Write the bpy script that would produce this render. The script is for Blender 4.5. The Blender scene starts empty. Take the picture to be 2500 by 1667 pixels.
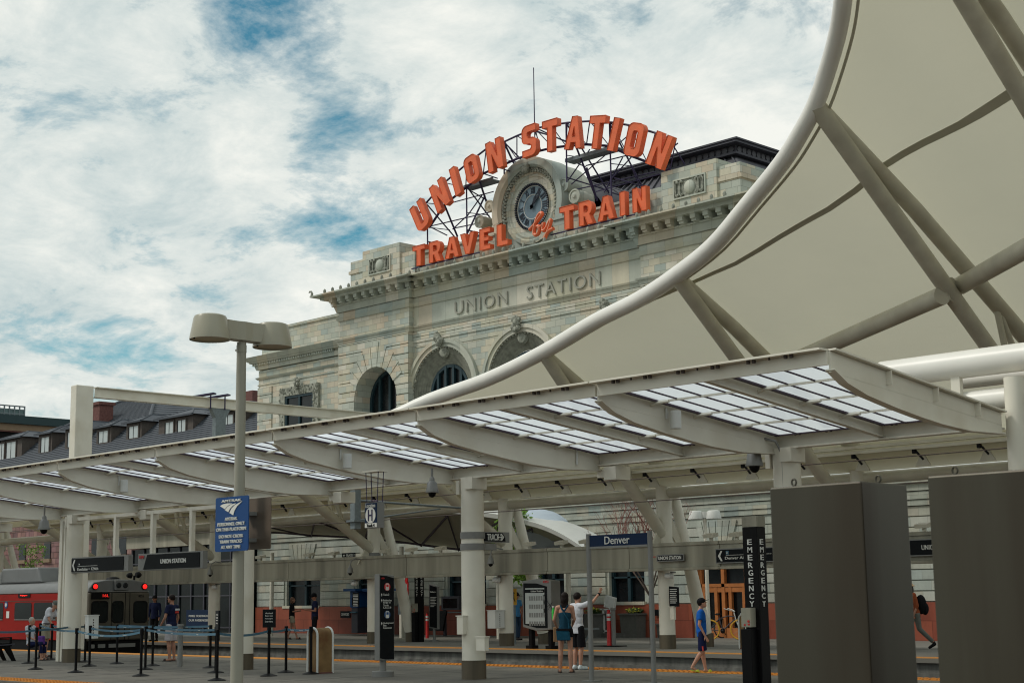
import bpy, bmesh, math, random
from mathutils import Vector, Matrix
R = math.radians
random.seed(7)
sc = bpy.context.scene
col = sc.collection
# ---------------------------------------------------------------- camera
F, YAW, PIT, ROL, CH = 3709.2, R(45.21), R(9.451), R(-0.85), 1.62
cy_, sy_, cp_, sp_ = math.cos(YAW), math.sin(YAW), math.cos(PIT), math.sin(PIT)
FWD = Vector((-sy_*cp_, cy_*cp_, sp_)); RT = Vector((cy_, sy_, 0)); UP = RT.cross(FWD)
cr_, sr_ = math.cos(ROL), math.sin(ROL)
RT2 = RT*cr_ + UP*sr_; UP2 = UP*cr_ - RT*sr_
CAM = Vector((0, 0, CH))
cd = bpy.data.cameras.new('camera'); cam = bpy.data.objects.new('camera', cd); col.objects.link(cam)
cam.matrix_world = Matrix((( RT2.x, UP2.x, -FWD.x, 0), (RT2.y, UP2.y, -FWD.y, 0), (RT2.z, UP2.z, -FWD.z, CH), (0, 0, 0, 1)))
cd.sensor_width = 36; cd.lens = F/2500*36; cd.clip_start = .1; cd.clip_end = 4000
cd.dof.use_dof = True; cd.dof.focus_distance = 42; cd.dof.aperture_fstop = 6.3
sc.camera = cam
sc.cycles.filter_width = 1.1
# ---------------------------------------------------------------- world and sun
SUN_EL, SUN_AZ = R(48), R(222)      # azimuth of the sun, clockwise from +Y
w = bpy.data.worlds.new('World'); sc.world = w; w.use_nodes = True
nt = w.node_tree; N = nt.nodes; L = nt.links
for n in list(N): N.remove(n)
out = N.new('ShaderNodeOutputWorld'); bg = N.new('ShaderNodeBackground'); bg.inputs[1].default_value = .1
sky = N.new('ShaderNodeTexSky'); sky.sky_type = 'NISHITA'; sky.sun_disc = False
sky.sun_elevation = SUN_EL; sky.sun_rotation = SUN_AZ; sky.altitude = 1600; sky.air_density = 1.1; sky.dust_density = .6; sky.ozone_density = 2.4
tc = N.new('ShaderNodeTexCoord'); sep = N.new('ShaderNodeSeparateXYZ'); L.new(tc.outputs['Generated'], sep.inputs[0])
def wm(op, a, b=None, c=None):
    m = N.new('ShaderNodeMath'); m.operation = op
    for i, v in enumerate((a, b, c)):
        if v is None: continue
        if isinstance(v, (int, float)): m.inputs[i].default_value = v
        else: L.new(v, m.inputs[i])
    return m.outputs[0]
zz = wm('ADD', wm('MAXIMUM', sep.outputs[2], 0), .26)
cmb = N.new('ShaderNodeCombineXYZ'); L.new(wm('DIVIDE', sep.outputs[0], zz), cmb.inputs[0]); L.new(wm('DIVIDE', sep.outputs[1], zz), cmb.inputs[1])
def wnoise(scale, det, rough, loc, dist=0):
    mp = N.new('ShaderNodeMapping'); mp.inputs['Location'].default_value = loc; L.new(cmb.outputs[0], mp.inputs[0])
    n = N.new('ShaderNodeTexNoise'); n.inputs['Scale'].default_value = scale; n.inputs['Detail'].default_value = det
    n.inputs['Roughness'].default_value = rough; n.inputs['Distortion'].default_value = dist; L.new(mp.outputs[0], n.inputs[0]); return n.outputs[0]
n1 = wnoise(2.0, 9, .62, (5.5, 14.1, 0), .15); n2 = wnoise(6.2, 9, .66, (9, 2, 1), .25); n3 = wnoise(.55, 2, .5, (1, 5, 2))
# a wide opening of blue to the left, as the weather had it
aw = wm('MULTIPLY_ADD', sep.outputs[0], -.75, wm('MULTIPLY', sep.outputs[1], -.62))
cov = wm('ADD', wm('MULTIPLY', n1, .62), wm('MULTIPLY', n2, .38))
def spot(px, py, deg, amt):
    d = (RT2*((px-1250)/F)-UP2*((py-833.5)/F)+FWD).normalized(); dp = N.new('ShaderNodeVectorMath'); dp.operation = 'DOT_PRODUCT'; L.new(tc.outputs['Generated'], dp.inputs[0]); dp.inputs[1].default_value = d
    mr = N.new('ShaderNodeMapRange'); mr.interpolation_type = 'SMOOTHSTEP'; L.new(dp.outputs['Value'], mr.inputs[0]); mr.inputs[1].default_value = math.cos(R(deg)); mr.inputs[2].default_value = math.cos(R(deg*.15)); mr.inputs[3].default_value = 0; mr.inputs[4].default_value = amt; return mr.outputs[0]
for sp_ in ((680, 20, 3.6, .085), (0, 330, 5, .085), (240, 720, 4, .05), (780, 440, 1.8, .05)): cov = wm('SUBTRACT', cov, spot(*sp_))
cr = N.new('ShaderNodeValToRGB'); cr.color_ramp.elements[0].position = .345; cr.color_ramp.elements[1].position = .455
cr.color_ramp.elements[0].color = (0, 0, 0, 1); cr.color_ramp.elements[1].color = (1, 1, 1, 1); L.new(cov, cr.inputs[0])
sh = N.new('ShaderNodeValToRGB'); sh.color_ramp.elements[0].position = .33; sh.color_ramp.elements[1].position = .60
sh.color_ramp.elements[0].color = (3.9, 5.2, 5.5, 1); sh.color_ramp.elements[1].color = (9.2, 9.3, 8.7, 1)
L.new(wm('ADD', wm('MULTIPLY', n2, .55), wm('MULTIPLY', n3, .45)), sh.inputs[0])
mx = N.new('ShaderNodeMixRGB'); L.new(cr.outputs[0], mx.inputs[0]); tint = N.new('ShaderNodeMixRGB'); tint.blend_type = 'MULTIPLY'; tint.inputs[0].default_value = 1; tint.inputs[2].default_value = (.50, 1.02, .86, 1); L.new(sky.outputs[0], tint.inputs[1]); L.new(tint.outputs[0], mx.inputs[1]); L.new(sh.outputs[0], mx.inputs[2])
L.new(mx.outputs[0], bg.inputs[0]); L.new(bg.outputs[0], out.inputs[0])
sd = bpy.data.lights.new('sun', 'SUN'); sd.energy = 1.7; sd.angle = R(10); sd.color = (1, .95, .87)
so = bpy.data.objects.new('sun', sd); col.objects.link(so)
so.rotation_euler = Vector((math.sin(SUN_AZ)*math.cos(SUN_EL), math.cos(SUN_AZ)*math.cos(SUN_EL), math.sin(SUN_EL))).to_track_quat('Z', 'Y').to_euler()
sc.view_settings.view_transform = 'Standard'; sc.view_settings.look = 'None'; sc.view_settings.exposure = 0; sc.view_settings.gamma = 1
# ---------------------------------------------------------------- survey: where a sight line meets a plane of the place
def ray(x, y): return RT2*((x-1250)/F) - UP2*((y-833.5)/F) + FWD
def AY(x, y, Y): d = ray(x, y); return CAM + d*(Y/d.y)
def AX(x, y, X): d = ray(x, y); return CAM + d*(X/d.x)
def G(x, y, z=0.): d = ray(x, y); return CAM + d*((z-CH)/d.z)
# ---------------------------------------------------------------- materials
def mat(name, c, rough=.6, metal=0, var=.0, vs=3., streak=0, bump=0, bs=30., emit=0, spec=.4, dirt=None):
    m = bpy.data.materials.new(name); m.use_nodes = True; t = m.node_tree; n = t.nodes; l = t.links
    b = n['Principled BSDF']; b.inputs['Base Color'].default_value = (*c, 1); b.inputs['Roughness'].default_value = rough
    b.inputs['Metallic'].default_value = metal; b.inputs['Specular IOR Level'].default_value = spec
    if emit: b.inputs['Emission Color'].default_value = (*c, 1); b.inputs['Emission Strength'].default_value = emit
    g = n.new('ShaderNodeNewGeometry')
    if var or streak:
        tn = n.new('ShaderNodeTexNoise'); tn.inputs['Scale'].default_value = vs; tn.inputs['Detail'].default_value = 6
        src = g.outputs['Position']
        if streak:
            mp = n.new('ShaderNodeMapping'); mp.inputs['Scale'].default_value = (1, 1, .06); l.new(src, mp.inputs[0]); src = mp.outputs[0]
        l.new(src, tn.inputs[0])
        r = n.new('ShaderNodeMapRange'); r.inputs[1].default_value = .3; r.inputs[2].default_value = .7
        r.inputs[3].default_value = 1-max(var, streak); r.inputs[4].default_value = 1+max(var, streak)*.5; l.new(tn.outputs[0], r.inputs[0])
        hs = n.new('ShaderNodeMixRGB'); hs.blend_type = 'MULTIPLY'; hs.inputs[0].default_value = 1; hs.inputs[1].default_value = (*c, 1)
        l.new(r.outputs[0], hs.inputs[2]); o = hs.outputs[0]
        if dirt:
            t2 = n.new('ShaderNodeTexNoise'); t2.inputs['Scale'].default_value = dirt[1]; t2.inputs['Detail'].default_value = 8; l.new(src, t2.inputs[0])
            r2 = n.new('ShaderNodeMapRange'); r2.inputs[1].default_value = .5; r2.inputs[2].default_value = .68; l.new(t2.outputs[0], r2.inputs[0])
            m2 = n.new('ShaderNodeMixRGB'); m2.inputs[2].default_value = (*dirt[0], 1); l.new(r2.outputs[0], m2.inputs[0]); l.new(o, m2.inputs[1]); o = m2.outputs[0]
        l.new(o, b.inputs['Base Color'])
    if bump:
        tb = n.new('ShaderNodeTexNoise'); tb.inputs['Scale'].default_value = bs; tb.inputs['Detail'].default_value = 5; l.new(g.outputs['Position'], tb.inputs[0])
        bp = n.new('ShaderNodeBump'); bp.inputs['Strength'].default_value = bump; bp.inputs['Distance'].default_value = .02
        l.new(tb.outputs[0], bp.inputs['Height']); l.new(bp.outputs[0], b.inputs['Normal'])
    return m
def blocks(name, bw, bh, cols, mortar=.5, mw=.012, z0=0., bump=.4, grime=.35, rough=.85, even=False):
    """masonry: per-block tints over a running bond laid in world metres"""
    m = bpy.data.materials.new(name); m.use_nodes = True; t = m.node_tree; n = t.nodes; l = t.links
    b = n['Principled BSDF']; b.inputs['Roughness'].default_value = rough; b.inputs['Specular IOR Level'].default_value = .3
    g = n.new('ShaderNodeNewGeometry'); s = n.new('ShaderNodeSeparateXYZ'); l.new(g.outputs['Position'], s.inputs[0])
    def mm(op, a, c=None, d=None):
        k = n.new('ShaderNodeMath'); k.operation = op
        for i, v in enumerate((a, c, d)):
            if v is None: continue
            if isinstance(v, (int, float)): k.inputs[i].default_value = v
            else: l.new(v, k.inputs[i])
        return k.outputs[0]
    u = mm('ADD', s.outputs[0], s.outputs[1]); v = mm('DIVIDE', mm('SUBTRACT', s.outputs[2], z0), bh)
    row = mm('FLOOR', v); u2 = mm('ADD', mm('DIVIDE', u, bw), mm('MULTIPLY', mm('MODULO', row, 2), .5))
    cl = mm('FLOOR', u2); fu = mm('FRACT', u2); fv = mm('FRACT', v)
    cb = n.new('ShaderNodeCombineXYZ'); l.new(cl, cb.inputs[0]); l.new(row, cb.inputs[1])
    wn = n.new('ShaderNodeTexWhiteNoise'); wn.noise_dimensions = '2D'; l.new(cb.outputs[0], wn.inputs['Vector'])
    ra = n.new('ShaderNodeValToRGB'); ra.color_ramp.interpolation = 'CONSTANT' if not even else 'LINEAR'
    el = ra.color_ramp.elements; k = len(cols)
    while len(el) < k: el.new(.5)
    for i, c in enumerate(cols): el[i].position = i/k; el[i].color = (*c, 1)
    l.new(wn.outputs['Value'], ra.inputs[0])
    tn = n.new('ShaderNodeTexNoise'); tn.inputs['Scale'].default_value = .9; tn.inputs['Detail'].default_value = 9; tn.inputs['Roughness'].default_value = .7
    mp = n.new('ShaderNodeMapping'); mp.inputs['Scale'].default_value = (1, 1, .35); l.new(g.outputs['Position'], mp.inputs[0]); l.new(mp.outputs[0], tn.inputs[0])
    r = n.new('ShaderNodeMapRange'); r.inputs[1].default_value = .35; r.inputs[2].default_value = .65; r.inputs[3].default_value = 1-grime; r.inputs[4].default_value = 1.1; l.new(tn.outputs[0], r.inputs[0])
    m1 = n.new('ShaderNodeMixRGB'); m1.blend_type = 'MULTIPLY'; m1.inputs[0].default_value = 1; l.new(ra.outputs[0], m1.inputs[1]); l.new(r.outputs[0], m1.inputs[2])
    eu = mm('LESS_THAN', mm('MINIMUM', fu, mm('SUBTRACT', 1, fu)), mw/bw); ev = mm('LESS_THAN', mm('MINIMUM', fv, mm('SUBTRACT', 1, fv)), mw/bh)
    e = mm('MAXIMUM', eu, ev)
    m2 = n.new('ShaderNodeMixRGB'); m2.blend_type = 'MULTIPLY'; l.new(e, m2.inputs[0]); l.new(m1.outputs[0], m2.inputs[1]); m2.inputs[2].default_value = (mortar, mortar, mortar, 1)
    l.new(m2.outputs[0], b.inputs['Base Color'])
    t3 = n.new('ShaderNodeTexNoise'); t3.inputs['Scale'].default_value = 9; t3.inputs['Detail'].default_value = 8; l.new(g.outputs['Position'], t3.inputs[0])
    bp = n.new('ShaderNodeBump'); bp.inputs['Strength'].default_value = bump; bp.inputs['Distance'].default_value = .03
    l.new(mm('SUBTRACT', mm('MULTIPLY', t3.outputs[0], .6), e), bp.inputs['Height']); l.new(bp.outputs[0], b.inputs['Normal'])
    return m
def glassy(name, c, tr, rough=.3):
    m = bpy.data.materials.new(name); m.use_nodes = True; t = m.node_tree; n = t.nodes; l = t.links
    for k in list(n):
        if k.type != 'OUTPUT_MATERIAL': n.remove(k)
    o = [k for k in n if k.type == 'OUTPUT_MATERIAL'][0]
    a = n.new('ShaderNodeBsdfTransparent'); a.inputs[0].default_value = (.88, .93, 1., 1)
    tl = n.new('ShaderNodeBsdfTranslucent'); tl.inputs[0].default_value = (*c, 1)
    df = n.new('ShaderNodeBsdfDiffuse'); df.inputs[0].default_value = (*c, 1)
    x1 = n.new('ShaderNodeMixShader'); x1.inputs[0].default_value = .12; l.new(tl.outputs[0], x1.inputs[1]); l.new(df.outputs[0], x1.inputs[2])
    x2 = n.new('ShaderNodeMixShader'); x2.inputs[0].default_value = tr; l.new(x1.outputs[0], x2.inputs[1]); l.new(a.outputs[0], x2.inputs[2])
    l.new(x2.outputs[0], o.inputs[0]); return m
M = {}
SC = [tuple(v*1.2 for v in c) for c in ((.40, .39, .31), (.33, .35, .30), (.45, .42, .33), (.36, .38, .33), (.42, .38, .30), (.30, .34, .31), (.47, .45, .38), (.39, .40, .34), (.42, .365, .28), (.34, .36, .31), (.41, .41, .35), (.37, .36, .28))]
M['stone'] = blocks('facade_stone', .56, .27, SC, z0=.07, grime=.12, mortar=.66, mw=.009)
M['stone_plain'] = blocks('trim_stone', .9, 5., SC, mw=.008, mortar=.7, grime=.13)
M['stone_low'] = blocks('ground_floor_stone', .62, .335, [(a*.86, b*.90, c*.93) for a, b, c in SC[:8]], z0=1.22, mortar=.72, mw=.006, bump=.25, grime=.3, even=True)
M['rubble'] = blocks('pink_rubble_stone', .55, .36, [(.25, .13, .12), (.30, .17, .15), (.22, .13, .12), (.33, .20, .18), (.27, .15, .15), (.20, .12, .12)], mortar=.45, mw=.02, bump=.9)
M['carved'] = mat('carved_stone', (.30, .31, .26), .9, var=.45, vs=9, bump=.8, bs=14)
M['granite'] = blocks('red_granite', 1.3, .62, [(.27, .068, .036), (.23, .058, .034), (.30, .08, .045)], mortar=.55, mw=.01, bump=.1, rough=.5, grime=.3)
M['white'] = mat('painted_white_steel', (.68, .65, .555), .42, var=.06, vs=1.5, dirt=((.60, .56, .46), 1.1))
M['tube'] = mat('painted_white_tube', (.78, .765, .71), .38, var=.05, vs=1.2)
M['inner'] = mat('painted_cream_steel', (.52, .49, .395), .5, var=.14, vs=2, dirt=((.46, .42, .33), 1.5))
M['seam'] = mat('fabric_seam', (.52, .50, .39), .8)
M['roofglass'] = glassy('frosted_roof_glass', (.82, .88, .96), .30)
M['mullion'] = mat('dark_mullion', (.05, .03, .05), .6)
M['bolt'] = mat('dark_bolt', (.05, .035, .03), .6)
M['concrete'] = mat('streaked_concrete', (.30, .285, .225), .9, streak=.4, vs=2.2, bump=.15)
M['paving'] = mat('platform_concrete', (.125, .117, .098), .85, var=.22, vs=.9, bump=.1, bs=50, dirt=((.088, .083, .072), 1.3))
M['plaza'] = mat('plaza_concrete', (.155, .148, .128), .85, var=.15, vs=.6, bump=.1)
M['edge'] = mat('platform_edge_concrete', (.13, .13, .118), .9, streak=.55, vs=3.5)
M['yellow'] = mat('yellow_tactile', (.50, .20, .025), .7, var=.2, vs=4)
M['ballast'] = mat('dark_ballast', (.035, .033, .03), .95, var=.4, vs=6, bump=.6, bs=25)
M['rail'] = mat('rail_steel', (.16, .12, .09), .5, .6)
M['orange'] = mat('orange_sign_enamel', (.74, .135, .042), .45, var=.16, vs=2.5, dirt=((.68, .14, .05), 2.2))
M['neon'] = mat('neon_tube', (.86, .42, .28), .3)
M['navy'] = mat('dark_sign_steel', (.022, .014, .06), .55)
M['splay'] = mat('shade_toned_coffer', (.20, .205, .165), .9, var=.35, vs=5, bump=.6, bs=9)  # greenish carved stone, its colour darkened to carry the shade inside the arches
M['carve'] = mat('frieze_letter_stone', (.34, .34, .29), .9, var=.2, vs=5)
M['dial'] = mat('clock_dial', (.15, .22, .27), .35, var=.12, vs=2)
M['numeral'] = mat('clock_iron', (.015, .02, .035), .5)
M['metalroof'] = mat('grey_metal_roof', (.10, .10, .115), .65, streak=.2, vs=1.5)
M['darkmetal'] = mat('dark_roof_trim', (.055, .055, .07), .6, var=.15)
M['greenframe'] = mat('dark_green_frame', (.012, .035, .045), .5)
M['glass'] = mat('window_glass', (.012, .015, .017), .15, spec=.25, var=.5, vs=1.1)
M['darkglass'] = mat('dark_curtain_glass', (.006, .010, .010), .2, spec=.2, var=.6, vs=.7)
M['tile'] = mat('slate_roof_tile', (.06, .07, .085), .7)
M['dormer'] = mat('brown_dormer_cladding', (.085, .07, .06), .7, var=.2, vs=6)
M['palepane'] = mat('pale_window_pane', (.45, .50, .50), .3)  # one flat pale colour over each dormer pane
M['brick'] = mat('chimney_brick', (.16, .07, .06), .9, var=.3, vs=8)
M['black'] = mat('black_plastic', (.0035, .0035, .004), .5, spec=.12)
M['blacksign'] = mat('black_sign_face', (.003, .0045, .006), .5, spec=.12)
M['alu'] = mat('grey_aluminium', (.20, .20, .19), .5, .2, var=.1)
M['pole'] = mat('beige_pole_paint', (.27, .26, .21), .45, var=.05)
M['lampshell'] = mat('beige_lamp_enamel', (.33, .31, .235), .3, spec=.5, var=.05)
M['lens'] = mat('lamp_lens', (.45, .36, .22), .3)
M['steel'] = mat('stained_stainless', (.062, .057, .041), .40, .45, streak=.22, vs=1.6, dirt=((.040, .032, .021), 1.9))
M['amblue'] = mat('amtrak_blue', (.004, .045, .16), .4, spec=.2)
M['navyblue'] = mat('sign_navy_blue', (.003, .016, .05), .4, spec=.15)
M['letter'] = mat('sign_lettering', (.62, .62, .58), .6)
M['brown'] = mat('sign_back_brown', (.12, .09, .065), .6, var=.2)
M['red'] = mat('red_plastic', (.55, .02, .02), .4)
M['trainred'] = mat('train_red_paint', (.27, .012, .008), .6, var=.15, vs=1, spec=.12)
M['traingrey'] = mat('train_steel', (.16, .165, .165), .4, .4, var=.1)
M['trainface'] = mat('train_end_steel', (.085, .075, .055), .5, .2, var=.25, vs=2)
M['taillight'] = mat('tail_light', (1, .02, .015), .4, emit=1.1)
M['led'] = mat('led_text', (.9, .03, .02), .4, emit=.8)
M['mapface'] = mat('map_panel', (.42, .44, .42), .4)
M['base'] = mat('bronze_column_base', (.11, .09, .06), .5, .3, streak=.4, vs=4)
M['wood'] = mat('varnished_oak_door', (.42, .15, .045), .4, var=.2, vs=4)
M['rustsheet'] = mat('rusty_perforated_sheet', (.25, .15, .06), .8, var=.4, vs=3, dirt=((.13, .055, .018), 1.8))
M['planter'] = mat('grey_planter', (.10, .10, .09), .9, var=.15, vs=7)
M['leafy'] = mat('spring_leaf', (.16, .30, .03), .6, var=.4, vs=7)
M['leafd'] = mat('dark_leaf', (.05, .10, .025), .6, var=.4, vs=9)
M['bloom'] = mat('red_bloom', (.5, .04, .03), .6)
M['yflower'] = mat('yellow_bloom', (.45, .42, .05), .6)
M['twig'] = mat('reddish_twig', (.22, .09, .07), .8)
M['bark'] = mat('bark', (.10, .075, .06), .9, var=.3, vs=10)
M['beltblue'] = mat('queue_belt_blue', (.05, .13, .19), .6)
M['bluebox'] = mat('ticket_machine_blue', (.006, .06, .19), .4)
M['galv'] = mat('galvanised_steel', (.17, .20, .21), .5, .4, var=.2, vs=12)
M['tan'] = mat('tan_wall', (.24, .17, .11), .85, var=.1)
M['dkgreen'] = mat('dark_green_wall', (.015, .04, .045), .6)
M['mech'] = mat('rooftop_plant_steel', (.12, .18, .18), .6, var=.4, vs=2)
M['lid'] = mat('white_composite', (.62, .63, .60), .5, var=.06)
SK = [(.42, .22, .15), (.36, .18, .12), (.30, .14, .09)]
for i, c in enumerate(SK): M['skin%d' % i] = mat('skin_tone_%d' % i, c, .55, spec=.3)
def cloth(k, c, v=.12): M[k] = mat('cloth_'+k, c, .9, var=v, vs=14, bump=.25, bs=26, spec=.1)
cloth('teal', (.01, .045, .075)); cloth('tealbag', (.012, .07, .115)); cloth('whitecloth', (.55, .56, .60)); cloth('blackcloth', (.01, .01, .012)); cloth('blue', (.01, .09, .36))
cloth('navycloth', (.012, .016, .045)); cloth('khaki', (.30, .27, .20)); cloth('paleshorts', (.42, .40, .42)); cloth('ltblue', (.07, .25, .50)); cloth('jeans', (.03, .06, .11)); cloth('rustcloth', (.26, .07, .03)); cloth('greytrouser', (.13, .135, .12)); cloth('straw', (.48, .32, .18)); cloth('darkblue', (.01, .014, .05))
M['hairdk'] = mat('dark_brown_hair', (.011, .006, .005), .6, spec=.15, var=.4, vs=30, bump=.5, bs=60); M['hairgr'] = mat('grey_hair', (.35, .34, .31), .7, var=.2, vs=30, bump=.4, bs=60)
M['hairlt'] = mat('light_brown_hair', (.14, .07, .04), .6, var=.3, vs=30); M['lime'] = mat('lime_rubber', (.45, .48, .02), .5); M['greenb'] = mat('green_bottle', (.03, .45, .05), .3); M['purple'] = mat('purple_fabric', (.10, .03, .22), .8)
M['paper'] = mat('brown_paper', (.30, .18, .09), .9); M['shoe'] = mat('white_trainer', (.5, .56, .58), .6); M['strap'] = mat('brown_sandal', (.03, .02, .018), .7)
M['tyre'] = mat('bicycle_rubber', (.02, .02, .02), .8); M['ytyre'] = mat('yellow_tyre', (.55, .30, .02), .6)
def fabricmat():
    m = bpy.data.materials.new('tensile_fabric'); m.use_nodes = True; t = m.node_tree; n = t.nodes; l = t.links
    b = n['Principled BSDF']; b.inputs['Base Color'].default_value = (.52, .50, .40, 1); b.inputs['Roughness'].default_value = .8; b.inputs['Specular IOR Level'].default_value = .2
    tn = n.new('ShaderNodeTexNoise'); tn.inputs['Scale'].default_value = .8; tn.inputs['Detail'].default_value = 9; g = n.new('ShaderNodeNewGeometry'); l.new(g.outputs['Position'], tn.inputs[0])
    r = n.new('ShaderNodeValToRGB'); r.color_ramp.elements[0].color = (.62, .60, .49, 1); r.color_ramp.elements[1].color = (.68, .655, .54, 1); r.color_ramp.elements[0].position = .3; r.color_ramp.elements[1].position = .7
    l.new(tn.outputs[0], r.inputs[0]); l.new(r.outputs[0], b.inputs['Base Color'])
    tw = n.new('ShaderNodeTexNoise'); tw.inputs['Scale'].default_value = 1.1; tw.inputs['Detail'].default_value = 4; mpp = n.new('ShaderNodeMapping'); mpp.inputs['Scale'].default_value = (.35, 1, 1); l.new(g.outputs['Position'], mpp.inputs[0]); l.new(mpp.outputs[0], tw.inputs[0]); bu = n.new('ShaderNodeBump'); bu.inputs['Strength'].default_value = .35; bu.inputs['Distance'].default_value = .12; l.new(tw.outputs[0], bu.inputs['Height']); l.new(bu.outputs[0], b.inputs['Normal'])
    tl = n.new('ShaderNodeBsdfTranslucent'); tl.inputs[0].default_value = (.66, .63, .50, 1)
    x = n.new('ShaderNodeMixShader'); x.inputs[0].default_value = .48; l.new(b.outputs[0], x.inputs[1]); l.new(tl.outputs[0], x.inputs[2])
    o = [k for k in n if k.type == 'OUTPUT_MATERIAL'][0]; l.new(x.outputs[0], o.inputs[0]); return m
M['fabric'] = fabricmat()
# ---------------------------------------------------------------- mesh helpers
V = Vector
class MB:
    def __init__(s): s.v = []; s.f = []
    def add(s, vs, fs):
        o = len(s.v); s.v += [V(p) for p in vs]; s.f += [tuple(i+o for i in f) for f in fs]; return s
    def box(s, x0, x1, y0, y1, z0, z1):
        return s.add([(x0, y0, z0), (x1, y0, z0), (x1, y1, z0), (x0, y1, z0), (x0, y0, z1), (x1, y0, z1), (x1, y1, z1), (x0, y1, z1)],
                     [(0, 3, 2, 1), (4, 5, 6, 7), (0, 1, 5, 4), (1, 2, 6, 5), (2, 3, 7, 6), (3, 0, 4, 7)])
    def cbox(s, c, d, rz=0, rx=0):
        m = Matrix.Rotation(rz, 3, 'Z') @ Matrix.Rotation(rx, 3, 'X'); a, b, e = d[0]/2, d[1]/2, d[2]/2
        vs = [V(c)+m@V((x*a, y*b, z*e)) for z in (-1, 1) for x, y in ((-1, -1), (1, -1), (1, 1), (-1, 1))]
        return s.add(vs, [(0, 3, 2, 1), (4, 5, 6, 7), (0, 1, 5, 4), (1, 2, 6, 5), (2, 3, 7, 6), (3, 0, 4, 7)])
    def bar(s, a, b, wd, h, up=(0, 0, 1)):
        a = V(a); b = V(b); d = (b-a).normalized(); u = V(up); sd_ = d.cross(u)
        if sd_.length < 1e-4: sd_ = V((1, 0, 0))
        sd_.normalize(); u = sd_.cross(d); vs = []
        for p in (a, b): vs += [p+sd_*(i*wd/2)+u*(j*h/2) for i, j in ((-1, -1), (1, -1), (1, 1), (-1, 1))]
        return s.add(vs, [(0, 1, 2, 3), (7, 6, 5, 4), (0, 4, 5, 1), (1, 5, 6, 2), (2, 6, 7, 3), (3, 7, 4, 0)])
    def tube(s, pts, r, n=12, cap=True):
        pts = [V(p) for p in pts]; rs = r if isinstance(r, (list, tuple)) else [r]*len(pts); vs = []; fs = []; pu = None
        for i, p in enumerate(pts):
            d = (pts[min(i+1, len(pts)-1)]-pts[max(i-1, 0)]).normalized()
            if pu is None: pu = V((0, 0, 1)) if abs(d.z) < .95 else V((1, 0, 0))
            u = (pu-d*pu.dot(d)).normalized(); pu = u; t = d.cross(u)
            vs += [p+(u*math.cos(6.28318*k/n)+t*math.sin(6.28318*k/n))*rs[i] for k in range(n)]
        for i in range(len(pts)-1):
            for k in range(n): a = i*n+k; b = i*n+(k+1) % n; fs.append((a, b, b+n, a+n))
        if cap: fs.append(tuple(range(n-1, -1, -1))); fs.append(tuple((len(pts)-1)*n+k for k in range(n)))
        return s.add(vs, fs)
    def lathe(s, c, prof, n=16, ax='z', cap=True):
        vs = []; fs = []
        for r, h in prof:
            for k in range(n):
                a = 6.28318*k/n; p = (r*math.cos(a), r*math.sin(a), h)
                if ax == 'y': p = (p[0], p[2], p[1])
                if ax == 'x': p = (p[2], p[0], p[1])
                vs.append(V(c)+V(p))
        for i in range(len(prof)-1):
            for k in range(n): a = i*n+k; b = i*n+(k+1) % n; fs.append((a, b, b+n, a+n))
        if cap: fs.append(tuple(range(n-1, -1, -1))); fs.append(tuple((len(prof)-1)*n+k for k in range(n)))
        return s.add(vs, fs)
    def ball(s, c, r, n=10, m=7):
        r = r if isinstance(r, (tuple, list)) else (r, r, r); vs = [V(c)+V((0, 0, r[2]))]; fs = []
        for i in range(1, m):
            t = math.pi*i/m
            for k in range(n): a = 6.28318*k/n; vs.append(V(c)+V((r[0]*math.sin(t)*math.cos(a), r[1]*math.sin(t)*math.sin(a), r[2]*math.cos(t))))
        vs.append(V(c)-V((0, 0, r[2]))); e = len(vs)-1
        for k in range(n):
            fs.append((0, 1+k, 1+(k+1) % n)); fs.append((e, e-n+(k+1) % n, e-n+k))
        for i in range(m-2):
            for k in range(n): a = 1+i*n+k; b = 1+i*n+(k+1) % n; fs.append((a, a+n, b+n, b))
        return s.add(vs, fs)
    def prism(s, poly, ax, d0, d1):
        """poly in the plane across axis ax; ax 'y': (x,z), ax 'x': (y,z), ax 'z': (x,y)"""
        def P(a, b, d): return {'y': (a, d, b), 'x': (d, a, b), 'z': (a, b, d)}[ax]
        n = len(poly); vs = [P(a, b, d0) for a, b in poly]+[P(a, b, d1) for a, b in poly]
        fs = [tuple(range(n)), tuple(range(2*n-1, n-1, -1))]+[(i, (i+1) % n, (i+1) % n+n, i+n)[::-1] for i in range(n)]
        return s.add(vs, fs)
    def quad(s, a, b, c, d): return s.add([a, b, c, d], [(0, 1, 2, 3)])
    def xf(s, m): s.v = [m@p for p in s.v]; return s
def wloc(p):
    l = V((0, 0, 0))
    while p: l += V(p.location); p = p.parent
    return l
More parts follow.
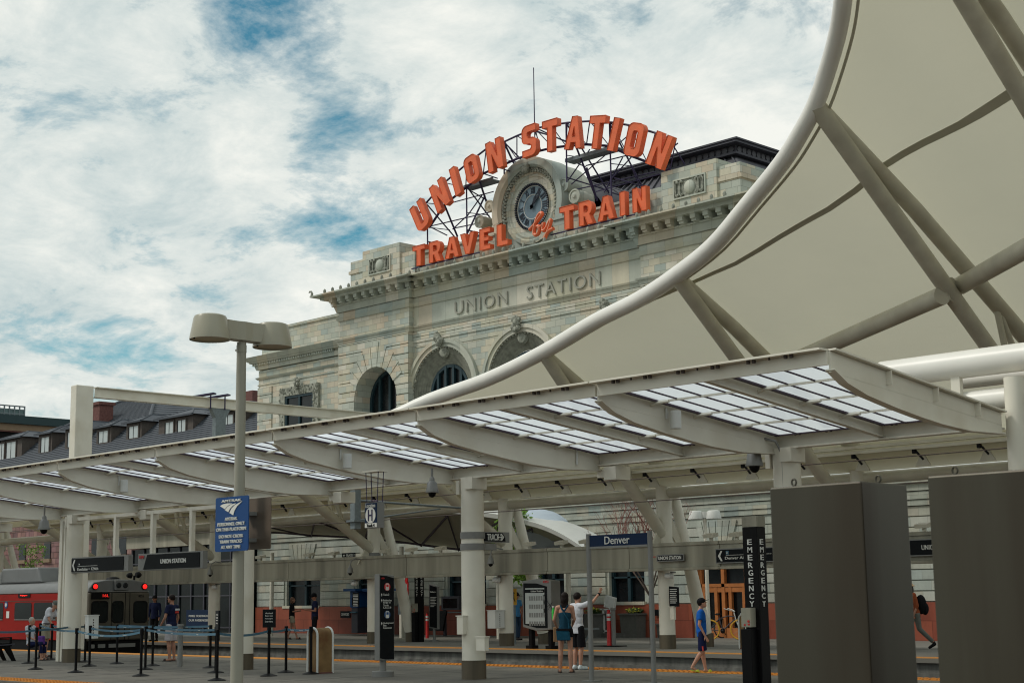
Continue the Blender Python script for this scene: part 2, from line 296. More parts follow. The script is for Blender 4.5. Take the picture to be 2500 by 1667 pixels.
def mk(name, verts, faces, m, parent, smooth, bevel, sol=0):
    me = bpy.data.meshes.new(name); o = bpy.data.objects.new(name, me); col.objects.link(o)
    if parent: o.parent = parent; off = wloc(parent)
    else:
        xs = [p.x for p in verts]; ys = [p.y for p in verts]; off = V(((min(xs)+max(xs))/2, (min(ys)+max(ys))/2, min(p.z for p in verts))); o.location = off
    me.from_pydata([tuple(p-off) for p in verts], [], faces); me.update()
    bm = bmesh.new(); bm.from_mesh(me); bmesh.ops.recalc_face_normals(bm, faces=bm.faces); bm.to_mesh(me); bm.free()
    me.materials.append(M[m] if isinstance(m, str) else m)
    if smooth:
        me.polygons.foreach_set('use_smooth', [True]*len(me.polygons))
        try: me.set_sharp_from_angle(angle=R(38))
        except Exception: pass
    if bevel:
        b = o.modifiers.new('b', 'BEVEL'); b.width = bevel; b.segments = 2; b.limit_method = 'ANGLE'; b.angle_limit = R(40)
    if sol: q = o.modifiers.new('s', 'SOLIDIFY'); q.thickness = sol; q.offset = 0
    return o
def B(name, mb, m, parent=None, smooth=False, bevel=0, sol=0, label=None, extra=None):
    n0 = len(mb.f)
    if extra: mb = MB().add(mb.v, mb.f).add(extra[0].v, extra[0].f)
    o = mk(name, mb.v, mb.f, m, parent, smooth, bevel, sol)
    if extra:
        o.data.materials.append(M[extra[1]])
        for p in o.data.polygons[n0:]: p.material_index = 1
    if label: o['label'] = label
    return o
def tag(o, label, cat, group=None, kind=None):
    if label: o['label'] = label
    if cat: o['category'] = cat
    if group: o['group'] = group
    if kind: o['kind'] = kind
    return o
def E(name, loc, label=None, cat=None, group=None):
    o = bpy.data.objects.new(name, None); col.objects.link(o); o.location = loc; o.empty_display_size = .1; return tag(o, label, cat, group)
def S(name, mb, m, **k): return tag(B(name, mb, m, **k), None, None, kind='structure')
def dup(o, parent=None, loc=None):
    c = o.copy(); col.objects.link(c)
    if parent: c.parent = parent
    if loc is not None: c.location = loc
    for ch in o.children: dup(ch, c)
    return c
def fontmesh(s, off=0., ext=.5, shear=0, sp=1.):
    c = bpy.data.curves.new('t', 'FONT'); c.body = s; c.size = 1; c.extrude = ext; c.offset = off; c.shear = shear; c.space_character = sp; c.resolution_u = 3; c.align_x = 'CENTER'
    o = bpy.data.objects.new('t', c); me = bpy.data.meshes.new_from_object(o)
    vs = [p.co.copy() for p in me.vertices]; fs = [tuple(p.vertices) for p in me.polygons]
    bpy.data.objects.remove(o); bpy.data.curves.remove(c); bpy.data.meshes.remove(me); return vs, fs
def T(s, c, wd, h, parent, m='letter', name='lettering', rz=0, d=.006, off=0.0, shear=0, tilt=0, sp=1.):
    """lettering fitted to a width and height, centred on c, facing -Y turned by rz"""
    vs, fs = fontmesh(s, off, .5, shear, sp)
    x0 = min(p.x for p in vs); x1 = max(p.x for p in vs); y0 = min(p.y for p in vs); y1 = max(p.y for p in vs)
    if wd is None: wd = (x1-x0)*h/(y1-y0)
    m3 = Matrix.Rotation(rz, 3, 'Z') @ Matrix.Rotation(tilt, 3, 'Y'); mb = MB()
    mb.add([V(c)+m3@V(((p.x-(x0+x1)/2)*wd/(x1-x0), -p.z*d*2-d, (p.y-(y0+y1)/2)*h/(y1-y0))) for p in vs], fs)
    return B(name, mb, m, parent)
# ================================================================ the setting
YE, YF, YN, YH, YB = 25.45, 32.6, 20.9, 34.9, 43.5      # near edge, far edge, near column line, hall column line, ground floor front
mb = MB(); mb.quad((-1500, -1500, -.66), (1500, -1500, -.66), (1500, 1500, -.66), (-1500, 1500, -.66)); S('ground', mb, 'ballast')
S('camera_platform', MB().box(-120, 60, -40, 10.2, -.6, 0), 'paving')
plat = S('platform', MB().box(-160, 60, 15.25, YE, -.6, 0), 'paving')
fp = S('far_platform', MB().box(-200, 120, YF, 160, -.6, 0).box(-200, 120, YF-.14, YF, -.10, -.003), 'plaza')
def tactile(parent, y0, y1, dom):
    mb = MB(); mb.box(-150, 40, y0, y1, .002, .008)
    for i in range(dom[2]):
        x = dom[0]+(dom[1]-dom[0])*i/dom[2]
        for j in range(int((y1-y0)/.14)): mb.cbox((x, y0+.07+.14*j, .014), (.07, .07, .014))
    B('tactile_strip', mb, 'yellow', parent)
tactile(plat, YE-.62, YE-.02, (-34, -12, 160)); tactile(plat, 15.35, 15.95, (-32, -24, 57)); tactile(fp, YF+.02, YF+.6, (-40, -18, 1))
B('kerb_face', MB().box(-150, 60, YF-.02, YF+.05, -.36, -.12).box(-150, 60, YF-.1, YF+.02, -.6, -.34), 'edge', fp)
for y in (27.1, 28.6, 12., 13.5): S('rail', MB().box(-150, 60, y-.04, y+.04, -.6, -.42), 'rail')
for X in [-16-2.6*i for i in range(14)]:                       # sawn joints in the slab
    pass
mb = MB()
for i in range(26): mb.box(-10-3*i-.012, -10-3*i+.012, 16.1, YE-.65, .001, .003)
mb.box(-100, 40, YN+1.6, YN+1.63, .001, .003).box(-100, 40, YN-2.1, YN-2.07, .001, .003)
B('slab_joints', mb, 'edge', plat)
mb = MB()
for i in range(26): mb.box(-10-4*i-.015, -10-4*i+.015, YF+.65, YB, .001, .003)
mb.box(-100, 40, YH+2.6, YH+2.64, .001, .003); B('slab_joints', mb, 'edge', fp)
# ================================================================ platform canopy with frosted roof
Y0, Y1, Z0, Z1 = 16.45, 20.9, 4.67, 4.19
XR, NB = -10.8, 12
zt = lambda y: Z0+(Z1-Z0)*(y-Y0)/(Y1-Y0)
can = E('platform_canopy', (-30, 20.9, 0), 'long cream steel platform canopy with frosted roof panels on round columns', 'canopy')
BEL = [(16.45, 4.40), (16.75, 4.25), (17.2, 4.13), (17.89, 4.02), (18.5, 3.94), (19.06, 3.88), (19.85, 3.835), (20.61, 3.85), (20.88, 3.86)]
def mainrib(x):
    mb = MB(); web = [(Y0, Z0-.03)]+[(a, b) for a, b in BEL]+[(20.88, Z1-.03)]; mb.prism(web, 'x', x-.015, x+.015)
    mb.bar((x, Y0, Z0-.012), (x, 20.9, Z1-.012), .20, .024)
    for i in range(len(BEL)-1): mb.bar((x, BEL[i][0], BEL[i][1]), (x, BEL[i+1][0], BEL[i+1][1]), .14, .02)
    mb.bar((x, Y0, zt(Y0)-.30), (x, 20.88, zt(20.88)-.21), .036, .006)
    return mb
for k in range(NB+1):
    x = XR-4*k; B('rib', mainrib(x), 'white', can)
    if k == 0:
        for y in (17.75, 18.95, 20.1): mb = MB(); mb.prism([(y, zt(y)-.03), (y+.0, zt(y)-.22), (y+.02, zt(y)-.22), (y+.02, zt(y)-.03)], 'x', x, x+.10); B('gusset', mb, 'white', can)
for k in range(NB):
    x = XR-4*k; xm = x-2
    mb = MB(); mb.prism([(Y0, Z0-.20), (20.88, Z1-.22), (20.88, Z1-.03), (Y0, Z0-.03)], 'x', xm-.012, xm+.012); mb.bar((xm, Y0, Z0-.012), (xm, 20.88, Z1-.012), .16, .024); mb.bar((xm, Y0, Z0-.20), (xm, 20.88, Z1-.22), .10, .02)
    B('rafter', mb, 'white', can)
    fb_ = (MB().box(x-3.985, x-.015, Y0-.04, Y0, Z0-.21, Z0-.03).box(x-3.985, x-.015, Y0-.20, Y0+.12, Z0-.028, Z0))
    mb = MB()
    for i in range(6):
        for dx in (0, .09): mb.lathe((x-.5-.6*i-dx, Y0-.12, Z0-.07), [(.028, 0), (.028, .045)], 8)
        if i % 2: mb.lathe((x-.25-.6*i, Y0-.12, Z0-.06), [(.014, 0), (.014, .04)], 6)
    B('fascia_beam', fb_, 'white', can, extra=(mb, 'bolt'))
    gb_ = (MB().box(x-3.985, x-.015, Y1-.02, Y1+.02, 3.95, Z1-.03).box(x-3.985, x-.015, Y1-.16, Y1+.10, Z1-.028, Z1-.004).box(x-3.985, x-.015, Y1-.10, Y1+.12, 3.93, 3.955))
    mb = MB()
    for i in range(6):
        for dx in (0, .08): mb.lathe((x-.5-.6*i-dx, Y1-.10, Z1-.06), [(.02, 0), (.02, .035)], 8)
    mb.box(x-.16, x-.02, Y1-.2, Y1-.1, Z1-.14, Z1-.10).lathe((x-.1, Y1-.16, 3.99), [(.018, 0), (.018, .12)], 6)
    B('gutter_beam', gb_, 'white', can, extra=(mb, 'bolt'))
    for xa in (x, xm):
        a, b = xa-.09, xa-1.91; ya, yb = Y0+.14, Y1-.18; dz = -.055
        B('roof_panel', MB().add([(a, ya, zt(ya)+dz), (b, ya, zt(ya)+dz), (b, yb, zt(yb)+dz), (a, yb, zt(yb)+dz)], [(0, 1, 2, 3)]), 'roofglass', can)
        mb = MB()
        for u in (.27, .52, .77): mb.bar((a+(b-a)*u, ya, zt(ya)+dz-.012), (a+(b-a)*u, yb, zt(yb)+dz-.012), .022, .02)
        mb.bar((b+.03, ya, zt(ya)+dz-.012), (b+.03, yb, zt(yb)+dz-.012), .06, .03); mb.bar((a, yb, zt(yb)+dz-.01), (b, yb, zt(yb)+dz-.01), .05, .02)
        B('glazing_bar', mb, 'mullion', can)
        for u in (.25, .5, .75):
            mb = MB(); y = ya+(yb-ya)*u; z = zt(y)+dz-.04
            mb.tube([(a, y, z), (b+.25, y, z)], .007, 6).tube([(b+.28, y, z), (b+.02, y, z-.005)], .024, 8).bar((b+.02, y, z), (b-.1, y, z-.03), .05, .05)
            mb.bar((a-.05, y+.03, z+.02), (b+.05, y+.03, z+.02), .045, .02)
            B('tie_rod', mb, 'white', can)
for X in (-14.65, -22.25, -30.1, -38.1, -46.1, -54.1):
    c = B('column', MB().lathe((X, YN, .36), [(.235, 0), (.232, 1.8), (.228, 3.2), (.228, 3.57)], 28), 'white', can, smooth=True)
    B('column_base', MB().lathe((X, YN, 0), [(.245, 0), (.245, .34), (.25, .345), (.25, .36), (.236, .365)], 28), 'base', c, smooth=True)
    B('head_plate', MB().box(X+.05, X+.26, YN-.25, YN+.16, 3.70, 3.93), 'white', c)
    B('rivet_plate', MB().box(X-.33, X-.24, YN-.14, YN+.06, 3.62, 3.9), 'white', c)
for X in (-18.55, -26.55, -34.55, -42.55): B('bracket_box', MB().box(X-.05, X+.24, YN-.12, YN+.28, 3.66, 3.9).box(X-.3, X-.05, YN-.02, YN+.1, 3.72, 3.86), 'white', can)
for X, p in ((-14.8, (1647, 1024)), (-18.8, (1605, 1046)), (-22.8, (846, 1125)), (-30.8, (302, 1186))):
    q = AX(p[0], p[1], X+.15); B('speaker', MB().lathe((X+.17, min(q.y, 20.3), q.z-.14), [(.085, 0), (.085, .27), (.07, .275)], 18).tube([(X+.04, min(q.y, 20.3)-.06, q.z+.02), (X+.04, min(q.y, 20.3)-.06, zt(q.y)-.1)], .018, 8), 'lid', can, smooth=True)
# sign hanging frame at the left end
mb = MB(); z = 3.82; mb.bar((-38.8, YN-.05, z), (-30.9, YN-.05, z), .09, .09)
for px in (285, 375, 470): q = AY(px, 1262, YN-.05); mb.bar((q.x, YN-.05, z), (q.x, YN-.05, 2.78), .11, .11)
B('hanger_frame', mb, 'white', can)
B('hanger_post', MB().box(-38.72, -38.58, YN-.12, YN+.02, 0.02, z).box(-38.52, -38.44, YN-.1, YN, 0.02, z), 'white', can)
def hsign(name, px0, px1, y0, y1, label, hang=YN-.1):
    a = AY(px0, (y0+y1)/2, hang); b = AY(px1, (y0+y1)/2, hang); zt_ = AY(px0, y0, hang).z; zb = AY(px0, y1, hang).z
    o = E(name, ((a.x+b.x)/2, hang, zb), label, 'sign'); B('frame', MB().box(a.x, b.x, hang-.06, hang+.08, zb, zt_), 'alu', o, bevel=.006); return o, a.x, b.x, zb, zt_
o, xa, xb, zb, zt1 = hsign('platform_sign', 178, 318, 1361, 1399, 'hanging black sign with a white arrow and the words Eastlake and 124th')
B('sign_face', MB().box(xa+.06, xb-.22, YN-.178, YN-.16, zb+.035, zt1-.035), 'blacksign', o); yy = YN-.19
mb = MB(); zc = (zb+zt1)/2
for s in (1, -1): mb.add([(xa+.12, yy, zc), (xa+.22, yy, zc+s*.15), (xa+.29, yy, zc+s*.15), (xa+.21, yy, zc)], [(0, 1, 2, 3)])
B('arrow', mb, 'letter', o); T('Eastlake • 124th', (xa+.95, yy+.01, zb+.10), 1.08, .075, o); T('N', (xa+.50, yy+.01, zb+.23), .05, .04, o); B('underline', MB().box(xa+.42, xa+1.45, yy, yy+.005, zb+.175, zb+.183), 'letter', o)
o, xa, xb, zb, zt1 = hsign('platform_sign', 342, 500, 1352, 1393, 'hanging black sign reading UNION STATION with a curved pale end')
B('sign_face', MB().prism([(xa+.28, zb+.03), (xb-.12, zb+.03), (xb-.12, zt1-.03), (xa+.46, zt1-.03), (xa+.36, (zb+zt1)/2)], 'y', YN-.178, YN-.16), 'blacksign', o)
T('UNION STATION', ((xa+xb)/2+.2, yy+.01, (zb+zt1)/2), 1.15, .11, o, off=.02); T('RTD', (xa+.2, yy+.01, zt1-.08), .22, .07, o, m='red', off=.03)
# ================================================================ train hall
hall = E('train_hall_canopy', (-30, YH, 0), 'sweeping train hall canopy of cream fabric edged by a thick white tube', 'canopy')
XA = [-71., -61.2, -52.3, -42.3, -35.6, -28.9, -22.2, -15.5, -12.0]
def on(px, X): q = AX(px[0], px[1], X); return (q.y, q.z)
TN = {-71.: (30.6, 5.7), -61.2: (30.5, 5.75), -52.3: (30.3, 5.9), -42.3: (29.9, 6.3), -35.6: (29.5, 7.33), -28.9: (29.87, 7.95), -22.2: on((1648, 680), -22.2), -15.5: on((1995, 272), -15.5), -12.0: on((2085, -491), -12.)}
TN[-28.9] = on((1325, 870), -28.9)
edge = []
for x in (-71., -61.2, -52.3, -42.3): edge.append(V((x, *TN[x])))
mid = [((900, 1040), -35.6), ((1050, 976), -33.6), ((1190, 926), -31.3), ((1325, 860), -28.9), ((1450, 786), -26.6), ((1560, 731), -24.3), ((1650, 673), -22.2), ((1740, 601), -20.3), ((1825, 501), -18.6), ((1905, 403), -17.0), ((1950, 333), -16.2), ((1991, 255), -15.5), ((2022, 165), -14.9), ((2046, 78), -14.3), ((2058, 0), -13.8), ((2068, -120), -13.2), ((2074, -300), -12.5), ((2070, -480), -12.)]
mid = [AX(p[0], p[1], x) for p, x in mid]
edge += mid
def smooth_pts(P, n=4):
    o = []
    for i in range(len(P)-1):
        a, b, c, d = P[max(i-1, 0)], P[i], P[i+1], P[min(i+2, len(P)-1)]
        for k in range(n):
            t = k/n; o.append(.5*((2*b)+(c-a)*t+(2*a-5*b+4*c-d)*t*t+(3*b-a-3*c+d)*t**3))
    o.append(P[-1]); return o
ep_ = smooth_pts(edge); B('edge_tube', MB().tube(ep_, [.205 if q.x < -22 else max(.165, .205-.0055*(q.x+22)) for q in ep_], 24), 'tube', hall, smooth=True)
def epoint(X):
    for i in range(len(edge)-1):
        a, b = edge[i], edge[i+1]
        if (a.x-X)*(b.x-X) <= 0: t = (X-a.x)/(b.x-a.x); return a.lerp(b, t)
    return edge[-1]
def chord(X):
    """upper chord, tube node to eave, in the plane of one frame"""
    e = epoint(X); return [e, V((X, e.y+(YH-e.y)*.30, e.z-(e.z-5.25)*.27)), V((X, e.y+(YH-e.y)*.62, e.z-(e.z-5.25)*.60)), V((X, YH, 5.25))]
def cpt(X, s):
    c = chord(X); t = s*3; i = min(int(t), 2); return c[i].lerp(c[i+1], t-i)
XS = [-71., -61.2, -52.3, -42.3, -35.6, -28.9, -22.2, -15.5, -12.0, -6, 2]
ext = {-6: 3., 2: 8.}
def fpt(X, s):
    if X <= -12: q = cpt(X, s)
    else: q = cpt(-12., s)+V((X+12, -2.2*(X+12)/6*(1-s), 1.6*(X+12)/6*(1-s)))
    return q+V((0, .16*(1-s), .20))
def sfind(px, X): 
    d = ray(*px).normalized(); return min(range(0, 201), key=lambda k: ((fpt(X, k/200)-CAM)-d*(fpt(X, k/200)-CAM).dot(d)).length)/200
s1, s2, s3 = sfind((1688, 695), -22.2), sfind((2094, 463), -15.5), sfind((2480, 205), -12.)
SEAM = {5: [(-.0, s1)], 6: [(s1, s2)], 7: [(s2, s3)], 4: [(.4, .45)], 3: [(.4, .4)], 8: [(s3, s3+.05)]}
for i in range(len(XS)-1):
    mb = MB(); nu, ns = 8, 12; vs = []; fs = []
    for a in range(nu+1):
        X = XS[i]+(XS[i+1]-XS[i])*a/nu
        for b in range(ns+1):
            q = fpt(X, b/ns); sag = .0*math.sin(math.pi*a/nu)*math.sin(math.pi*b/ns); vs.append(q-V((0, 0, sag)))
    for a in range(nu):
        for b in range(ns): k = a*(ns+1)+b; fs.append((k, k+1, k+ns+2, k+ns+1))
    mb.add(vs, fs); f = B('fabric_panel', mb, 'fabric', hall, smooth=True)
    if i < 10:
        mb = MB()
        for sa, sb in SEAM.get(i, []):
            vs = []; fs = []
            for a in range(nu+1):
                X = XS[i]+(XS[i+1]-XS[i])*a/nu
                for ds in (-.008, .008):
                    q = fpt(X, sa+(sb-sa)*a/nu+ds); vs.append(q-V((0, 0, .015)))
            for a in range(nu): fs.append((2*a, 2*a+1, 2*a+3, 2*a+2))
            mb.add(vs, fs)
        B('seam', mb, 'seam', f)
vs = []; [vs.extend([fpt(X, 1.), V((X, YH-1.42, 5.04))]) for X in XS]
B('closure_strip', MB().add(vs, [(2*i, 2*i+1, 2*i+3, 2*i+2) for i in range(len(XS)-1)]), 'fabric', hall)
mb = MB(); ep = smooth_pts(edge[3:], 3)         # fabric hem cable just inside the tube
B('hem', MB().tube([p+V((.16, .22, -.06)) for p in ep], .03, 8), 'seam', hall, smooth=True)
for X in XA:
    e = epoint(X); base = V((X, YH, 3.2))
    if X > -15: base = V((-12, YH, 3.2))
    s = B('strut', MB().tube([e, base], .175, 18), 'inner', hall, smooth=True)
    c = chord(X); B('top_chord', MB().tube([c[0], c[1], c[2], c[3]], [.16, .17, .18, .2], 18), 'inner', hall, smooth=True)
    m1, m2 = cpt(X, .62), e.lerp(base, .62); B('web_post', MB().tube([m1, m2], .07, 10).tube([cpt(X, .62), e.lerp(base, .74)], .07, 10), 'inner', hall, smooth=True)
    if X < -13:
        k = B('hall_column', MB().lathe((X, YH, .4), [(.235, 0), (.232, 2.5), (.225, 4.2), (.19, 4.95)], 24), 'white', hall, smooth=True); B('column_base', MB().lathe((X, YH, 0), [(.245, 0), (.245, .4), (.236, .405)], 24), 'base', k, smooth=True)
        if X == -52.3: continue
        k = B('raking_leg', MB().tube([(X, YH+.25, 5.35), (X, YH+1.72, .4)], [.13, .225], 20), 'white', hall, smooth=True); B('column_base', MB().lathe((X, YH+1.78, 0), [(.24, 0), (.24, .4)], 20), 'base', k, smooth=True)
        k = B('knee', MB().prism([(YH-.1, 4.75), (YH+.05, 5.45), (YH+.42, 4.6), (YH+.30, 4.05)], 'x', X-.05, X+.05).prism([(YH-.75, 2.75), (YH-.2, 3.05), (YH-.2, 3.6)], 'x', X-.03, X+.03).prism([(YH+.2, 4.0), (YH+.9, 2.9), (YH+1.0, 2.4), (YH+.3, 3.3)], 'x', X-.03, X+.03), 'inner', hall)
def node(px, X): q = AX(px[0], px[1], X); return q
B('purlin', MB().tube([node((1880, 905), -22.2), node((2300, 722), -15.5)], .19, 18), 'inner', hall, smooth=True)
B('purlin', MB().tube([node((2345, 697), -15.5), node((2560, 575), -12.)], .19, 18), 'inner', hall, smooth=True)
mb = MB(); mb.lathe(node((2318, 708), -15.5), [(.26, -.07), (.26, .07)], 16, 'x'); B('node_plate', mb, 'inner', hall)
B('eave_tube', MB().tube([(-74, YH+.05, 4.52), (-10, YH+.05, 4.52)], .16, 18), 'inner', hall, smooth=True)
B('eave_rail', MB().box(-66, -9, YH-1.46, YH-1.38, 5.02, 5.1).box(-66, -9, YH-1.36, YH-1.24, 5.16, 5.24), 'inner', hall)
B('soffit_sheet', MB().add([(-66, YH-1.42, 5.04), (-9, YH-1.42, 5.04), (-9, YH-.05, 4.68), (-66, YH-.05, 4.68)], [(0, 1, 2, 3)]), 'fabric', hall)
x = -60.
while x < -11:
    B('rail_bracket', MB().prism([(x, 5.02), (x-.22, 4.64), (x+.22, 4.64)], 'y', YH-.9, YH-.86), 'inner', hall)
    B('floodlight', MB().cbox((x+.05, YH-1.35, 4.98), (.09, .09, .12)).bar((x+.1, YH-1.35, 4.97), (x+.26, YH-1.3, 4.76), .06, .05), 'black', hall); x += 1.75
# ring beam hung with signs along the hall columns
bm_ = E('concrete_beam', (-30, YH-.4, 2.25), 'long stained precast beam carried between the hall columns above the far platform', 'beam')
for i in range(15):
    x0 = -66.6+3.35*i+6.7*.0; B('beam_segment', MB().box(x0, x0+3.33, YH-.62, YH-.3, 2.32, 3.0).box(x0, x0+3.33, YH-.68, YH-.24, 2.24, 2.318).box(x0, x0+3.33, YH-.66, YH-.26, 2.93, 3.03), 'concrete', bm_, bevel=.01)
for i, px in enumerate((636, 755, 815, 940, 1005, 1075, 1292, 1370, 1430, 1735, 1798, 2255)):
    q = AY(px, 1365-(px-600)*.042, YH-.45); m = MB().cbox((q.x, YH-.45, 3.19), (.36, .26, .10), 0, R(12)).cbox((q.x+.02, YH-.45, 3.08), (.08, .08, .12)); B('uplight', m, 'galv' if 0 else 'inner', bm_)
# tall pipe frame behind the right end of the canopy
o = E('pipe_gantry', (-10.5, 21.3, 0), 'white horizontal pipe gantry behind the canopy end', 'gantry')
B('pipe', MB().tube([(-13, 21.3, 5.02), (6, 21.3, 5.02)], .215, 24), 'tube', o, smooth=True); B('pipe', MB().tube([(-12, 22.0, 4.86), (6, 22.0, 4.86)], .12, 20), 'tube', o, smooth=True); B('pipe', MB().tube([(-12, 21.4, 4.45), (6, 21.4, 4.45)], .16, 24), 'tube', o, smooth=True)
B('post', MB().tube([(-10.72, 21.1, 0), (-10.66, 21.1, 4.7)], .15, 20), 'white', o, smooth=True); B('strap', MB().box(-11.75, -11.6, 21.2, 21.3, 4.5, 4.85), 'white', o)
# overhead line gantry
XG = -47.5; o = E('overhead_line_gantry', (XG, 26.5, 0), 'white steel portal with a square post and a long beam above the tracks', 'gantry')
pa = AX(180, 940, XG); pb = AX(226, 943, XG); B('post', MB().box(XG-.2, XG+.2, pa.y, pb.y-.05, 0, pa.z), 'white', o, bevel=.03)
ba = AX(231, 945, XG); bb = AX(231, 971, XG); ye = 52; zs = AX(940, 1003, XG)
mb = MB(); zt_ = ba.z; zb_ = bb.z; mb.box(XG+.0, XG+.03, ba.y, ye, zb_, zt_).box(XG-.13, XG+.15, ba.y, ye, zt_-.03, zt_).box(XG-.13, XG+.15, ba.y, ye, zb_, zb_+.03)
B('beam', mb, 'white', o); q = AX(535, 1005, XG); B('drop_post', MB().box(XG-.1, XG+.12, q.y-.22, q.y+.22, q.z-1.6, zb_-.352).prism([(q.y-.42, zb_), (q.y+.42, zb_), (q.y+.22, zb_-.35), (q.y-.22, zb_-.35)], 'x', XG-.1, XG+.12), 'galv', o)
mb = MB()
for px in (515, 550): q = AX(px, 970, XG+.2); mb.bar((XG-.5, q.y-.35, zt_+.05), (XG+.3, q.y+.1, zt_+.14), .25, .05).box(XG+.17, XG+.2, q.y-.02, q.y+.02, zb_-.05, zt_+.08)
B('clamp', mb, 'navy', o)
# ================================================================ station building
YP, YC, YW = 44.5, 44.77, 45.3
st = E('station_building', (-44, 52, 0), 'grey stone beaux arts station with arched windows, deep cornice and rooftop clock', 'station')
xz = lambda px, py, Y: (AY(px, py, Y).x, AY(px, py, Y).z)
PX1 = AY(998.7, 750, YP).x; PX0 = AY(829, 780, YP).x; YK = 45.45; CX = AY(1294.3, 503.4, YK).x; CXF = (AY(921.7, 648, 44.75).x+AY(1693, 455.6, 44.75).x)/2
QX0, QX1 = 2*CXF-PX1, 2*CXF-PX0            # right pavilion mirrored about the clock
z_ = lambda y: AY(998.6, y, YP).z
zl = [z_(y) for y in (711, 727, 741, 749, 797, 801, 809, 813.5)]
zTip = AY(1003, 664, YP-1.).z
def band(mb, x0, x1, Yf, z0, z1, p0, p1, back=3., lx=1, rx=1):
    r = lambda p: [(x0-p*lx, Yf-p), (x1+p*rx, Yf-p), (x1+p*rx, Yf+back), (x0-p*lx, Yf+back)]
    vs = [(a, b, z0) for a, b in r(p0)]+[(a, b, z1) for a, b in r(p1)]
    return mb.add(vs, [(0, 3, 2, 1), (4, 5, 6, 7), (0, 1, 5, 4), (1, 2, 6, 5), (2, 3, 7, 6), (3, 0, 4, 7)])
def cornice(x0, x1, Yf, lx, rx, back):
    mb = MB(); zt = zTip
    for z0, z1, p0, p1 in ((zl[0]-.0, zl[0]+.06, .26, .30), (zl[1], zl[0]-.003, .10, .20), (zl[0]+.33, zl[0]+.50, .66, .68), (zl[0]+.503, zl[0]+.56, .72, .76), (zl[0]+.563, zt-.07, .78, .98), (zt-.067, zt, 1.02, 1.02), (zl[2], zl[1]-.003, .03, .03), (zl[3], zl[2]-.003, .06, .15)):
        band(mb, x0, x1, Yf, z0, z1, p0, p1, back, lx, rx)
    band(mb, x0, x1, Yf, zl[0]+.063, zl[0]+.327, .05, .05, back, lx, rx); return mb
B('cornice', cornice(PX0, PX1, YP, 1, 1, 6), 'stone_plain', st); B('cornice', cornice(QX0, QX1, YP, 1, 1, 12), 'stone_plain', st); B('cornice', cornice(PX1, QX0, YC, 0, 0, 5), 'stone_plain', st)
def modil(x, Yf): 
    z0 = zl[0]+.04; mb = MB(); mb.box(x-.12, x+.12, Yf-.62, Yf-.02, z0+.09, z0+.27).box(x-.145, x+.145, Yf-.66, Yf-.02, z0+.27, z0+.295).box(x-.11, x+.11, Yf-.54, Yf-.02, z0, z0+.09); return mb
xs = [(PX0+.1+.603*i, YP) for i in range(int((PX1-PX0)/.603)+1)]+[(PX1+.25+.603*i, YC) for i in range(int((QX0-PX1-.3)/.603)+1)]+[(QX0+.1+.603*i, YP) for i in range(9)]
for x, y in xs: B('modillion', modil(x, y), 'stone_plain', st)
for x, y in xs[::1]: B('antefix', MB().lathe((x, y-.98, zTip), [(.055, 0), (.075, .08), (.05, .16), (.01, .2)], 8), 'carved', st, smooth=True)
B('corner_scroll', MB().tube([V((PX0-1.0, YP-.98, zTip+d[1]))+V((d[0], 0, 0)) for d in ((.1, 0), (.12, .12), (.05, .22), (-.06, .24), (-.13, .18))], [.07, .06, .05, .04, .02], 8), 'carved', st, smooth=True)
# solid masses, arches cut by building each course up to the opening
def courses(x0, x1, Yf, zs, arcs, th=.07, gap=.045, m='stone', sides=(1, 1)):
    """rusticated courses: each a slab proud of the wall, interrupted by arched openings (cx, cz, r)"""
    mb = MB()
    for i in range(len(zs)-1):
        za, zb = zs[i]+gap/2, zs[i+1]-gap/2; cuts = []
        for cx, cz, r in arcs:
            pts = []
            for k in range(5):
                z = za+(zb-za)*k/4; h = 0 if z > cz+r else (r if z < cz else math.sqrt(r*r-(z-cz)**2)); pts.append((z, h))
            if max(h for _, h in pts) > 0: cuts.append((cx, pts))
        xl = [(x0, [(za, 0), (zb, 0)])]; segs = []; cur = [(za+(zb-za)*k/4, x0) for k in range(5)]
        for cx, pts in sorted(cuts): segs.append((cur, [(z, cx-h) for z, h in pts])); cur = [(z, cx+h) for z, h in pts]
        segs.append((cur, [(za+(zb-za)*k/4, x1) for k in range(5)]))
        for a, b in segs:
            poly = [(x, z) for z, x in a]+[(x, z) for z, x in b][::-1]; mb.prism(poly[::-1], 'y', Yf-th, Yf)
    return B('rusticated_wall', mb, m, st)
def wallarch(x0, x1, Yf, z0, z1, arcs, depth, m='stone', n=28):
    """a wall slab with true arched openings"""
    mb = MB(); xs = sorted([x0, x1]+[v for cx, cz, r in arcs for v in (cx-r, cx+r)])
    for i in range(0, len(xs)-1, 2): mb.box(xs[i], xs[i+1], Yf, Yf+depth, z0, z1)
    for cx, cz, r in arcs:
        for k in range(n):
            a0, a1 = math.pi*k/n, math.pi*(k+1)/n; xa, xb = cx+r*math.cos(a1), cx+r*math.cos(a0); ha, hb = cz+r*math.sin(a1), cz+r*math.sin(a0)
            mb.prism([(xa, ha), (xb, hb), (xb, z1), (xa, z1)], 'y', Yf, Yf+depth)
    return B('wall', mb, m, st)
ax, az = xz(919, 896, YP); AR = (AY(970, 955, YP).x-AY(866, 960, YP).x)/2*.98; AXc = AY(918, 955, YP).x; az -= AR
zs = [zl[7]-.455*i for i in range(19)][::-1]
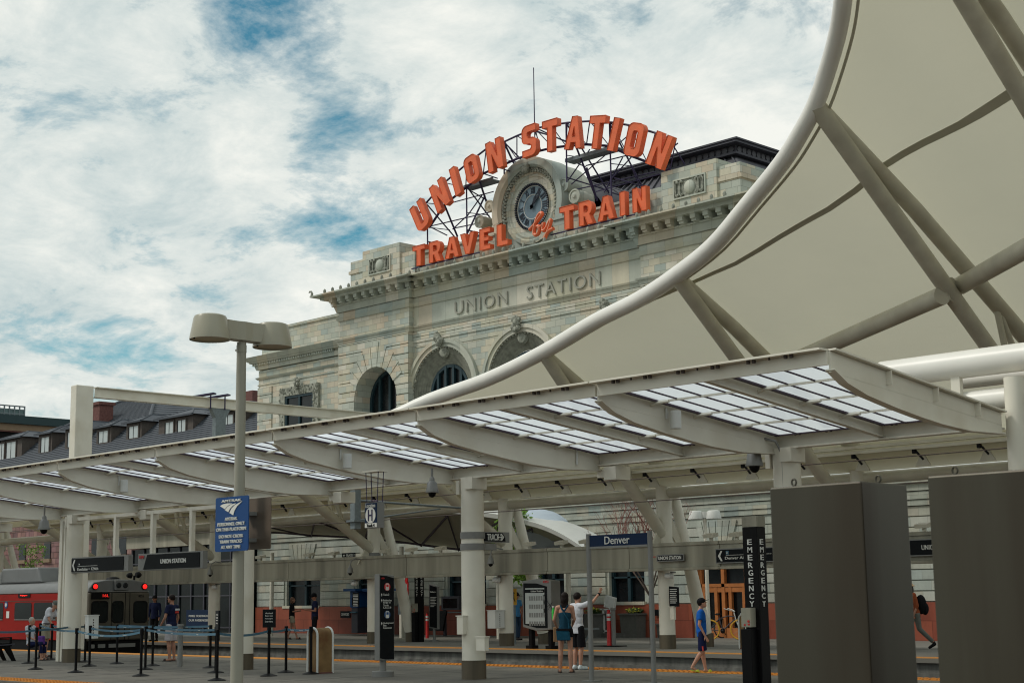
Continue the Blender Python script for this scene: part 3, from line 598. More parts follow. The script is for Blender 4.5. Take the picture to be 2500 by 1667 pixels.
for X0, X1, cx in ((PX0, PX1, AXc), (QX0, QX1, 2*CXF-AXc)):
    wallarch(X0, X1, YP, 0, zl[4], [(cx, az, AR)], 1.05)
    B('wall', MB().box(X0, X1, YP, YP+3, zl[4]+.002, zl[1]), 'stone', st)
    mb = MB(); band(mb, X0, X1, YP, zl[5], zl[4], .14, .18, 3); band(mb, X0, X1, YP, zl[6], zl[5]-.003, .05, .10, 3); B('string_course', mb, 'stone_plain', st)
    zz2 = [zl[7]-.455*i for i in range(22)][::-1]; courses(X0, X1, YP, zz2, [(cx, az, AR+.02)])
    courses(X0, X1, YP, [zl[7], zl[7]+.12, zl[6]], [], .05, .03)
    # voussoirs, standing a little prouder and joggled over the courses
    mb = MB(); ri = AR+.01
    for k in range(9):
        a0, a1 = R(28+124/9*k)+.012, R(28+124/9*(k+1))-.012; am = (a0+a1)/2; ro = AR+.62+.42*math.sin(am)**3+(.12 if k == 4 else 0)
        mb.prism([(cx+ri*math.cos(a0), az+ri*math.sin(a0)), (cx+ro*math.cos(a0), az+ro*math.sin(a0)), (cx+ro*math.cos(a1), az+ro*math.sin(a1)), (cx+ri*math.cos(a1), az+ri*math.sin(a1))], 'y', YP-.11, YP-.0)
    B('voussoirs', mb, 'stone', st)
def archwin(cx, cz, r, Y, zb, n=3, name='window'):
    w_ = B(name, MB().add([(cx+r*math.cos(math.pi*k/20), Y, cz+r*math.sin(math.pi*k/20)) for k in range(21)]+[(cx-r, Y, zb), (cx+r, Y, zb)], [tuple(range(23))]), 'glass', st)
    mb = MB()
    for k in range(20):
        a0, a1 = math.pi*k/20, math.pi*(k+1)/20; mb.prism([(cx+r*math.cos(a), cz+r*math.sin(a)) for a in (a0, a1)]+[(cx+(r-.14)*math.cos(a), cz+(r-.14)*math.sin(a)) for a in (a1, a0)], 'y', Y-.12, Y-.01)
    for i in range(1, n+1): x = cx-r+2*r*i/(n+1); mb.box(x-.07, x+.07, Y-.14, Y-.012, zb, cz+math.sqrt(r*r-(x-cx)**2)-.02)
    mb.box(cx-r, cx-r+.13, Y-.12, Y-.01, zb, cz).box(cx+r-.13, cx+r, Y-.12, Y-.01, zb, cz).box(cx-r, cx+r, Y-.11, Y-.008, cz-.75, cz-.66)
    B('frame', mb, 'greenframe', w_); return w_
archwin(AXc, az, AR-.05, YP+.95, 6); archwin(2*CXF-AXc, az, AR-.05, YP+.95, 6)
# centre bay: frieze, three great arches with coffered splays
B('wall', MB().box(PX1, QX0, YC, YC+3, zl[4]-.0, zl[1]), 'stone_plain', st)
azA = AY(1104, 825, YC).z; axA = CXF-4.93; RO = 2.32; azA -= RO; sp = CXF-axA
arcs = [(axA+sp*i, azA, RO-.30) for i in range(3)]
wallarch(PX1, QX0, YC, 0, zl[4]-.002, arcs, .5)
mb = MB(); band(mb, PX1, QX0, YC, zl[5], zl[4], .14, .18, 1, 0, 0); band(mb, PX1, QX0, YC, zl[6], zl[5]-.003, .05, .10, 1, 0, 0); B('string_course', mb, 'stone_plain', st)
courses(PX1+.02, QX0-.02, YC, [azA+RO+.08+.26*i for i in range(int((zl[6]-azA-RO-.08)/.26)+1)], [], .05, .03)
for i, (cx, cz, r) in enumerate(arcs):
    mb = MB(); n = 40
    for k in range(n):
        a0, a1 = math.pi*k/n, math.pi*(k+1)/n
        for r0, r1, pr in ((RO-.32, RO-.14, .10), (RO-.137, RO+.02, .17)): mb.prism([(cx+q*math.cos(a), cz+q*math.sin(a)) for q, a in ((r0, a0), (r1, a0), (r1, a1), (r0, a1))], 'y', YC-pr, YC+.02)
    for s in (-1, 1): mb.box(min(cx+s*(RO-.32), cx+s*(RO+.02)), max(cx+s*(RO-.32), cx+s*(RO+.02)), YC-.1, YC+.02, 5, cz)
    B('arch_moulding', mb, 'stone_plain', st)
    mb = MB(); rings = 7; prof = [(RO-.32, YC+.02)]; r0 = RO-.34
    for j in range(rings):
        ra, rb = r0-.72*j/rings, r0-.72*(j+1)/rings; ya, yb = YC+.42*j/rings, YC+.42*(j+1)/rings; prof += [(ra-.03, ya+.005), (rb+.012, yb-.02), (rb+.03, yb-.002)]
    vs = []; fs = []; n = 36
    for rr, yy_ in prof:
        for k in range(n+1): a = math.pi*k/n; vs.append((cx+rr*math.cos(a), yy_, cz+rr*math.sin(a)))
    for j in range(len(prof)-1):
        for k in range(n): q = j*(n+1)+k; fs.append((q, q+1, q+n+2, q+n+1))
    mb.add(vs, fs)
    for s in (-1, 1): mb.add([(cx+s*(RO-.34), YC, 5), (cx+s*(RO-.34), YC, cz), (cx+s*(RO-1.06), YC+.42, cz), (cx+s*(RO-1.06), YC+.42, 5)], [(0, 1, 2, 3)])
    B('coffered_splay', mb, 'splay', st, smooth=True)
    mb = MB()
    for k in range(34): a = math.pi*(k+.5)/34; mb.ball((cx+(RO-.35)*math.cos(a), YC-.03, cz+(RO-.35)*math.sin(a)), (.055, .06, .055), 6, 4)
    B('bead_moulding', mb, 'carved', st, smooth=True)
    archwin(cx, cz, RO-1.06, YC+.50, 5, 4)
    mb = MB(); random.seed(i+2)
    for k in range(20): a = random.uniform(0, 6.28); q = random.uniform(0, .26); mb.ball((cx+q*math.cos(a)*.8, YC-.22-random.uniform(0, .12), cz+RO+.05+q*math.sin(a)*1.25), (random.uniform(.08, .16),)*3, 7, 5)
    mb.lathe((cx, YC+.12, cz+RO-.52), [(.05, -.2), (.24, -.12), (.30, 0), (.26, .06)], 14, 'y')
    B('cartouche', mb, 'carved', st, smooth=True)
mb = MB()
for cxs in (PX1+.08, (arcs[0][0]+arcs[1][0])/2, (arcs[1][0]+arcs[2][0])/2, QX0-.08):
    hw = .0 if cxs in (PX1+.08, QX0-.08) else .9
zsp = azA+RO-.1; B('spandrel_frame', MB().box(PX1+.12, PX1+.16, YC-.03, YC+.01, azA+.6, zsp).box(PX1+.12, PX1+1.05, YC-.03, YC+.01, zsp-.04, zsp), 'stone_plain', st)
B('spandrel_panel', MB().prism([(arcs[0][0]+.95, zsp), (arcs[1][0]-.95, zsp), (arcs[1][0]-1.25, zsp-.16), (arcs[0][0]+1.25, zsp-.16)], 'y', YC-.03, YC+.01), 'stone_plain', st)
a, b = xz(1111, 752, YC-.02), xz(1240, 722, YC-.02); zc = (zl[3]+zl[4])/2
T('UNION', ((a[0]+b[0])/2, YC, zc), b[0]-a[0], .56, st, 'carve', 'carved_lettering', d=.035, off=-.004, sp=1.15)
a, b = xz(1287, 700, YC-.02), xz(1466, 680, YC-.02); T('STATION', ((a[0]+b[0])/2, YC, zc), b[0]-a[0], .56, st, 'carve', 'carved_lettering', d=.035, off=-.004, sp=1.15)
mb = MB()                                    # serifs of the carved letters
B('frieze_moulding', MB().box(PX1+.05, QX0-.05, YC-.03, YC-.001, zl[4]+.02, zl[4]+.06), 'stone_plain', st)
# parapets
zp = zTip
def pavpar(x0, x1, mir):
    h = AY(1000, 590, YP+.3).z if 0 else zp+1.25
    mb = MB(); w_ = x1-x0; yb = YP+.25
    f = lambda a, b: (x1-b*w_, x1-a*w_) if mir else (x0+a*w_, x0+b*w_)
    for a, b, za, zb_, dy in ((.02, .24, 0, 1.62, .10), (.235, .80, 0, 1.95, 0), (.795, 1.0, 0, 1.42, .10)):
        q = f(a, b); mb.box(q[0], q[1], yb+dy, yb+3.5, zp+za, zp+zb_)
    q = f(0, .24); mb.box(q[0], q[1], yb+.05, yb+3.4, zp+1.02, zp+1.16); q = f(0, 1); mb.box(q[0]+.02, q[1]-.02, yb-.12, yb+.3, zp-.02, zp+.2)
    B('parapet', mb, 'stone', st)
    q = f(.35, .66); c = (q[0]+q[1])/2; zc = zp+1.10
    mb = MB(); mb.box(q[0], q[1], yb-.005, yb+.01, zc-.34, zc+.34)
    B('panel_recess', mb, 'carved', st)
    mb = MB(); fr = .05
    mb.box(q[0]-fr, q[0], yb-.06, yb+.01, zc-.4, zc+.4).box(q[1], q[1]+fr, yb-.06, yb+.01, zc-.4, zc+.4).box(q[0], q[1], yb-.06, yb+.01, zc+.34, zc+.4).box(q[0], q[1], yb-.06, yb+.01, zc-.4, zc-.34); B('panel_frame', mb, 'stone_plain', st)
    B('boss', MB().lathe((c, yb+.02, zc), [(.27, 0), (.27, -.05), (.24, -.09), (.12, -.14), (.02, -.155)], 20, 'y'), 'stone_plain', st, smooth=True)
    for s in (-1, 1):
        for k in (0, 1):
            x = c+s*(.40+.21*k); pts = [(x-s*.07, zc+.26), (x, zc+.31), (x+s*.055, zc+.22), (x+s*.06, zc), (x+s*.055, zc-.22), (x, zc-.31), (x-s*.07, zc-.26)]
            B('scroll', MB().tube([(a, yb-.05, b) for a, b in pts], .035, 8).ball((x-s*.06, yb-.06, zc+.25), .055, 8, 5).ball((x-s*.06, yb-.06, zc-.25), .055, 8, 5), 'carved', st, smooth=True)
pavpar(PX0+.3, PX1+.0, False); pavpar(QX0, QX1-.3, True)
for a_, b_ in ((PX1+.05, CX-1.75), (CX+1.75, QX0-.05)): B('parapet', MB().box(a_, b_, YC+.25, YC+.9, zp-.3, zp+1.2), 'stone', st); B('coping', MB().box(a_, b_, YC+.18, YC+.95, zp+1.203, zp+1.30), 'stone_plain', st)
B('roof_deck', MB().box(PX0+1, QX1-1, YC+.9, 60, zp-.5, zp+.3), 'stone_plain', st)
# clock aedicule
cz = AY(1294.3, 503.4, YK).z; yk = YK
ck = B('clock_surround', MB().add([], []).prism([(CX+2.05*math.cos(math.pi*k/36), cz+2.05*math.sin(math.pi*k/36)) for k in range(37)]+[(CX-2.05, zp-.2), (CX+2.05, zp-.2)], 'y', yk+.22, yk+1.9), 'stone_plain', st)
def ring(r0, r1, y0, y1, a0=0, a1=360, n=48, prof=None):
    mb = MB(); vs = []; fs = []; pr = [(r0, y1), (r0, y0), (r1, y0), (r1, y1)] if not prof else prof; k_ = len(pr)
    for k in range(n+1):
        a = R(a0+(a1-a0)*k/n)
        for r, y in pr: vs.append((CX+r*math.cos(a), y, cz+r*math.sin(a)))
    for k in range(n):
        for j in range(k_-1): q = k*k_+j; fs.append((q, q+1, q+k_+1, q+k_))
    return mb.add(vs, fs)
B('arch_moulding', ring(1.72, 2.12, yk-.25, yk+.3, -15, 195, prof=[(1.70, yk+.25), (1.70, yk-.10), (1.76, yk-.16), (1.80, yk-.24), (2.02, yk-.28), (2.12, yk-.26), (2.12, yk+1.0)]), 'stone_plain', ck, smooth=True)
for s in (-1, 1): B('pilaster', MB().box(min(CX+s*1.70, CX+s*2.12), max(CX+s*1.70, CX+s*2.12), yk-.26, yk+1., zp-.1, cz-.5), 'stone_plain', ck)
mb = MB(); random.seed(4)
for k in range(110):
    a = R(-22+224*k/110); r = 1.60+.07*math.sin(k*2.1); mb.ball((CX+r*math.cos(a), yk-.02, cz+r*math.sin(a)), (.07, .08, .06), 6, 4)
for k in range(10): mb.ball((CX-.02+random.uniform(-.12, .12), yk-.2+random.uniform(-.05, .05), cz+1.68+random.uniform(-.22, .22)), .13, 7, 5)
B('carved_garland', mb, 'carved', ck, smooth=True)
B('cove', ring(0, 0, 0, 0, 0, 360, prof=[(1.66, yk+.06), (1.50, yk+.02), (1.44, yk+.10), (1.34, yk+.06), (1.30, yk+.14), (1.06, yk+.16), (1.04, yk+.10), (1.0, yk+.20), (.98, yk+.24)]), 'stone', ck, smooth=True)
mb = MB()
for k in range(46): x = CX-1.1+2.2*(k/45); mb.ball((x, yk-.12+random.uniform(-.06, .05), zp+.22+.25*abs(x-CX)**1.5+random.uniform(-.05, .06)), random.uniform(.07, .13), 6, 4)
mb.tube([(CX-.75, yk-.3, zp+.14), (CX, yk-.36, zp+.1), (CX+.75, yk-.3, zp+.14)], [.1, .2, .1], 10); B('laurel_carving', mb, 'carved', ck, smooth=True)
cl = B('clock', MB().lathe((CX, yk+.19, cz), [(.98, .05), (.98, 0), (.90, -.01), (.02, -.012)], 48, 'y'), 'dial', st, smooth=False)
mb = MB()
for k in range(60):
    a = R(6*k); p = lambda r, w2: (CX+r*math.cos(a)-w2*math.sin(a), cz+r*math.sin(a)+w2*math.cos(a)); mb.prism([p(.93, -.022), p(1.03, -.022), p(1.03, .022), p(.93, .022)], 'y', yk+.05, yk+.17)
B('minute_ring', mb, 'numeral', cl); B('chapter_ring', ring(.905, .93, yk+.15, yk+.18), 'letter', cl); B('chapter_ring', ring(.525, .545, yk+.15, yk+.18), 'letter', cl)
for k, s in enumerate(('XII', 'I', 'II', 'III', 'IIII', 'V', 'VI', 'VII', 'VIII', 'IX', 'X', 'XI')):
    a = R(30*k); T(s, (CX+.72*math.sin(a), yk+.17, cz+.72*math.cos(a)), .075*len(s)+.03, .27, cl, 'numeral', 'numeral', d=.008, off=.012, tilt=a)
def hand(ang, ln, w0, bk): 
    a = R(ang); u = V((math.sin(a), 0, math.cos(a))); t = V((math.cos(a), 0, -math.sin(a))); c = V((CX, yk+.10, cz)); mb = MB()
    pts = [c-u*bk-t*w0, c+u*ln*.45-t*w0*1.2, c+u*ln*.6-t*w0*1.9, c+u*ln, c+u*ln*.6+t*w0*1.9, c+u*ln*.45+t*w0*1.2, c-u*bk+t*w0]
    mb.prism([(p.x, p.z) for p in pts], 'y', yk+.08, yk+.11); mb.lathe((CX, yk+.09, cz), [(.08, -.03), (.08, .03)], 14, 'y'); return mb
B('clock_hand', hand(30, .62, .035, .12), 'numeral', cl); B('clock_hand', hand(45, .86, .028, .14), 'numeral', cl)
for px, py, r in ((1376, 452, .30), (1403, 479, .31), (1194, 503, .27), (1170.5, 541, .29)):
    q = AY(px, py, yk-.1); c = B('volute', MB().lathe((q.x, yk-.1, q.z), [(r*.2, -.08), (r*.3, -.05), (r*.35, -.02), (r*.75, 0), (r*.8, -.04), (r, -.03), (r*1.0, .06), (r*.86, .15), (r*.98, .3), (r*.84, .42), (r*.96, .56), (r*.8, .7), (r*.8, .9)], 20, 'y'), 'stone_plain', ck, smooth=True)
for s, w1 in ((1, 1), (-1, 1)):
    mb = MB(); mb.box(min(CX+s*2.1, CX+s*2.85), max(CX+s*2.1, CX+s*2.85), yk-.05, yk+1., zp+.9, zp+1.75).box(min(CX+s*2.1, CX+s*3.3), max(CX+s*2.1, CX+s*3.3), yk-.02, yk+1., zp+.9, zp+1.1); B('flank_block', mb, 'stone', ck)
    x = CX+s*2.42; B('flank_panel', MB().box(x-.2, x+.2, yk-.09, yk-.05, zp+1.62, zp+1.66).box(x-.2, x+.2, yk-.09, yk-.05, zp+1.22, zp+1.26).box(x-.2, x-.16, yk-.09, yk-.05, zp+1.26, zp+1.62).box(x+.16, x+.2, yk-.09, yk-.05, zp+1.26, zp+1.62), 'stone_plain', ck)
mb = MB(); vs = []; fs = []; prof = [yk+1.9, yk+2.3, yk+9]       # metal barrel behind the clock
for y, r in ((yk+1.9, 1.95), (yk+2.4, 2.2), (yk+9, 2.2)):
    for k in range(25): a = math.pi*k/24; vs.append((CX+r*math.cos(a)*1.35, y, cz-.75+r*math.sin(a)))
for j in range(2):
    for k in range(24): q = j*25+k; fs.append((q, q+1, q+26, q+25))
mb.add(vs, fs)
for j in range(7):
    y = yk+2.3+j*.85; mb.tube([(CX+2.23*math.cos(math.pi*k/24)*1.35, y, cz-.75+2.23*math.sin(math.pi*k/24)) for k in range(25)], .04, 5)
B('barrel_roof', mb, 'metalroof', st, smooth=True)
# mansard with a crested deck
YR = 51.; a = AY(1797, 341, YR); b = AY(1151, 510, YR); xr, zr = a.x, a.z; xl = 2*CXF-xr
bk = AX(1897, 377, xr).y+6
mb = MB(); zb_ = zp+.6; ins = 4.2
lo = [(xl-ins, YR-ins), (xr+ins, YR-ins), (xr+ins, bk+ins), (xl-ins, bk+ins)]; hi = [(xl+.3, YR+.3), (xr-.3, YR+.3), (xr-.3, bk), (xl+.3, bk)]
mb.add([(x, y, zb_) for x, y in lo]+[(x, y, zr-.6) for x, y in hi], [(0, 1, 5, 4), (1, 2, 6, 5), (2, 3, 7, 6), (3, 0, 4, 7), (4, 5, 6, 7)])
for i in range(34):
    t = (i+.5)/34; p0 = V((lo[0][0]+(lo[1][0]-lo[0][0])*t, YR-ins, zb_)); p1 = V((hi[0][0]+(hi[1][0]-hi[0][0])*t, YR+.3, zr-.6)); mb.bar(p0+V((0, -.03, .05)), p1+V((0, -.03, .05)), .05, .07)
mb.bar((lo[0][0]*.5+hi[0][0]*.5, YR-ins*.5+.1, (zb_+zr-.6)/2+.04), (lo[1][0]*.5+hi[1][0]*.5, YR-ins*.5+.1, (zb_+zr-.6)/2+.04), .12, .08)
B('mansard_roof', mb, 'metalroof', st)
mb = MB()
for p0, p1, q0, q1 in ((0, .07, -.08, -.15), (.073, .16, -.02, -.08), (.163, .2, -.10, -.12)):
    mb.box(xl-q1-.3, xr+q1*-1+.15, YR-.3-q0*-1, bk, zr-p1, zr-p0)
mb.box(xl+.1, xr-.1, YR+.1, bk, zr-.52, zr-.2).box(xl-.05, xr+.05, YR-.1, bk, zr-.62, zr-.523)
B('deck_cornice', mb, 'darkmetal', st)
mb = MB()
n = int((xr-xl)/.34)
for i in range(n): mb.lathe((xl+.25+.34*i, YR+.08, zr-.36), [(.14, 0), (.14, -.03), (.10, -.035)], 10, 'y')
B('roundel_frieze', mb, 'metalroof', st); mb = MB()
for i in range(24): mb.lathe((xr-.08, YR+.3+.34*i, zr-.36), [(.14, 0), (.14, .03), (.10, .035)], 10, 'x')
B('roundel_frieze', mb, 'metalroof', st)
# left wing of the station
WX0 = AY(632, 900, YW).x; wz = lambda y: AY(640, y, YW).z
B('wall', MB().box(WX0, PX0, YW, YW+10, 0, wz(905)), 'stone', st)
mb = MB(); c0, c1, c2, c3 = wz(903), wz(893), wz(884), wz(874)
band(mb, WX0, PX0, YW, c0, c1-.003, .10, .16, 10, 1, 0); band(mb, WX0, PX0, YW, c1+.12, c2, .34, .38, 10, 1, 0); band(mb, WX0, PX0, YW, c2+.003, c3, .42, .62, 10, 1, 0); band(mb, WX0, PX0, YW, c1, c1+.117, .08, .08, 10, 1, 0)
zq = wz(922); band(mb, WX0, PX0, YW, zq-.1, zq, .06, .14, 10, 1, 0); band(mb, WX0, PX0, YW, zq-.42, zq-.36, .03, .05, 10, 1, 0); B('cornice', mb, 'stone_plain', st)
mb = MB()
for i in range(46): x = WX0-.2+.145*i; mb.box(x, x+.085, YW-.27, YW-.05, c1-.01, c1+.115)
B('dentil_row', mb, 'stone_plain', st)
B('parapet', MB().box(WX0+.12, PX0, YW+.1, YW+9, c3, wz(812)).box(WX0+.06, PX0, YW+.02, YW+9.2, wz(812), wz(806)), 'stone', st)
wx, wt = xz(728, 925, YW); zs2 = [zq-.5-.44*i for i in range(22)][::-1]
for x0, x1 in ((WX0-.0, WX0+1.2), (PX0-.75, PX0)):
    mb = MB()
    for i in range(21): mb.box(x0, x1, YW-.06, YW, zs2[i]+.02, zs2[i+1]-.02)
    B('quoin', mb, 'stone', st)
a = AY(647, 950, YW); l_, r_ = AY(688, 950, YW).x, AY(782, 940, YW).x; t_ = AY(735, 942, YW).z
mb = MB(); mb.box(l_, l_+.42, YW-.14, YW, t_-3.2, t_).box(r_-.42, r_, YW-.14, YW, t_-3.2, t_).box(l_+.42, r_-.42, YW-.14, YW, t_-.42, t_); random.seed(3)
for k in range(150):
    e_ = random.choice((0, 1, 2)); 
    if e_ == 2: x, z = random.uniform(l_, r_), t_-.2+random.uniform(-.18, .2)
    else: x, z = (l_ if e_ else r_-.42)+random.uniform(0, .42), t_-random.uniform(0, 3.1)
    mb.ball((x, YW-.15, z), (random.uniform(.03, .07),)*3, 5, 4)
for k in range(12): mb.ball(((l_+r_)/2+random.uniform(-.13, .13), YW-.25, t_+.1+random.uniform(-.3, .32)), random.uniform(.07, .12), 6, 4)
B('window_surround', mb, 'carved', st)
w_ = B('window', MB().box(l_+.44, r_-.44, YW-.02, YW-.01, t_-3, t_-.44), 'glass', st); B('frame', MB().box(l_+.43, r_-.43, YW-.10, YW-.02, t_-.54, t_-.42).box(l_+.43, l_+.55, YW-.10, YW-.02, t_-3, t_-.54).box(r_-.55, r_-.43, YW-.10, YW-.02, t_-3, t_-.54).box((l_+r_)/2-.06, (l_+r_)/2+.06, YW-.1, YW-.02, t_-3, t_-.54), 'greenframe', w_)
# ground floor range with a ledge, below the upper fronts
GX0, GX1 = AY(627, 1460, YB).x, -8.
wins = [(-59.25, -56.66, 1.26, 3.1), (-54.0, -51.6, 1.26, 3.1), (-47.95, -45.6, 1.26, 3.1), (-42.6, -41.2, 1.26, 3.1), (-38.85, -37.1, 1.3, 3.1), (-34.75, -32.5, 0.02, 3.0), (-27.2, -26.3, 0.6, 3.0), (-22, -20.5, 1.3, 3.1), (-17, -15, 1.3, 3.1)]
mb = MB(); xs = [GX0]
for a, b, c, d in wins: mb.box(xs[-1], a, YB+.06, YB+.9, 0, 3.3); mb.box(a, b, YB+.06, YB+.9, d, 3.3); mb.box(a, b, YB+.06, YB+.9, 0, c) if c > .1 else None; xs.append(b)
mb.box(xs[-1], GX1, YB+.06, YB+.9, 0, 3.3).box(GX0, GX1, YB+.06, YB+1.2, 3.3, 5.15); B('wall', mb, 'stone_low', st)
mb = MB()
for i in range(6):
    z0 = 1.22+.335*i; xs = [GX0]
    for a, b, c, d in wins+[(GX1, GX1, 0, 0)]:
        if z0 < d-.1 or a == GX1: mb.box(xs[-1], a-.14, YB, YB+.058, z0+.02, z0+.315); xs.append(b+.14)
        else: pass
for i in range(6, 9): mb.box(GX0, GX1, YB+.0, YB+.058, 1.22+.335*i+.02, 1.22+.335*i+.315)
B('rusticated_wall', mb, 'stone_low', st)
mb = MB()
for z0, z1, p in ((4.24, 4.42, .06), (4.44, 4.68, .10), (4.71, 4.94, .14), (4.97, 5.18, .26)): mb.box(GX0-.1, GX1, YB-p, YB+1.2, z0, z1)
B('ledge', mb, 'stone_low', st)
mb = MB(); xs = [GX0]
for a, b, c, d in wins:
    if c < .7: mb.box(xs[-1], a-.05, YB-.08, YB+.055, 0, 1.20); xs.append(b+.05)
mb.box(xs[-1], GX1, YB-.08, YB+.055, 0, 1.20); B('plinth', mb, 'granite', st)
for a, b, c, d in wins:                                  # flat arches fan over each window
    cxw = (a+b)/2; mb = MB()
    for k in range(6):
        t0, t1 = -1+k/3+.02, -1+(k+1)/3-.02; hw0, hw1 = (b-a)*.28, (b-a)*.42
        mb.prism([(cxw+hw0*t0, 3.12), (cxw+hw0*t1, 3.12), (cxw+hw1*t1, 4.1), (cxw+hw1*t0, 4.1)], 'y', YB-.05, YB+.0)
    B('keystones', mb, 'stone_low', st)
    if c > .1:
        w_ = B('window', MB().box(a, b, YB+.34, YB+.36, c, d), 'glass', st); m = MB().box(a, a+.12, YB+.2, YB+.33, c, d).box(b-.12, b, YB+.2, YB+.33, c, d).box(cxw-.07, cxw+.07, YB+.2, YB+.33, c, d).box(a, b, YB+.2, YB+.33, (c+d)/2-.03, (c+d)/2+.03)
        B('frame', m, 'greenframe', w_); B('sill', MB().box(a-.1, b+.1, YB-.12, YB+.3, c-.12, c), 'stone_plain', w_)
    else:
        dr = E('door', (cxw, YB+.3, 0)); dr.parent = st; dr.location = V((cxw, YB+.3, 0))-st.location
        m = MB().box(a, b, YB+.25, YB+.4, 1.78, 1.9).box(a, a+.18, YB+.25, YB+.4, 0, 3).box(b-.18, b, YB+.25, YB+.4, 0, 3).box(a, b, YB+.25, YB+.4, 2.72, 3.)
        for s in (a+.18, a+.72, b-.90, b-.30): m.box(s, s+.13, YB+.26, YB+.39, 0, 1.78)
        m.box(a+.18, b-.18, YB+.27, YB+.38, 0, .35).box(a+.18, b-.18, YB+.27, YB+.38, 1.6, 1.78).box(cxw-.07, cxw+.07, YB+.25, YB+.4, 0, 3.0); B('door_frame', m, 'wood', dr); B('pane', MB().box(a+.1, b-.1, YB+.42, YB+.43, 0, 2.95), 'glass', dr)
x = -41.
while x < -12:
    B('uplight', MB().cbox((x, YB-.1, 5.24), (.3, .18, .09)), 'inner', st); x += 2.1
B('inner_return', MB().box(AY(627, 1460, YB).x-.1, AY(627, 1460, YB).x, YB+.1, YB+2, 0, 5), 'stone_low', st)
# clock gable is served by a flagpole
p = AY(1305, 300, 47.); B('flagpole', MB().tube([(p.x, 47, zp+1), (p.x, 47, AY(1305, 165, 47).z)], [.035, .02], 8), 'navy', st)
# ================================================================ rooftop letters
def arc(cx, cy, rx, ry, a0, a1, n=6): return [(cx+rx*math.cos(R(a0+(a1-a0)*k/n)), cy+ry*math.sin(R(a0+(a1-a0)*k/n))) for k in range(n+1)]
def LET(ch):
    """outlines in a box one high; returns width, loops"""
    s = .225
    if ch == 'I': return .25, [[(0, 0), (.25, 0), (.25, 1), (0, 1)]]
    if ch == 'T': return .66, [[(.33-s/2, 0), (.33+s/2, 0), (.33+s/2, 1-s), (.66, 1-s), (.66, 1), (0, 1), (0, 1-s), (.33-s/2, 1-s)]]
    if ch == 'L': return .5, [[(0, 0), (.5, 0), (.5, s), (s, s), (s, 1), (0, 1)]]
    if ch == 'E': return .52, [[(0, 0), (.52, 0), (.52, s*.9), (s, s*.9), (s, .41), (.45, .41), (.45, .60), (s, .60), (s, 1-s*.9), (.52, 1-s*.9), (.52, 1), (0, 1)]]
    if ch == 'V': return .68, [[(.24, 0), (.44, 0), (.68, 1), (.46, 1), (.34, .38), (.22, 1), (0, 1)]]
    if ch == 'A': return .70, [[(0, 0), (.21, 0), (.255, .2), (.445, .2), (.49, 0), (.70, 0), (.46, 1), (.24, 1)], [(.29, .38), (.35, .68), (.41, .38)]]
    if ch == 'N': return .68, [[(0, 0), (s, 0), (s, .56), (.68-s, 0), (.68, 0), (.68, 1), (.68-s, 1), (.68-s, .44), (s, 1), (0, 1)]]
    if ch == 'U': return .64, [[(.0, 1), (0, .2)]+arc(.2, .2, .2, .2, 180, 270)+arc(.44, .2, .2, .2, 270, 360)+[(.64, 1), (.64-s, 1), (.64-s, s+.03), (.64-s-.04, s-.01), (s+.04, s-.01), (s, s+.03), (s, 1)]]
    if ch == 'O': return .66, [arc(.2, .2, .2, .2, 180, 270)+arc(.46, .2, .2, .2, 270, 360)+arc(.46, .8, .2, .2, 0, 90)+arc(.2, .8, .2, .2, 90, 180), [(s, s+.05), (s, 1-s-.05), (s+.05, 1-s), (.66-s-.05, 1-s), (.66-s, 1-s-.05), (.66-s, s+.05), (.66-s-.05, s), (s+.05, s)]]
    if ch == 'S': return .62, [[(0, 0)]+[(.42, 0)]+arc(.42, .2, .2, .2, 270, 360)+arc(.42, .42, .2, .16, 0, 90)+[(s+.05, .60), (s, .65), (s, .74), (s+.05, .79), (.62, .79), (.62, 1)]+[(.2, 1)]+arc(.2, .8, .2, .2, 90, 180)+arc(.2, .58, .2, .17, 180, 270)+[(.62-s-.05, .40), (.62-s, .35), (.62-s, .26), (.62-s-.05, .21), (0, .21)]]
    if ch == 'R': return .64, [[(0, 0), (s, 0), (s, .36), (.27, .36), (.40, 0), (.64, 0), (.49, .40)]+arc(.42, .70, .2, .30, -50, 90, 8)+[(0, 1)], [(s, .55), (s, .81), (.36, .81)]+[(.42, .75), (.42, .62), (.36, .55)]]
def letter(ch, O, U, W, hgt, wd, dep, parent, tube=True):
    w0, loops = LET(ch); cu = bpy.data.curves.new('l', 'CURVE'); cu.dimensions = '2D'; cu.fill_mode = 'BOTH'; cu.extrude = dep/2
    for lp in loops:
        sp_ = cu.splines.new('POLY'); sp_.points.add(len(lp)-1); sp_.use_cyclic_u = True
        for i, (x, y) in enumerate(lp): sp_.points[i].co = ((x/w0-.5)*wd, y*hgt, 0, 1)
    ob = bpy.data.objects.new('l', cu); me = bpy.data.meshes.new_from_object(ob); vs = [p.co.copy() for p in me.vertices]; fs = [tuple(p.vertices) for p in me.polygons]
    bpy.data.objects.remove(ob); bpy.data.curves.remove(cu); bpy.data.meshes.remove(me)
    tr = lambda p: V(O)+W*p.x+U*p.y+V((0, -p.z, 0)); mb = MB(); mb.add([tr(p) for p in vs], fs)
    l_ = B('letter', mb, 'orange', parent)
    mb = MB()                                           # raised rim and neon line on the face
    for lp in loops:
        P = [tr(V(((x/w0-.5)*wd, y*hgt, dep/2+.012))) for x, y in lp]; mb.tube(P+[P[0]], .016, 4)
    B('letter_rim', mb, 'orange', l_)
    return l_
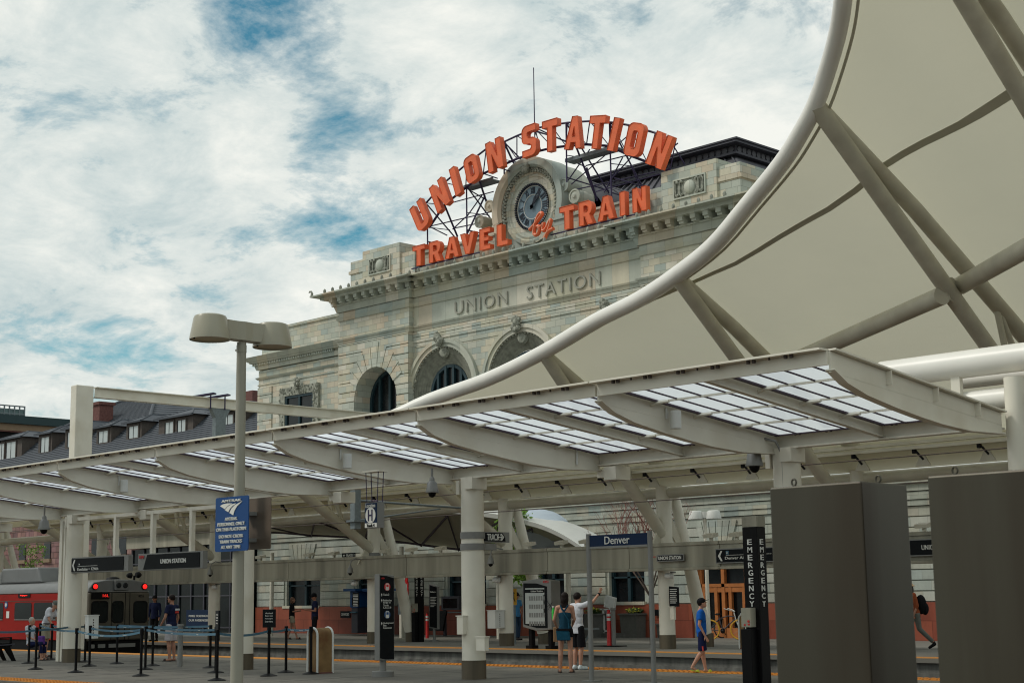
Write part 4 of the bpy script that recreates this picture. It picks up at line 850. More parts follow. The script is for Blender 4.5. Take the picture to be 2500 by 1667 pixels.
SL = {'U': ((185, 1345), (68, 1068), .64), 'N': ((415, 1110), (310, 815), .68), 'I': ((590, 955), (505, 640), .25), 'O': ((775, 795), (712, 500), .66), 'n': ((1040, 660), (995, 308), .68), 'S': ((1440, 495), (1425, 130), .62), 'T': ((1683, 440), (1680, 65), .66)}
SR = {'A': ((515, 540), (548, 125), .70), 't': ((795, 540), (845, 120), .66), 'i': ((995, 565), (1090, 145), .25), 'o': ((1255, 630), (1345, 215), .66), 'z': ((1545, 765), (1700, 350), .68)}
YS = YC-.15; sign = E('rooftop_sign', (CX, YS, zp), 'arched orange UNION STATION letters on a dark rooftop truss above the clock', 'rooftop sign')
A_ = lambda p: (1000+p[0]/4.9, 280+p[1]/4.9); B_ = lambda p: (1300+p[0]/5.2275, 260+p[1]/5.2275)
cents = []
for D, f in ((SL, A_), (SR, B_)):
    for k, (b, t, wf) in D.items():
        ch = {'n': 'N', 't': 'T', 'i': 'I', 'o': 'O', 'z': 'N'}.get(k, k); p0, p1 = AY(*f(b), YS-.2), AY(*f(t), YS-.2); U = p1-p0; h = U.length; U.normalize(); W = V((U.z, 0, -U.x))
        letter(ch, p0+V((0, .1, 0)), U, W, h, h*wf*(.98 if ch != 'I' else 1.0), .24, sign); cents.append((p0, p1))
mb = MB(); YT = YS+.22
top = [AY(x, y, YT) for x, y in ((1012, 540), (1040, 496), (1085, 446), (1140, 400), (1187, 364), (1232, 346), (1262, 332), (1306, 314), (1345, 306), (1385, 300), (1440, 296), (1492, 299), (1535, 306), (1600, 325), (1650, 344))]
bot = [AY(x, y, YT) for x, y in ((1048, 556), (1085, 500), (1137, 459), (1180, 424), (1235, 400), (1262, 388), (1320, 368), (1350, 361), (1382, 357), (1432, 353), (1488, 357), (1533, 378), (1580, 396), (1635, 418))]
for P, r in ((top, .045), (bot, .055)): mb.tube(P, r, 8)
for i in range(len(bot)): mb.tube([bot[i], top[i]], .022, 6).tube([bot[i], top[min(i+1, 14)]], .026, 6)
def ln(a, Ya, b, Yb, r=.035): mb.tube([AY(a[0], a[1], Ya), AY(b[0], b[1], Yb)], r, 6)
for a, b, Ya, Yb in (((1043, 500), (1044, 600), YT, YT), ((1139, 455), (1140, 572), YT, YT), ((1230, 347), (1231, 425), YT, YT), ((1382, 300), (1384, 445), YT, YT), ((1488, 300), (1493, 482), YT, YT), ((1306, 312), (1306, 330), YT, YT)):
    ln(a, Ya, b, Yb)
    q = AY(*a, Ya); e_ = AY(*b, Yb); mb.tube([q, V((q.x, Ya+2.6, e_.z))], .035, 6).tube([e_+V((0, 0, .2)), V((q.x, Ya+2.6, e_.z+.1))], .03, 6).tube([q.lerp(e_, .55), V((q.x, Ya+1.4, (q.z+e_.z)/2))], .02, 6)
for a, b in (((1048, 553), (1205, 516)), ((1085, 500), (1205, 468)), ((1110, 557), (1170, 545)), ((1410, 462), (1600, 420)), ((1430, 405), (1530, 380)), ((1455, 468), (1624, 422)), ((1048, 553), (1092, 575)), ((1139, 460), (1190, 490)), ((1139, 530), (1178, 475)), ((1105, 560), (1137, 530)), ((1390, 390), (1430, 408)), ((1384, 445), (1440, 365)), ((1395, 450), (1535, 330)), ((1490, 440), (1545, 380)), ((1500, 435), (1580, 458)), ((1640, 350), (1672, 402)), ((1610, 385), (1655, 350)), ((1530, 378), (1563, 460)), ((1180, 424), (1215, 436)), ((1475, 470), (1520, 385))): ln(a, YT+.5, b, YT+1.1, .028)
for a, b in (((1140, 572), (1184, 478)), ((1230, 347), (1255, 400)), ((1170, 440), (1190, 500)), ((1404, 352), (1458, 490)), ((1432, 410), (1458, 490)), ((1085, 500), (1117, 578))): ln(a, YT, b, YT+1., .045)
B('arch_truss', mb, 'navy', sign)
for a, b in (((1142, 461), (1214, 444)), ((1390, 396), (1514, 366))):
    p, q = AY(*a, YT+.45), AY(*b, YT+.45); z = (p.z+q.z)/2; B('catwalk', MB().box(p.x, q.x, YT+.2, YT+.75, z, z+.05).box(p.x, q.x, YT+.18, YT+.22, z-.02, z+.14), 'galv', sign)
sg2 = E('parapet_sign', (CX, YC-.2, zp), 'straight row of orange TRAVEL by TRAIN letters along the station parapet', 'rooftop sign')
f6 = lambda x, y: (950+x/3.136, 260+y/3.136); yl = YC-.32
zb1 = AY(*f6(245, 1220), yl).z
for ch, xa, xb, ym in (('T', 175, 270, 1145), ('R', 300, 392, 1120), ('A', 422, 528, 1090), ('V', 540, 652, 1050), ('E', 687, 770, 1015), ('L', 820, 905, 990), ('T', 1300, 1415, 858), ('R', 1447, 1555, 830), ('A', 1592, 1716, 792), ('I', 1762, 1803, 758), ('N', 1858, 1965, 725)):
    p, q = AY(*f6(xa, ym), yl-.16), AY(*f6(xb, ym), yl-.16)
    letter(ch, V(((p.x+q.x)/2, yl, zb1)), V((0, 0, 1)), V((1, 0, 0)), .93 if xa < 1000 else .97, (q.x-p.x)*.97, .24, sg2)
for a_, b_ in ((PX1+.2, CX-2.2), (CX+2.1, QX0-.1)): B('mounting_rail', MB().box(a_, b_, yl+.02, yl+.07, zb1-.05, zb1+.0), 'navy', sg2)
fb = lambda x, y: AY(1150+x/6.03, 360+y/6.03, yl-.2)
for pts, r in (([(865, 1215), (930, 1150), (985, 1075), (1040, 1000), (1050, 975), (1025, 970), (985, 1020), (950, 1120), (935, 1200), (930, 1265), (955, 1290), (990, 1270), (1010, 1210), (1000, 1160), (975, 1170)], .085), ([(1000, 1190), (1050, 1150), (1075, 1110), (1062, 1180), (1060, 1220), (1090, 1215), (1130, 1150), (1160, 1085), (1180, 1070), (1165, 1140), (1130, 1240), (1095, 1320), (1080, 1345), (1100, 1300), (1150, 1230), (1215, 1195)], .08)):
    P = [fb(*p) for p in pts]; P = smooth_pts(P, 3); l_ = B('letter', MB().tube([p+V((0, 0, 0)) for p in P], r, 8), 'orange', sg2, smooth=True); B('neon_tube', MB().tube([p+V((0, -r-.005, 0)) for p in P], .014, 5), 'neon', l_)
# ================================================================ brick and slate range to the left
YL = 47.
dn = E('dormered_building', (-90, YL+6, 0), 'long pink stone range with a dark tiled roof and brown dormers left of the station', 'building')
lx0, lx1 = -125., WX0+.3
B('wall', MB().box(lx0, lx1, 47.6, 60, 0, 10.1), 'rubble', dn)
ze, zrd = 10.15, 12.4; yE, yR = 46.9, 49.4
rs = lambda y: ze+(zrd-ze)*(y-yE)/(yR-yE)
def tiles(p0, p1, p2, p3, rows, m='tile', name='roof'):
    """a roof slope laid in real overlapping tile courses"""
    mb = MB(); p0, p1, p2, p3 = map(V, (p0, p1, p2, p3)); nrm = (p1-p0).cross(p3-p0).normalized(); nrm = nrm if nrm.z > 0 else -nrm
    for i in range(rows):
        a, b = p0.lerp(p3, i/rows), p1.lerp(p2, i/rows); c, d = p1.lerp(p2, (i+1.1)/rows), p0.lerp(p3, (i+1.1)/rows)
        mb.add([a+nrm*.035, b+nrm*.035, c, d, a, b], [(0, 1, 2, 3), (4, 5, 1, 0)])
    return B(name, mb, m, dn)
tiles((lx0, yE, ze), (lx1, yE, ze), (lx1, yR, zrd), (lx0, yR, zrd), 16); tiles((lx0, yR, zrd), (lx1, yR, zrd), (lx1, yR+7, zrd+.5), (lx0, yR+7, zrd+.5), 10)
h0, h1 = AY(262, 972, 53.).x, AY(348, 980, 53.).x; zh = AY(300, 972, 53.).z; yh0 = 48.7; zh0 = rs(yh0)+.25
xL, xR = AY(0, 1090, 49.).x+3, AY(405, 1010, 50.).x
tiles((xL, yh0, zh0-.2), (xR, yh0, zh0-.2), (h1, 54, zh), (h0, 54, zh), 34); tiles((xR, 62, zh0+.4), (xR, yh0, zh0-.2), (h1, 54, zh), (h1, 55, zh), 16)
B('hip_ridge', MB().tube([(xR, yh0, zh0-.12), (h1, 54, zh+.05)], .11, 8).tube([(xL, yh0, zh0-.1), (h0, 54, zh+.05)], .11, 8).tube([(h0, 54, zh+.05), (h1, 54, zh+.05)], .12, 8), 'tile', dn)
c = AY(243, 990, 50.5); B('chimney', MB().box(c.x-.55, c.x+.55, 50.2, 51.2, 11.5, c.z+.0).box(c.x-.65, c.x+.65, 50.1, 51.3, c.z+.0, c.z+.2), 'brick', dn)
c = AY(606, 960, 54.); B('chimney', MB().box(c.x-.45, c.x+.45, 54, 55, 10, c.z+.15), 'brick', dn)
DF = 48.1
for px0, px1, yt, yb, wn in ((0, 52, 1070, 1130, [(0, 10), (17, 38)]), (93, 126, 1058, 1108, [(102, 120)]), (158, 190, 1045, 1095, [(167, 188)]), (235, 271, 1042, 1085, [(243, 264)]), (308, 345, 1030, 1074, [(317, 338)]), (387, 471, 1017, 1062, [(406, 424), (436, 454)]), (535, 600, 1000, 1045, [(545, 570)])):
    xa, xb = AY(px0, yb, DF).x, AY(px1, yb, DF).x; zt_, zb_ = AY((px0+px1)/2, yt, DF).z, AY((px0+px1)/2, yb, DF).z
    d = B('dormer', MB().box(xa, xb, DF, DF+4, zb_-.25, zt_), 'dormer', dn); cb_ = xb-xa; zr_ = zt_+.55
    mb = MB(); e_ = .22; vs = [(xa-e_, DF-e_, zt_), (xb+e_, DF-e_, zt_), (xb+e_, DF+5, zt_), (xa-e_, DF+5, zt_), ((xa+xb)/2-.02, DF+1.2, zr_), ((xa+xb)/2+.02, DF+5, zr_)]
    mb.add(vs, [(0, 1, 4), (1, 2, 5, 4), (3, 0, 4, 5), (0, 3, 2, 1)]).tube([vs[1], vs[4]], .05, 6).tube([vs[0], vs[4]], .05, 6).tube([vs[4], vs[5]], .05, 6).box(xa-e_, xb+e_, DF-e_-.05, DF-e_+.05, zt_-.08, zt_+.03); B('dormer_roof', mb, 'tile', d)
    for wa, wb in wn:
        x0, x1 = AY(wa, yb, DF).x, AY(wb, yb, DF).x; z0, z1 = zb_+.12, zt_-.28; w_ = B('window', MB().box(x0-.1, x1+.1, DF-.06, DF-.003, z0-.1, z1+.1), 'dormer', d)
        B('pane', MB().box(x0+.02, x1, DF-.065, DF-.061, z0, z1), 'palepane', w_); B('glazing_bar', MB().box((x0+x1)/2-.02, (x0+x1)/2+.02, DF-.08, DF-.066, z0, z1).box(x0-.08, x0+.02, DF-.08, DF-.066, z0, z1), 'black', w_)
for i, (x, z) in enumerate([(-93.5, 4.3), (-90.2, 4.3), (-87.2, 4.3), (-84.2, 4.3), (-81, 4.3), (-78, 4.3), (-75, 4.3), (-93.5, 2.2), (-90.2, 2.2), (-87.2, 2.2), (-84.2, 2.2), (-81, 2.2), (-78, 2.2), (-75, 2.2), (-72, 4.3), (-69, 4.3)]):
    w_ = B('window', MB().box(x-.42, x+.42, 47.55, 47.61, z, z+1.15), 'glass', dn); B('sill', MB().box(x-.55, x+.55, 47.45, 47.6, z-.22, z), 'tan', w_); 
    if i > 6: B('lintel', MB().box(x-.55, x+.55, 47.5, 47.6, z+1.15, z+1.5), 'tan', w_)
# office block far behind
fa = E('office_block', (-150, 110, 0), 'distant tan and dark green flat roofed block with rooftop plant', 'building')
XO = -118.; oz = lambda y, px=60: AX(px, y, XO).z; y0_, y1_ = AX(-200, 1010, XO).y, AX(420, 1010, XO).y
B('base', MB().box(XO-60, XO-.3, y0_, y1_, 0, oz(1056)), 'black', fa); B('wall', MB().box(XO-60, XO, y0_, y1_, oz(1053), oz(1036)), 'tan', fa); B('roof_band', MB().box(XO-60, XO+.25, y0_, y1_, oz(1035.8), oz(1016)), 'dkgreen', fa); B('soffit', MB().box(XO-60, XO-.05, y0_, y1_, oz(1055.9), oz(1053.1)), 'brick', fa)
q0, q1 = AX(-40, 1000, XO-3).y, AX(60, 1000, XO-3).y; z0, z1 = oz(1016), AX(60, 1000, XO-3).z; B('rooftop_plant', MB().box(XO-12, XO-3, q0, q1, z0, z1), 'mech', fa)
mb = MB()
for i in range(9): y = q0+(q1-q0)*i/8; mb.box(XO-3.05, XO-2.95, y-.05, y+.05, z0, z1+.3)
mb.box(XO-3.06, XO-2.94, q0, q1, z1+.2, z1+.3).box(XO-3.06, XO-2.94, q0, q1, (z0+z1)/2, (z0+z1)/2+.1); B('plant_screen', mb, 'galv', fa)
# ================================================================ lower wing canopy in front of the station
o = E('bow_canopy', (-44, 40, 3), 'low curved white canopy with dark trusses in front of the station ground floor', 'canopy')
ne = [AY(x, y, 38.) for x, y in ((600, 1290), (668, 1272), (760, 1263), (857, 1255), (1000, 1249), (1120, 1254), (1209, 1265), (1270, 1277), (1327, 1293), (1380, 1318), (1432, 1352))]
fe = [AY(x, y, 42.4) for x, y in ((600, 1300), (668, 1297), (760, 1304), (857, 1309), (960, 1318), (1060, 1331), (1120, 1338), (1180, 1344), (1250, 1348), (1330, 1352), (1420, 1360))]
ne = smooth_pts(ne, 3); fe = smooth_pts(fe, 3); n = len(ne); mb = MB()
mb.add(ne+fe, [(i, i+1, n+i+1, n+i) for i in range(n-1)]); B('soffit', mb, 'fabric', o, smooth=True)
mb = MB(); mb.add([p+V((0, 0, .0)) for p in ne]+[p+V((0, -.05, .16)) for p in ne]+[p+V((0, 1.6, .22)) for p in ne]+[p+V((0, .0, .25)) for p in fe], [(i+j*n, i+1+j*n, n+i+1+j*n, n+i+j*n) for j in range(3) for i in range(n-1)]); B('roof_skin', mb, 'lid', o, smooth=True)
mb = MB(); mb.tube([p-V((0, .0, .04)) for p in fe], .05, 6)
for i in range(2, n-1, 4): mb.bar(ne[i]-V((0, -.2, .08)), fe[i]-V((0, 0, .05)), .05, .10); 
for i in range(2, n-5, 4): mb.bar(ne[i]-V((0, -.2, .12)), fe[i+4]-V((0, 0, .1)), .04, .06)
B('truss', mb, 'mullion', o)
for px in (665, 980, 1215, 1385): q = AY(px, 1300, 40.2); B('post', MB().tube([(q.x, 40.2, 0), (q.x, 40.2, 3.6)], .09, 12), 'white', o, smooth=True)
q = AY(1312, 1290, 39.6); B('light_dome', MB().ball((q.x, 39.6, q.z-.35), (1.5, 1.1, 1.05), 22, 14), 'roofglass', o, smooth=True)
# ================================================================ twin lamp
def lamp(name, loc, ztop, a, r, sc_, mats, label, up=(0, 1)):
    o = E(name, loc, label, 'street lamp', 'twin headed lamps'); x, y = loc[0], loc[1]
    B('pole', MB().tube([(x, y, 0), (x, y, ztop-.05)], [.073*sc_, .052*sc_], 24), mats[0], o, smooth=True)
    B('collar', MB().lathe((x, y, ztop-.16*sc_), [(.056*sc_, 0), (.056*sc_, .08*sc_)], 20).cbox((x-.055*sc_, y-.03, ztop-.13*sc_), (.02, .02, .02)), mats[0], o, smooth=True)
    ux, uy = up; mb = MB(); z = ztop-.03*sc_; hh = .24*sc_
    for s in (1, -1):
        P = [(0, .085, 0), (s*a*.25, .07, .005), (s*a*.55, .082, .0), (s*a*.8, .10, -.0)]
        for i in range(3):
            d0, w0, _ = P[i]; d1, w1, _ = P[i+1]; w0 *= sc_; w1 *= sc_; vs = []
            for d, w_ in ((d0, w0), (d1, w1)):
                for e_, zz_ in ((-1, 0), (1, 0), (1, hh*.86), (-1, hh*.86)): vs.append((x+ux*d+uy*e_*w_, y+uy*d-ux*e_*w_, z+zz_))
            mb.add(vs, [(0, 1, 5, 4), (1, 2, 6, 5), (2, 3, 7, 6), (3, 0, 4, 7)])
    B('arm', mb, mats[1], o, smooth=False)
    for s in (1, -1):
        c = (x+ux*s*a, y+uy*s*a, z-.03*sc_); hd = B('lamp_shade', MB().lathe(c, [(r*.93, .02), (r, 0), (r*1.0, .015), (r*.82, .235*sc_), (r*.77, .26*sc_), (r*.6, .275*sc_), (.01, .28*sc_)], 36, cap=False), mats[1], o, smooth=True)
        B('lens', MB().lathe((c[0], c[1], c[2]+.018), [(r*.93, 0), (.001, .001)], 30, cap=False), mats[2], hd, smooth=True); m = MB().box(c[0]-.012, c[0]+.012, c[1]-r*.93, c[1]-r*.88, c[2]-.01, c[2]+.015); B('latch', m, 'black', hd)
    return o
q = AY(577.7, 1660, 9.6); lz = AY(590, 826, 9.6).z; lx = (q.x+AY(590, 826, 9.6).x)/2
ha, hb = AX(513, 812, lx), AX(665, 838, lx); aa = (hb.y-ha.y)/2
lamp('street_lamp', (lx, 9.6, 0), lz, aa, .222, 1, ('pole', 'lampshell', 'lens'), 'tall beige twin headed lamp carrying blue platform signs in the foreground')
lamp('street_lamp', (AY(1722, 1300, 39.8).x, 39.8, 0), AY(1722, 1262, 39.8).z, .30, .25, 1, ('white', 'lid', 'lid'), 'white twin headed lamp rising beside the fan stones above the station entrance', (.9, .43))
lamp('street_lamp', (AY(1297, 1330, 38.9).x, 38.9, 0), AY(1297, 1287, 38.9).z, .30, .25, 1, ('white', 'lid', 'lid'), 'white twin headed lamp beside the green tree under the canopy', (.9, .43))
# Amtrak sign on the lamp
ya = 9.6-.10; a, b = AY(528, 1280, ya), AY(608, 1280, ya); zt_, zb_ = AY(568, 1212, ya).z, AY(568, 1345, ya).z; w_, h_ = b.x-a.x, zt_-zb_; cx = (a.x+b.x)/2
def rrect(x0, x1, z0, z1, r, n=5): return arc(x0+r, z0+r, r, r, 180, 270, n)+arc(x1-r, z0+r, r, r, 270, 360, n)+arc(x1-r, z1-r, r, r, 0, 90, n)+arc(x0+r, z1-r, r, r, 90, 180, n)
sg = E('platform_sign', (cx, ya, zb_), 'blue rounded AMTRAK PERSONNEL ONLY sign on the foreground lamp pole', 'sign')
B('sign_panel', MB().prism(rrect(a.x, b.x, zb_, zt_, .025), 'y', ya-.012, ya), 'amblue', sg); yf = ya-.012
def tl(s, fz, fw, hh, **k): T(s, (cx, yf, zb_+h_*fz), w_*fw, h_*hh, sg, **k)
tl('AMTRAK', .928, .60, .045, off=.015, sp=1.1); tl('AMTRAK', .595, .37, .058, off=0); tl('PERSONNEL ONLY', .50, .82, .062, off=0); tl('ON THIS PLATFORM', .405, .90, .062, off=0); tl('DO NOT CROSS', .275, .72, .058, off=0); tl('TRAIN TRACKS', .18, .67, .058, off=0); tl('AT ANY TIME', .08, .58, .058, off=0)
mb = MB(); cz_ = zb_+h_
def PQ(u, v): return V((a.x+w_*u, yf-.006, zb_+h_*v))
for lo_, hi_ in (([(.15, .845), (.24, .875), (.38, .885), (.52, .875)], [(.30, .78), (.36, .82), (.44, .855), (.53, .868)]), ([(.30, .765), (.38, .82), (.48, .855), (.62, .872)], [(.41, .72), (.46, .78), (.54, .83), (.64, .866)]), ([(.44, .705), (.50, .78), (.60, .84), (.82, .90)], [(.56, .655), (.60, .74), (.68, .82), (.84, .905)])):
    for i in range(3): mb.quad(PQ(*lo_[i]), PQ(*lo_[i+1]), PQ(*hi_[i+1]), PQ(*hi_[i]))
B('emblem', mb, 'letter', sg)
B('mount', MB().box(lx-.08, lx+.08, ya, ya+.04, zb_+.1, zb_+.14).box(lx-.08, lx+.08, ya, ya+.04, zt_-.14, zt_-.1), 'alu', sg)
sb_ = E('platform_sign', (cx, ya+.23, zb_), 'brown weathered back of a sign fixed behind the foreground lamp pole', 'sign'); B('sign_panel', MB().prism(rrect(a.x, b.x, zb_+.02, zt_-.01, .025), 'y', 9.78, 9.79), 'brown', sb_); B('mount', MB().box(lx-.08, lx+.08, 9.68, 9.78, zb_+.1, zb_+.14).box(lx-.08, lx+.08, 9.68, 9.78, zt_-.2, zt_-.16), 'alu', sb_)
# location sign hanging from a rib
q = G(903, 1151, 3.83); sg = E('platform_sign', (q.x, q.y, AY(907, 1290, q.y).z), 'small hanging sign with a white circle H marked Location and Track 4', 'sign')
a, b = AY(891, 1260, q.y), AY(921.5, 1260, q.y); zt_, zb_, zm = AY(907, 1226, q.y).z, AY(907, 1288, q.y).z, AY(907, 1276, q.y).z; cx = (a.x+b.x)/2; w_ = b.x-a.x
B('sign_box', MB().box(a.x, b.x, q.y, q.y+.16, zb_, zt_), 'alu', sg); B('sign_face', MB().box(a.x+.01, b.x-.01, q.y-.012, q.y-.002, zm, zt_-.01), 'navyblue', sg); B('sign_foot', MB().box(a.x+.01, b.x-.01, q.y-.011, q.y-.002, zb_+.01, zm-.002), 'letter', sg)
B('disc', MB().lathe((cx, q.y-.013, (zm+zt_)/2-.045), [(w_*.40, 0), (w_*.40, -.006)], 28, 'y'), 'letter', sg); T('H', (cx, q.y-.019, (zm+zt_)/2-.045), w_*.34, .20, sg, 'navy'); T('Location', (cx, q.y-.012, zt_-.055), w_*.75, .07, sg); T('Track 4', (cx, q.y-.011, (zb_+zm)/2), w_*.62, .055, sg, 'black')
B('hanger', MB().tube([(a.x+.03, q.y+.02, zt_), (a.x, q.y+.02, 3.83)], .008, 6).tube([(b.x-.03, q.y+.02, zt_), (b.x, q.y+.02, 3.83)], .008, 6).tube([(a.x+.03, q.y+.14, zt_), (a.x, q.y+.14, 3.83)], .008, 6).tube([(b.x-.03, q.y+.14, zt_), (b.x, q.y+.14, 3.83)], .008, 6), 'navy', sg); B('hanger_plate', MB().box(a.x-.06, b.x+.06, q.y-.03, q.y+.2, 3.82, 3.845), 'white', sg)
p = AY(868, 1240, 24.5); o = E('catenary_bracket', (p.x, 24.5, 3), 'galvanised square drop tube carrying overhead line arms by the Location H sign', 'bracket')
B('drop_tube', MB().box(p.x-.09, p.x+.09, 24.4, 24.6, AY(868, 1291, 24.5).z, AY(868, 1190, 24.5).z), 'galv', o); za = AY(868, 1274, 24.5).z; B('collar', MB().box(p.x-.16, p.x+.16, 24.33, 24.67, za, za+.05), 'galv', o)
B('arm', MB().tube([(p.x, 24.6, za+.55), (p.x, 28.8, za+.45)], .03, 8).tube([(p.x, 24.6, za+.05), (p.x, 27.4, za+.42)], .02, 8), 'galv', o); B('insulator', MB().lathe((p.x, 25.1, za+.52), [(.05, -.12), (.07, -.08), (.04, -.04), (.07, 0), (.04, .04), (.07, .08), (.05, .12)], 10, 'y'), 'mullion', o)
for k, (y, p1, p2, lb) in enumerate(((27.8, (1183, 1251), (1820, 1207), 'lower contact wire over the near track'), (27.8, (1000, 1214), (1420, 1182), 'upper messenger wire over the near track'))):
    a, b = AY(*p1, y), AY(*p2, y); z = (a.z+b.z)/2; tag(B('overhead_wire', MB().tube([(-75, y, z), (30, y, z)], .012, 6), 'bolt'), 'thin dark '+lb, 'wire', 'overhead line wires')
# ---------------------------------------------------------------- dome cameras
def domecam(name, loc, s, label, arm=None):
    o = E(name, loc, label, 'camera', 'dome cameras'); x, y, z = loc
    B('housing', MB().lathe(loc, [(.02*s, .30*s), (.045*s, .27*s), (.05*s, .22*s), (.09*s, .18*s), (.11*s, .06*s), (.125*s, .02*s), (.12*s, 0)], 18), 'alu', o, smooth=True); B('dome', MB().ball((x, y, z), (.075*s, .075*s, .09*s), 14, 8), 'black', o, smooth=True)
    if arm: B('arm', MB().tube([V(loc)+V((0, 0, .3*s))]+[V(p) for p in arm], .022, 8), 'alu', o, smooth=True)
    return o
q = G(1055, 1205, 3.48); domecam('dome_camera', (q.x, q.y, 3.5), 1, 'grey dome camera hanging under the canopy left of the banded column', [(q.x, q.y, 3.95)])
q = AY(107, 1293, 18.4); domecam('dome_camera', (q.x, 18.4, q.z), 1.2, 'grey dome camera hanging under the far left of the platform canopy', [(q.x, 18.4, q.z+.6)])
for px, py, lb in ((855, 1398, 'dome camera on a hooked arm below the TRACK 1 sign'), (513, 1402, 'dome camera on a hooked arm left of the lamp pole'), (1198, 1376, 'dome camera on a hooked arm right of the banded column')):
    q = AY(px, py, YH-1.1); domecam('dome_camera', tuple(q), .95, lb, [q+V((.0, .05, .42)), q+V((.05, .2, .5)), q+V((.1, .45, .46))])
q = AY(1842, 1138, 20.4); domecam('dome_camera', (q.x, 20.4, q.z), 1.2, 'large white dome camera beside a bent pipe near the right column', [q+V((0, 0, .45)), q+V((.14, .1, .45)), q+V((.30, .2, .4)), q+V((.34, .3, .2)), q+V((.34, .3, -2.9))])
# ---------------------------------------------------------------- signs at the tracks
X = -22.25; z0, z1 = AX(1210, 1322, X+.2).z, AX(1210, 1299, X+.2).z; a, b = AX(1180, 1310, X+.2), AX(1245, 1310, X+.2)
o = E('platform_sign', (X, YN, z0), 'black TRACK 2 sign with right arrow clamped to the banded column', 'sign')
for p in (1305, 1333): z = AY(1155, p, YN-.25).z; B('band', MB().lathe((X, YN, z-.065), [(.25, 0), (.25, .13)], 28), 'alu', o, smooth=True)
B('bracket', MB().box(X+.12, X+.17, YN, b.y-.35, z-.065, z+.065), 'alu', o)
B('backing', MB().box(X+.15, X+.185, YN+.1, b.y, z0-.01, z1+.01), 'alu', o); B('sign_face', MB().prism([(YN+.12, z0+.01), (b.y-.12, z0+.01), (b.y-.13, (z0+z1)/2), (b.y-.20, z1-.01), (YN+.12, z1-.01)], 'x', X+.186, X+.195), 'blacksign', o)
T('TRACK 2', (X+.195, a.y+(b.y-a.y)*.42, (z0+z1)/2), (b.y-a.y)*.56, .13, o, rz=R(90), off=.008); ar = MB(); y, z = b.y-.26, (z0+z1)/2; ar.box(X+.196, X+.2, y-.09, y+.07, z-.012, z+.012).prism([(y+.03, z+.07), (y+.10, z), (y+.03, z-.07), (y+.0, z-.07), (y+.06, z), (y+.0, z+.07)], 'x', X+.196, X+.2); B('arrow', ar, 'letter', o)
X = -42.3; q0, q1 = AY(836, 1355, YH-.3), AY(868, 1355, YH-.3); z0, z1 = AY(850, 1361, YH-.3).z, AY(850, 1349, YH-.3).z
o = E('platform_sign', (q0.x, YH-.3, z0), 'small black TRACK 1 sign with left arrow strapped to a hall column', 'sign'); B('sign_face', MB().box(q0.x, q1.x, YH-.32, YH-.3, z0, z1), 'blacksign', o); T('← TRACK 1' if 0 else 'TRACK 1', ((q0.x+q1.x)/2+.1, YH-.32, (z0+z1)/2), (q1.x-q0.x)*.62, .08, o, off=.02)
B('arrow', MB().add([(q0.x+.07, YH-.33, (z0+z1)/2), (q0.x+.14, YH-.33, (z0+z1)/2+.05), (q0.x+.14, YH-.33, (z0+z1)/2-.05)], [(0, 1, 2)]).box(q0.x+.13, q0.x+.2, YH-.333, YH-.33, (z0+z1)/2-.01, (z0+z1)/2+.01), 'letter', o); z = (z0+z1)/2; B('band', MB().lathe((X, YH, z-.06), [(.243, 0), (.243, .12)], 24), 'alu', o, smooth=True)
yb_ = YH-.72
def bsign(px0, px1, y0, y1, label):
    a, b = AY(px0, (y0+y1)/2, yb_), AY(px1, (y0+y1)/2, yb_); c = (px0+px1)/2; z0, z1 = AY(c, y1, yb_).z, AY(c, y0, yb_).z
    o = E('beam_sign', ((a.x+b.x)/2, yb_, z0), label, 'sign'); B('backing', MB().box(a.x-.03, b.x+.03, yb_, yb_+.05, z0-.03, z1+.03), 'alu', o); return o, a.x, b.x, z0, z1
o, xa, xb, z0, z1 = bsign(1605, 1667, 1355, 1367, 'small black UNION STATION sign on the beam right of the Denver sign'); B('sign_face', MB().prism([(xa, z0), (xb, z0), (xb, z1), (xa+.03, z1)], 'y', yb_-.01, yb_-.002), 'blacksign', o); T('UNION STATION', ((xa+xb)/2, yb_-.01, (z0+z1)/2), (xb-xa)*.9, .10, o, off=.025); T('RTD', (xa-.11, yb_-.0, z1-.03), .1, .04, o, 'red')
o, xa, xb, z0, z1 = bsign(1749, 1892, 1339, 1370, 'black Denver Airport sign with a left arrow on the beam'); B('sign_face', MB().box(xa, xb, yb_-.01, yb_-.002, z0, z1), 'blacksign', o); yy = yb_-.014; zc = (z0+z1)/2
mb = MB()
for s in (1, -1): mb.quad((xa+.06, yy, zc), (xa+.16, yy, zc+s*.14), (xa+.22, yy, zc+s*.14), (xa+.14, yy, zc))
B('arrow', mb, 'letter', o); T('Denver Airport', (xa+.80, yb_-.01, z0+.10), .98, .10, o, off=.01); B('underline', MB().box(xa+.34, xb-.1, yy, yy+.003, z0+.185, z0+.195), 'letter', o); B('line_tile', MB().box(xa+.34, xa+.44, yy, yy+.003, z0+.21, z0+.31), 'beltblue', o); T('A', (xa+.39, yy, z0+.26), .06, .06, o); T('University', (xa+1.30, yb_-.01, z1-.08), .42, .06, o)
o, xa, xb, z0, z1 = bsign(2202, 2345, 1317, 1353, 'black hanging sign starting UNI between the two steel cabinets'); B('sign_face', MB().prism([(xa, z0), (xb, z0), (xb, z1), (xa+.14, z1), (xa+.05, zc)], 'y', yb_-.01, yb_-.002), 'blacksign', o); T('UNION STATION', (AY(2297, 1335, yb_).x, yb_-.01, (z0+z1)/2), 1.05, .12, o, off=.01)
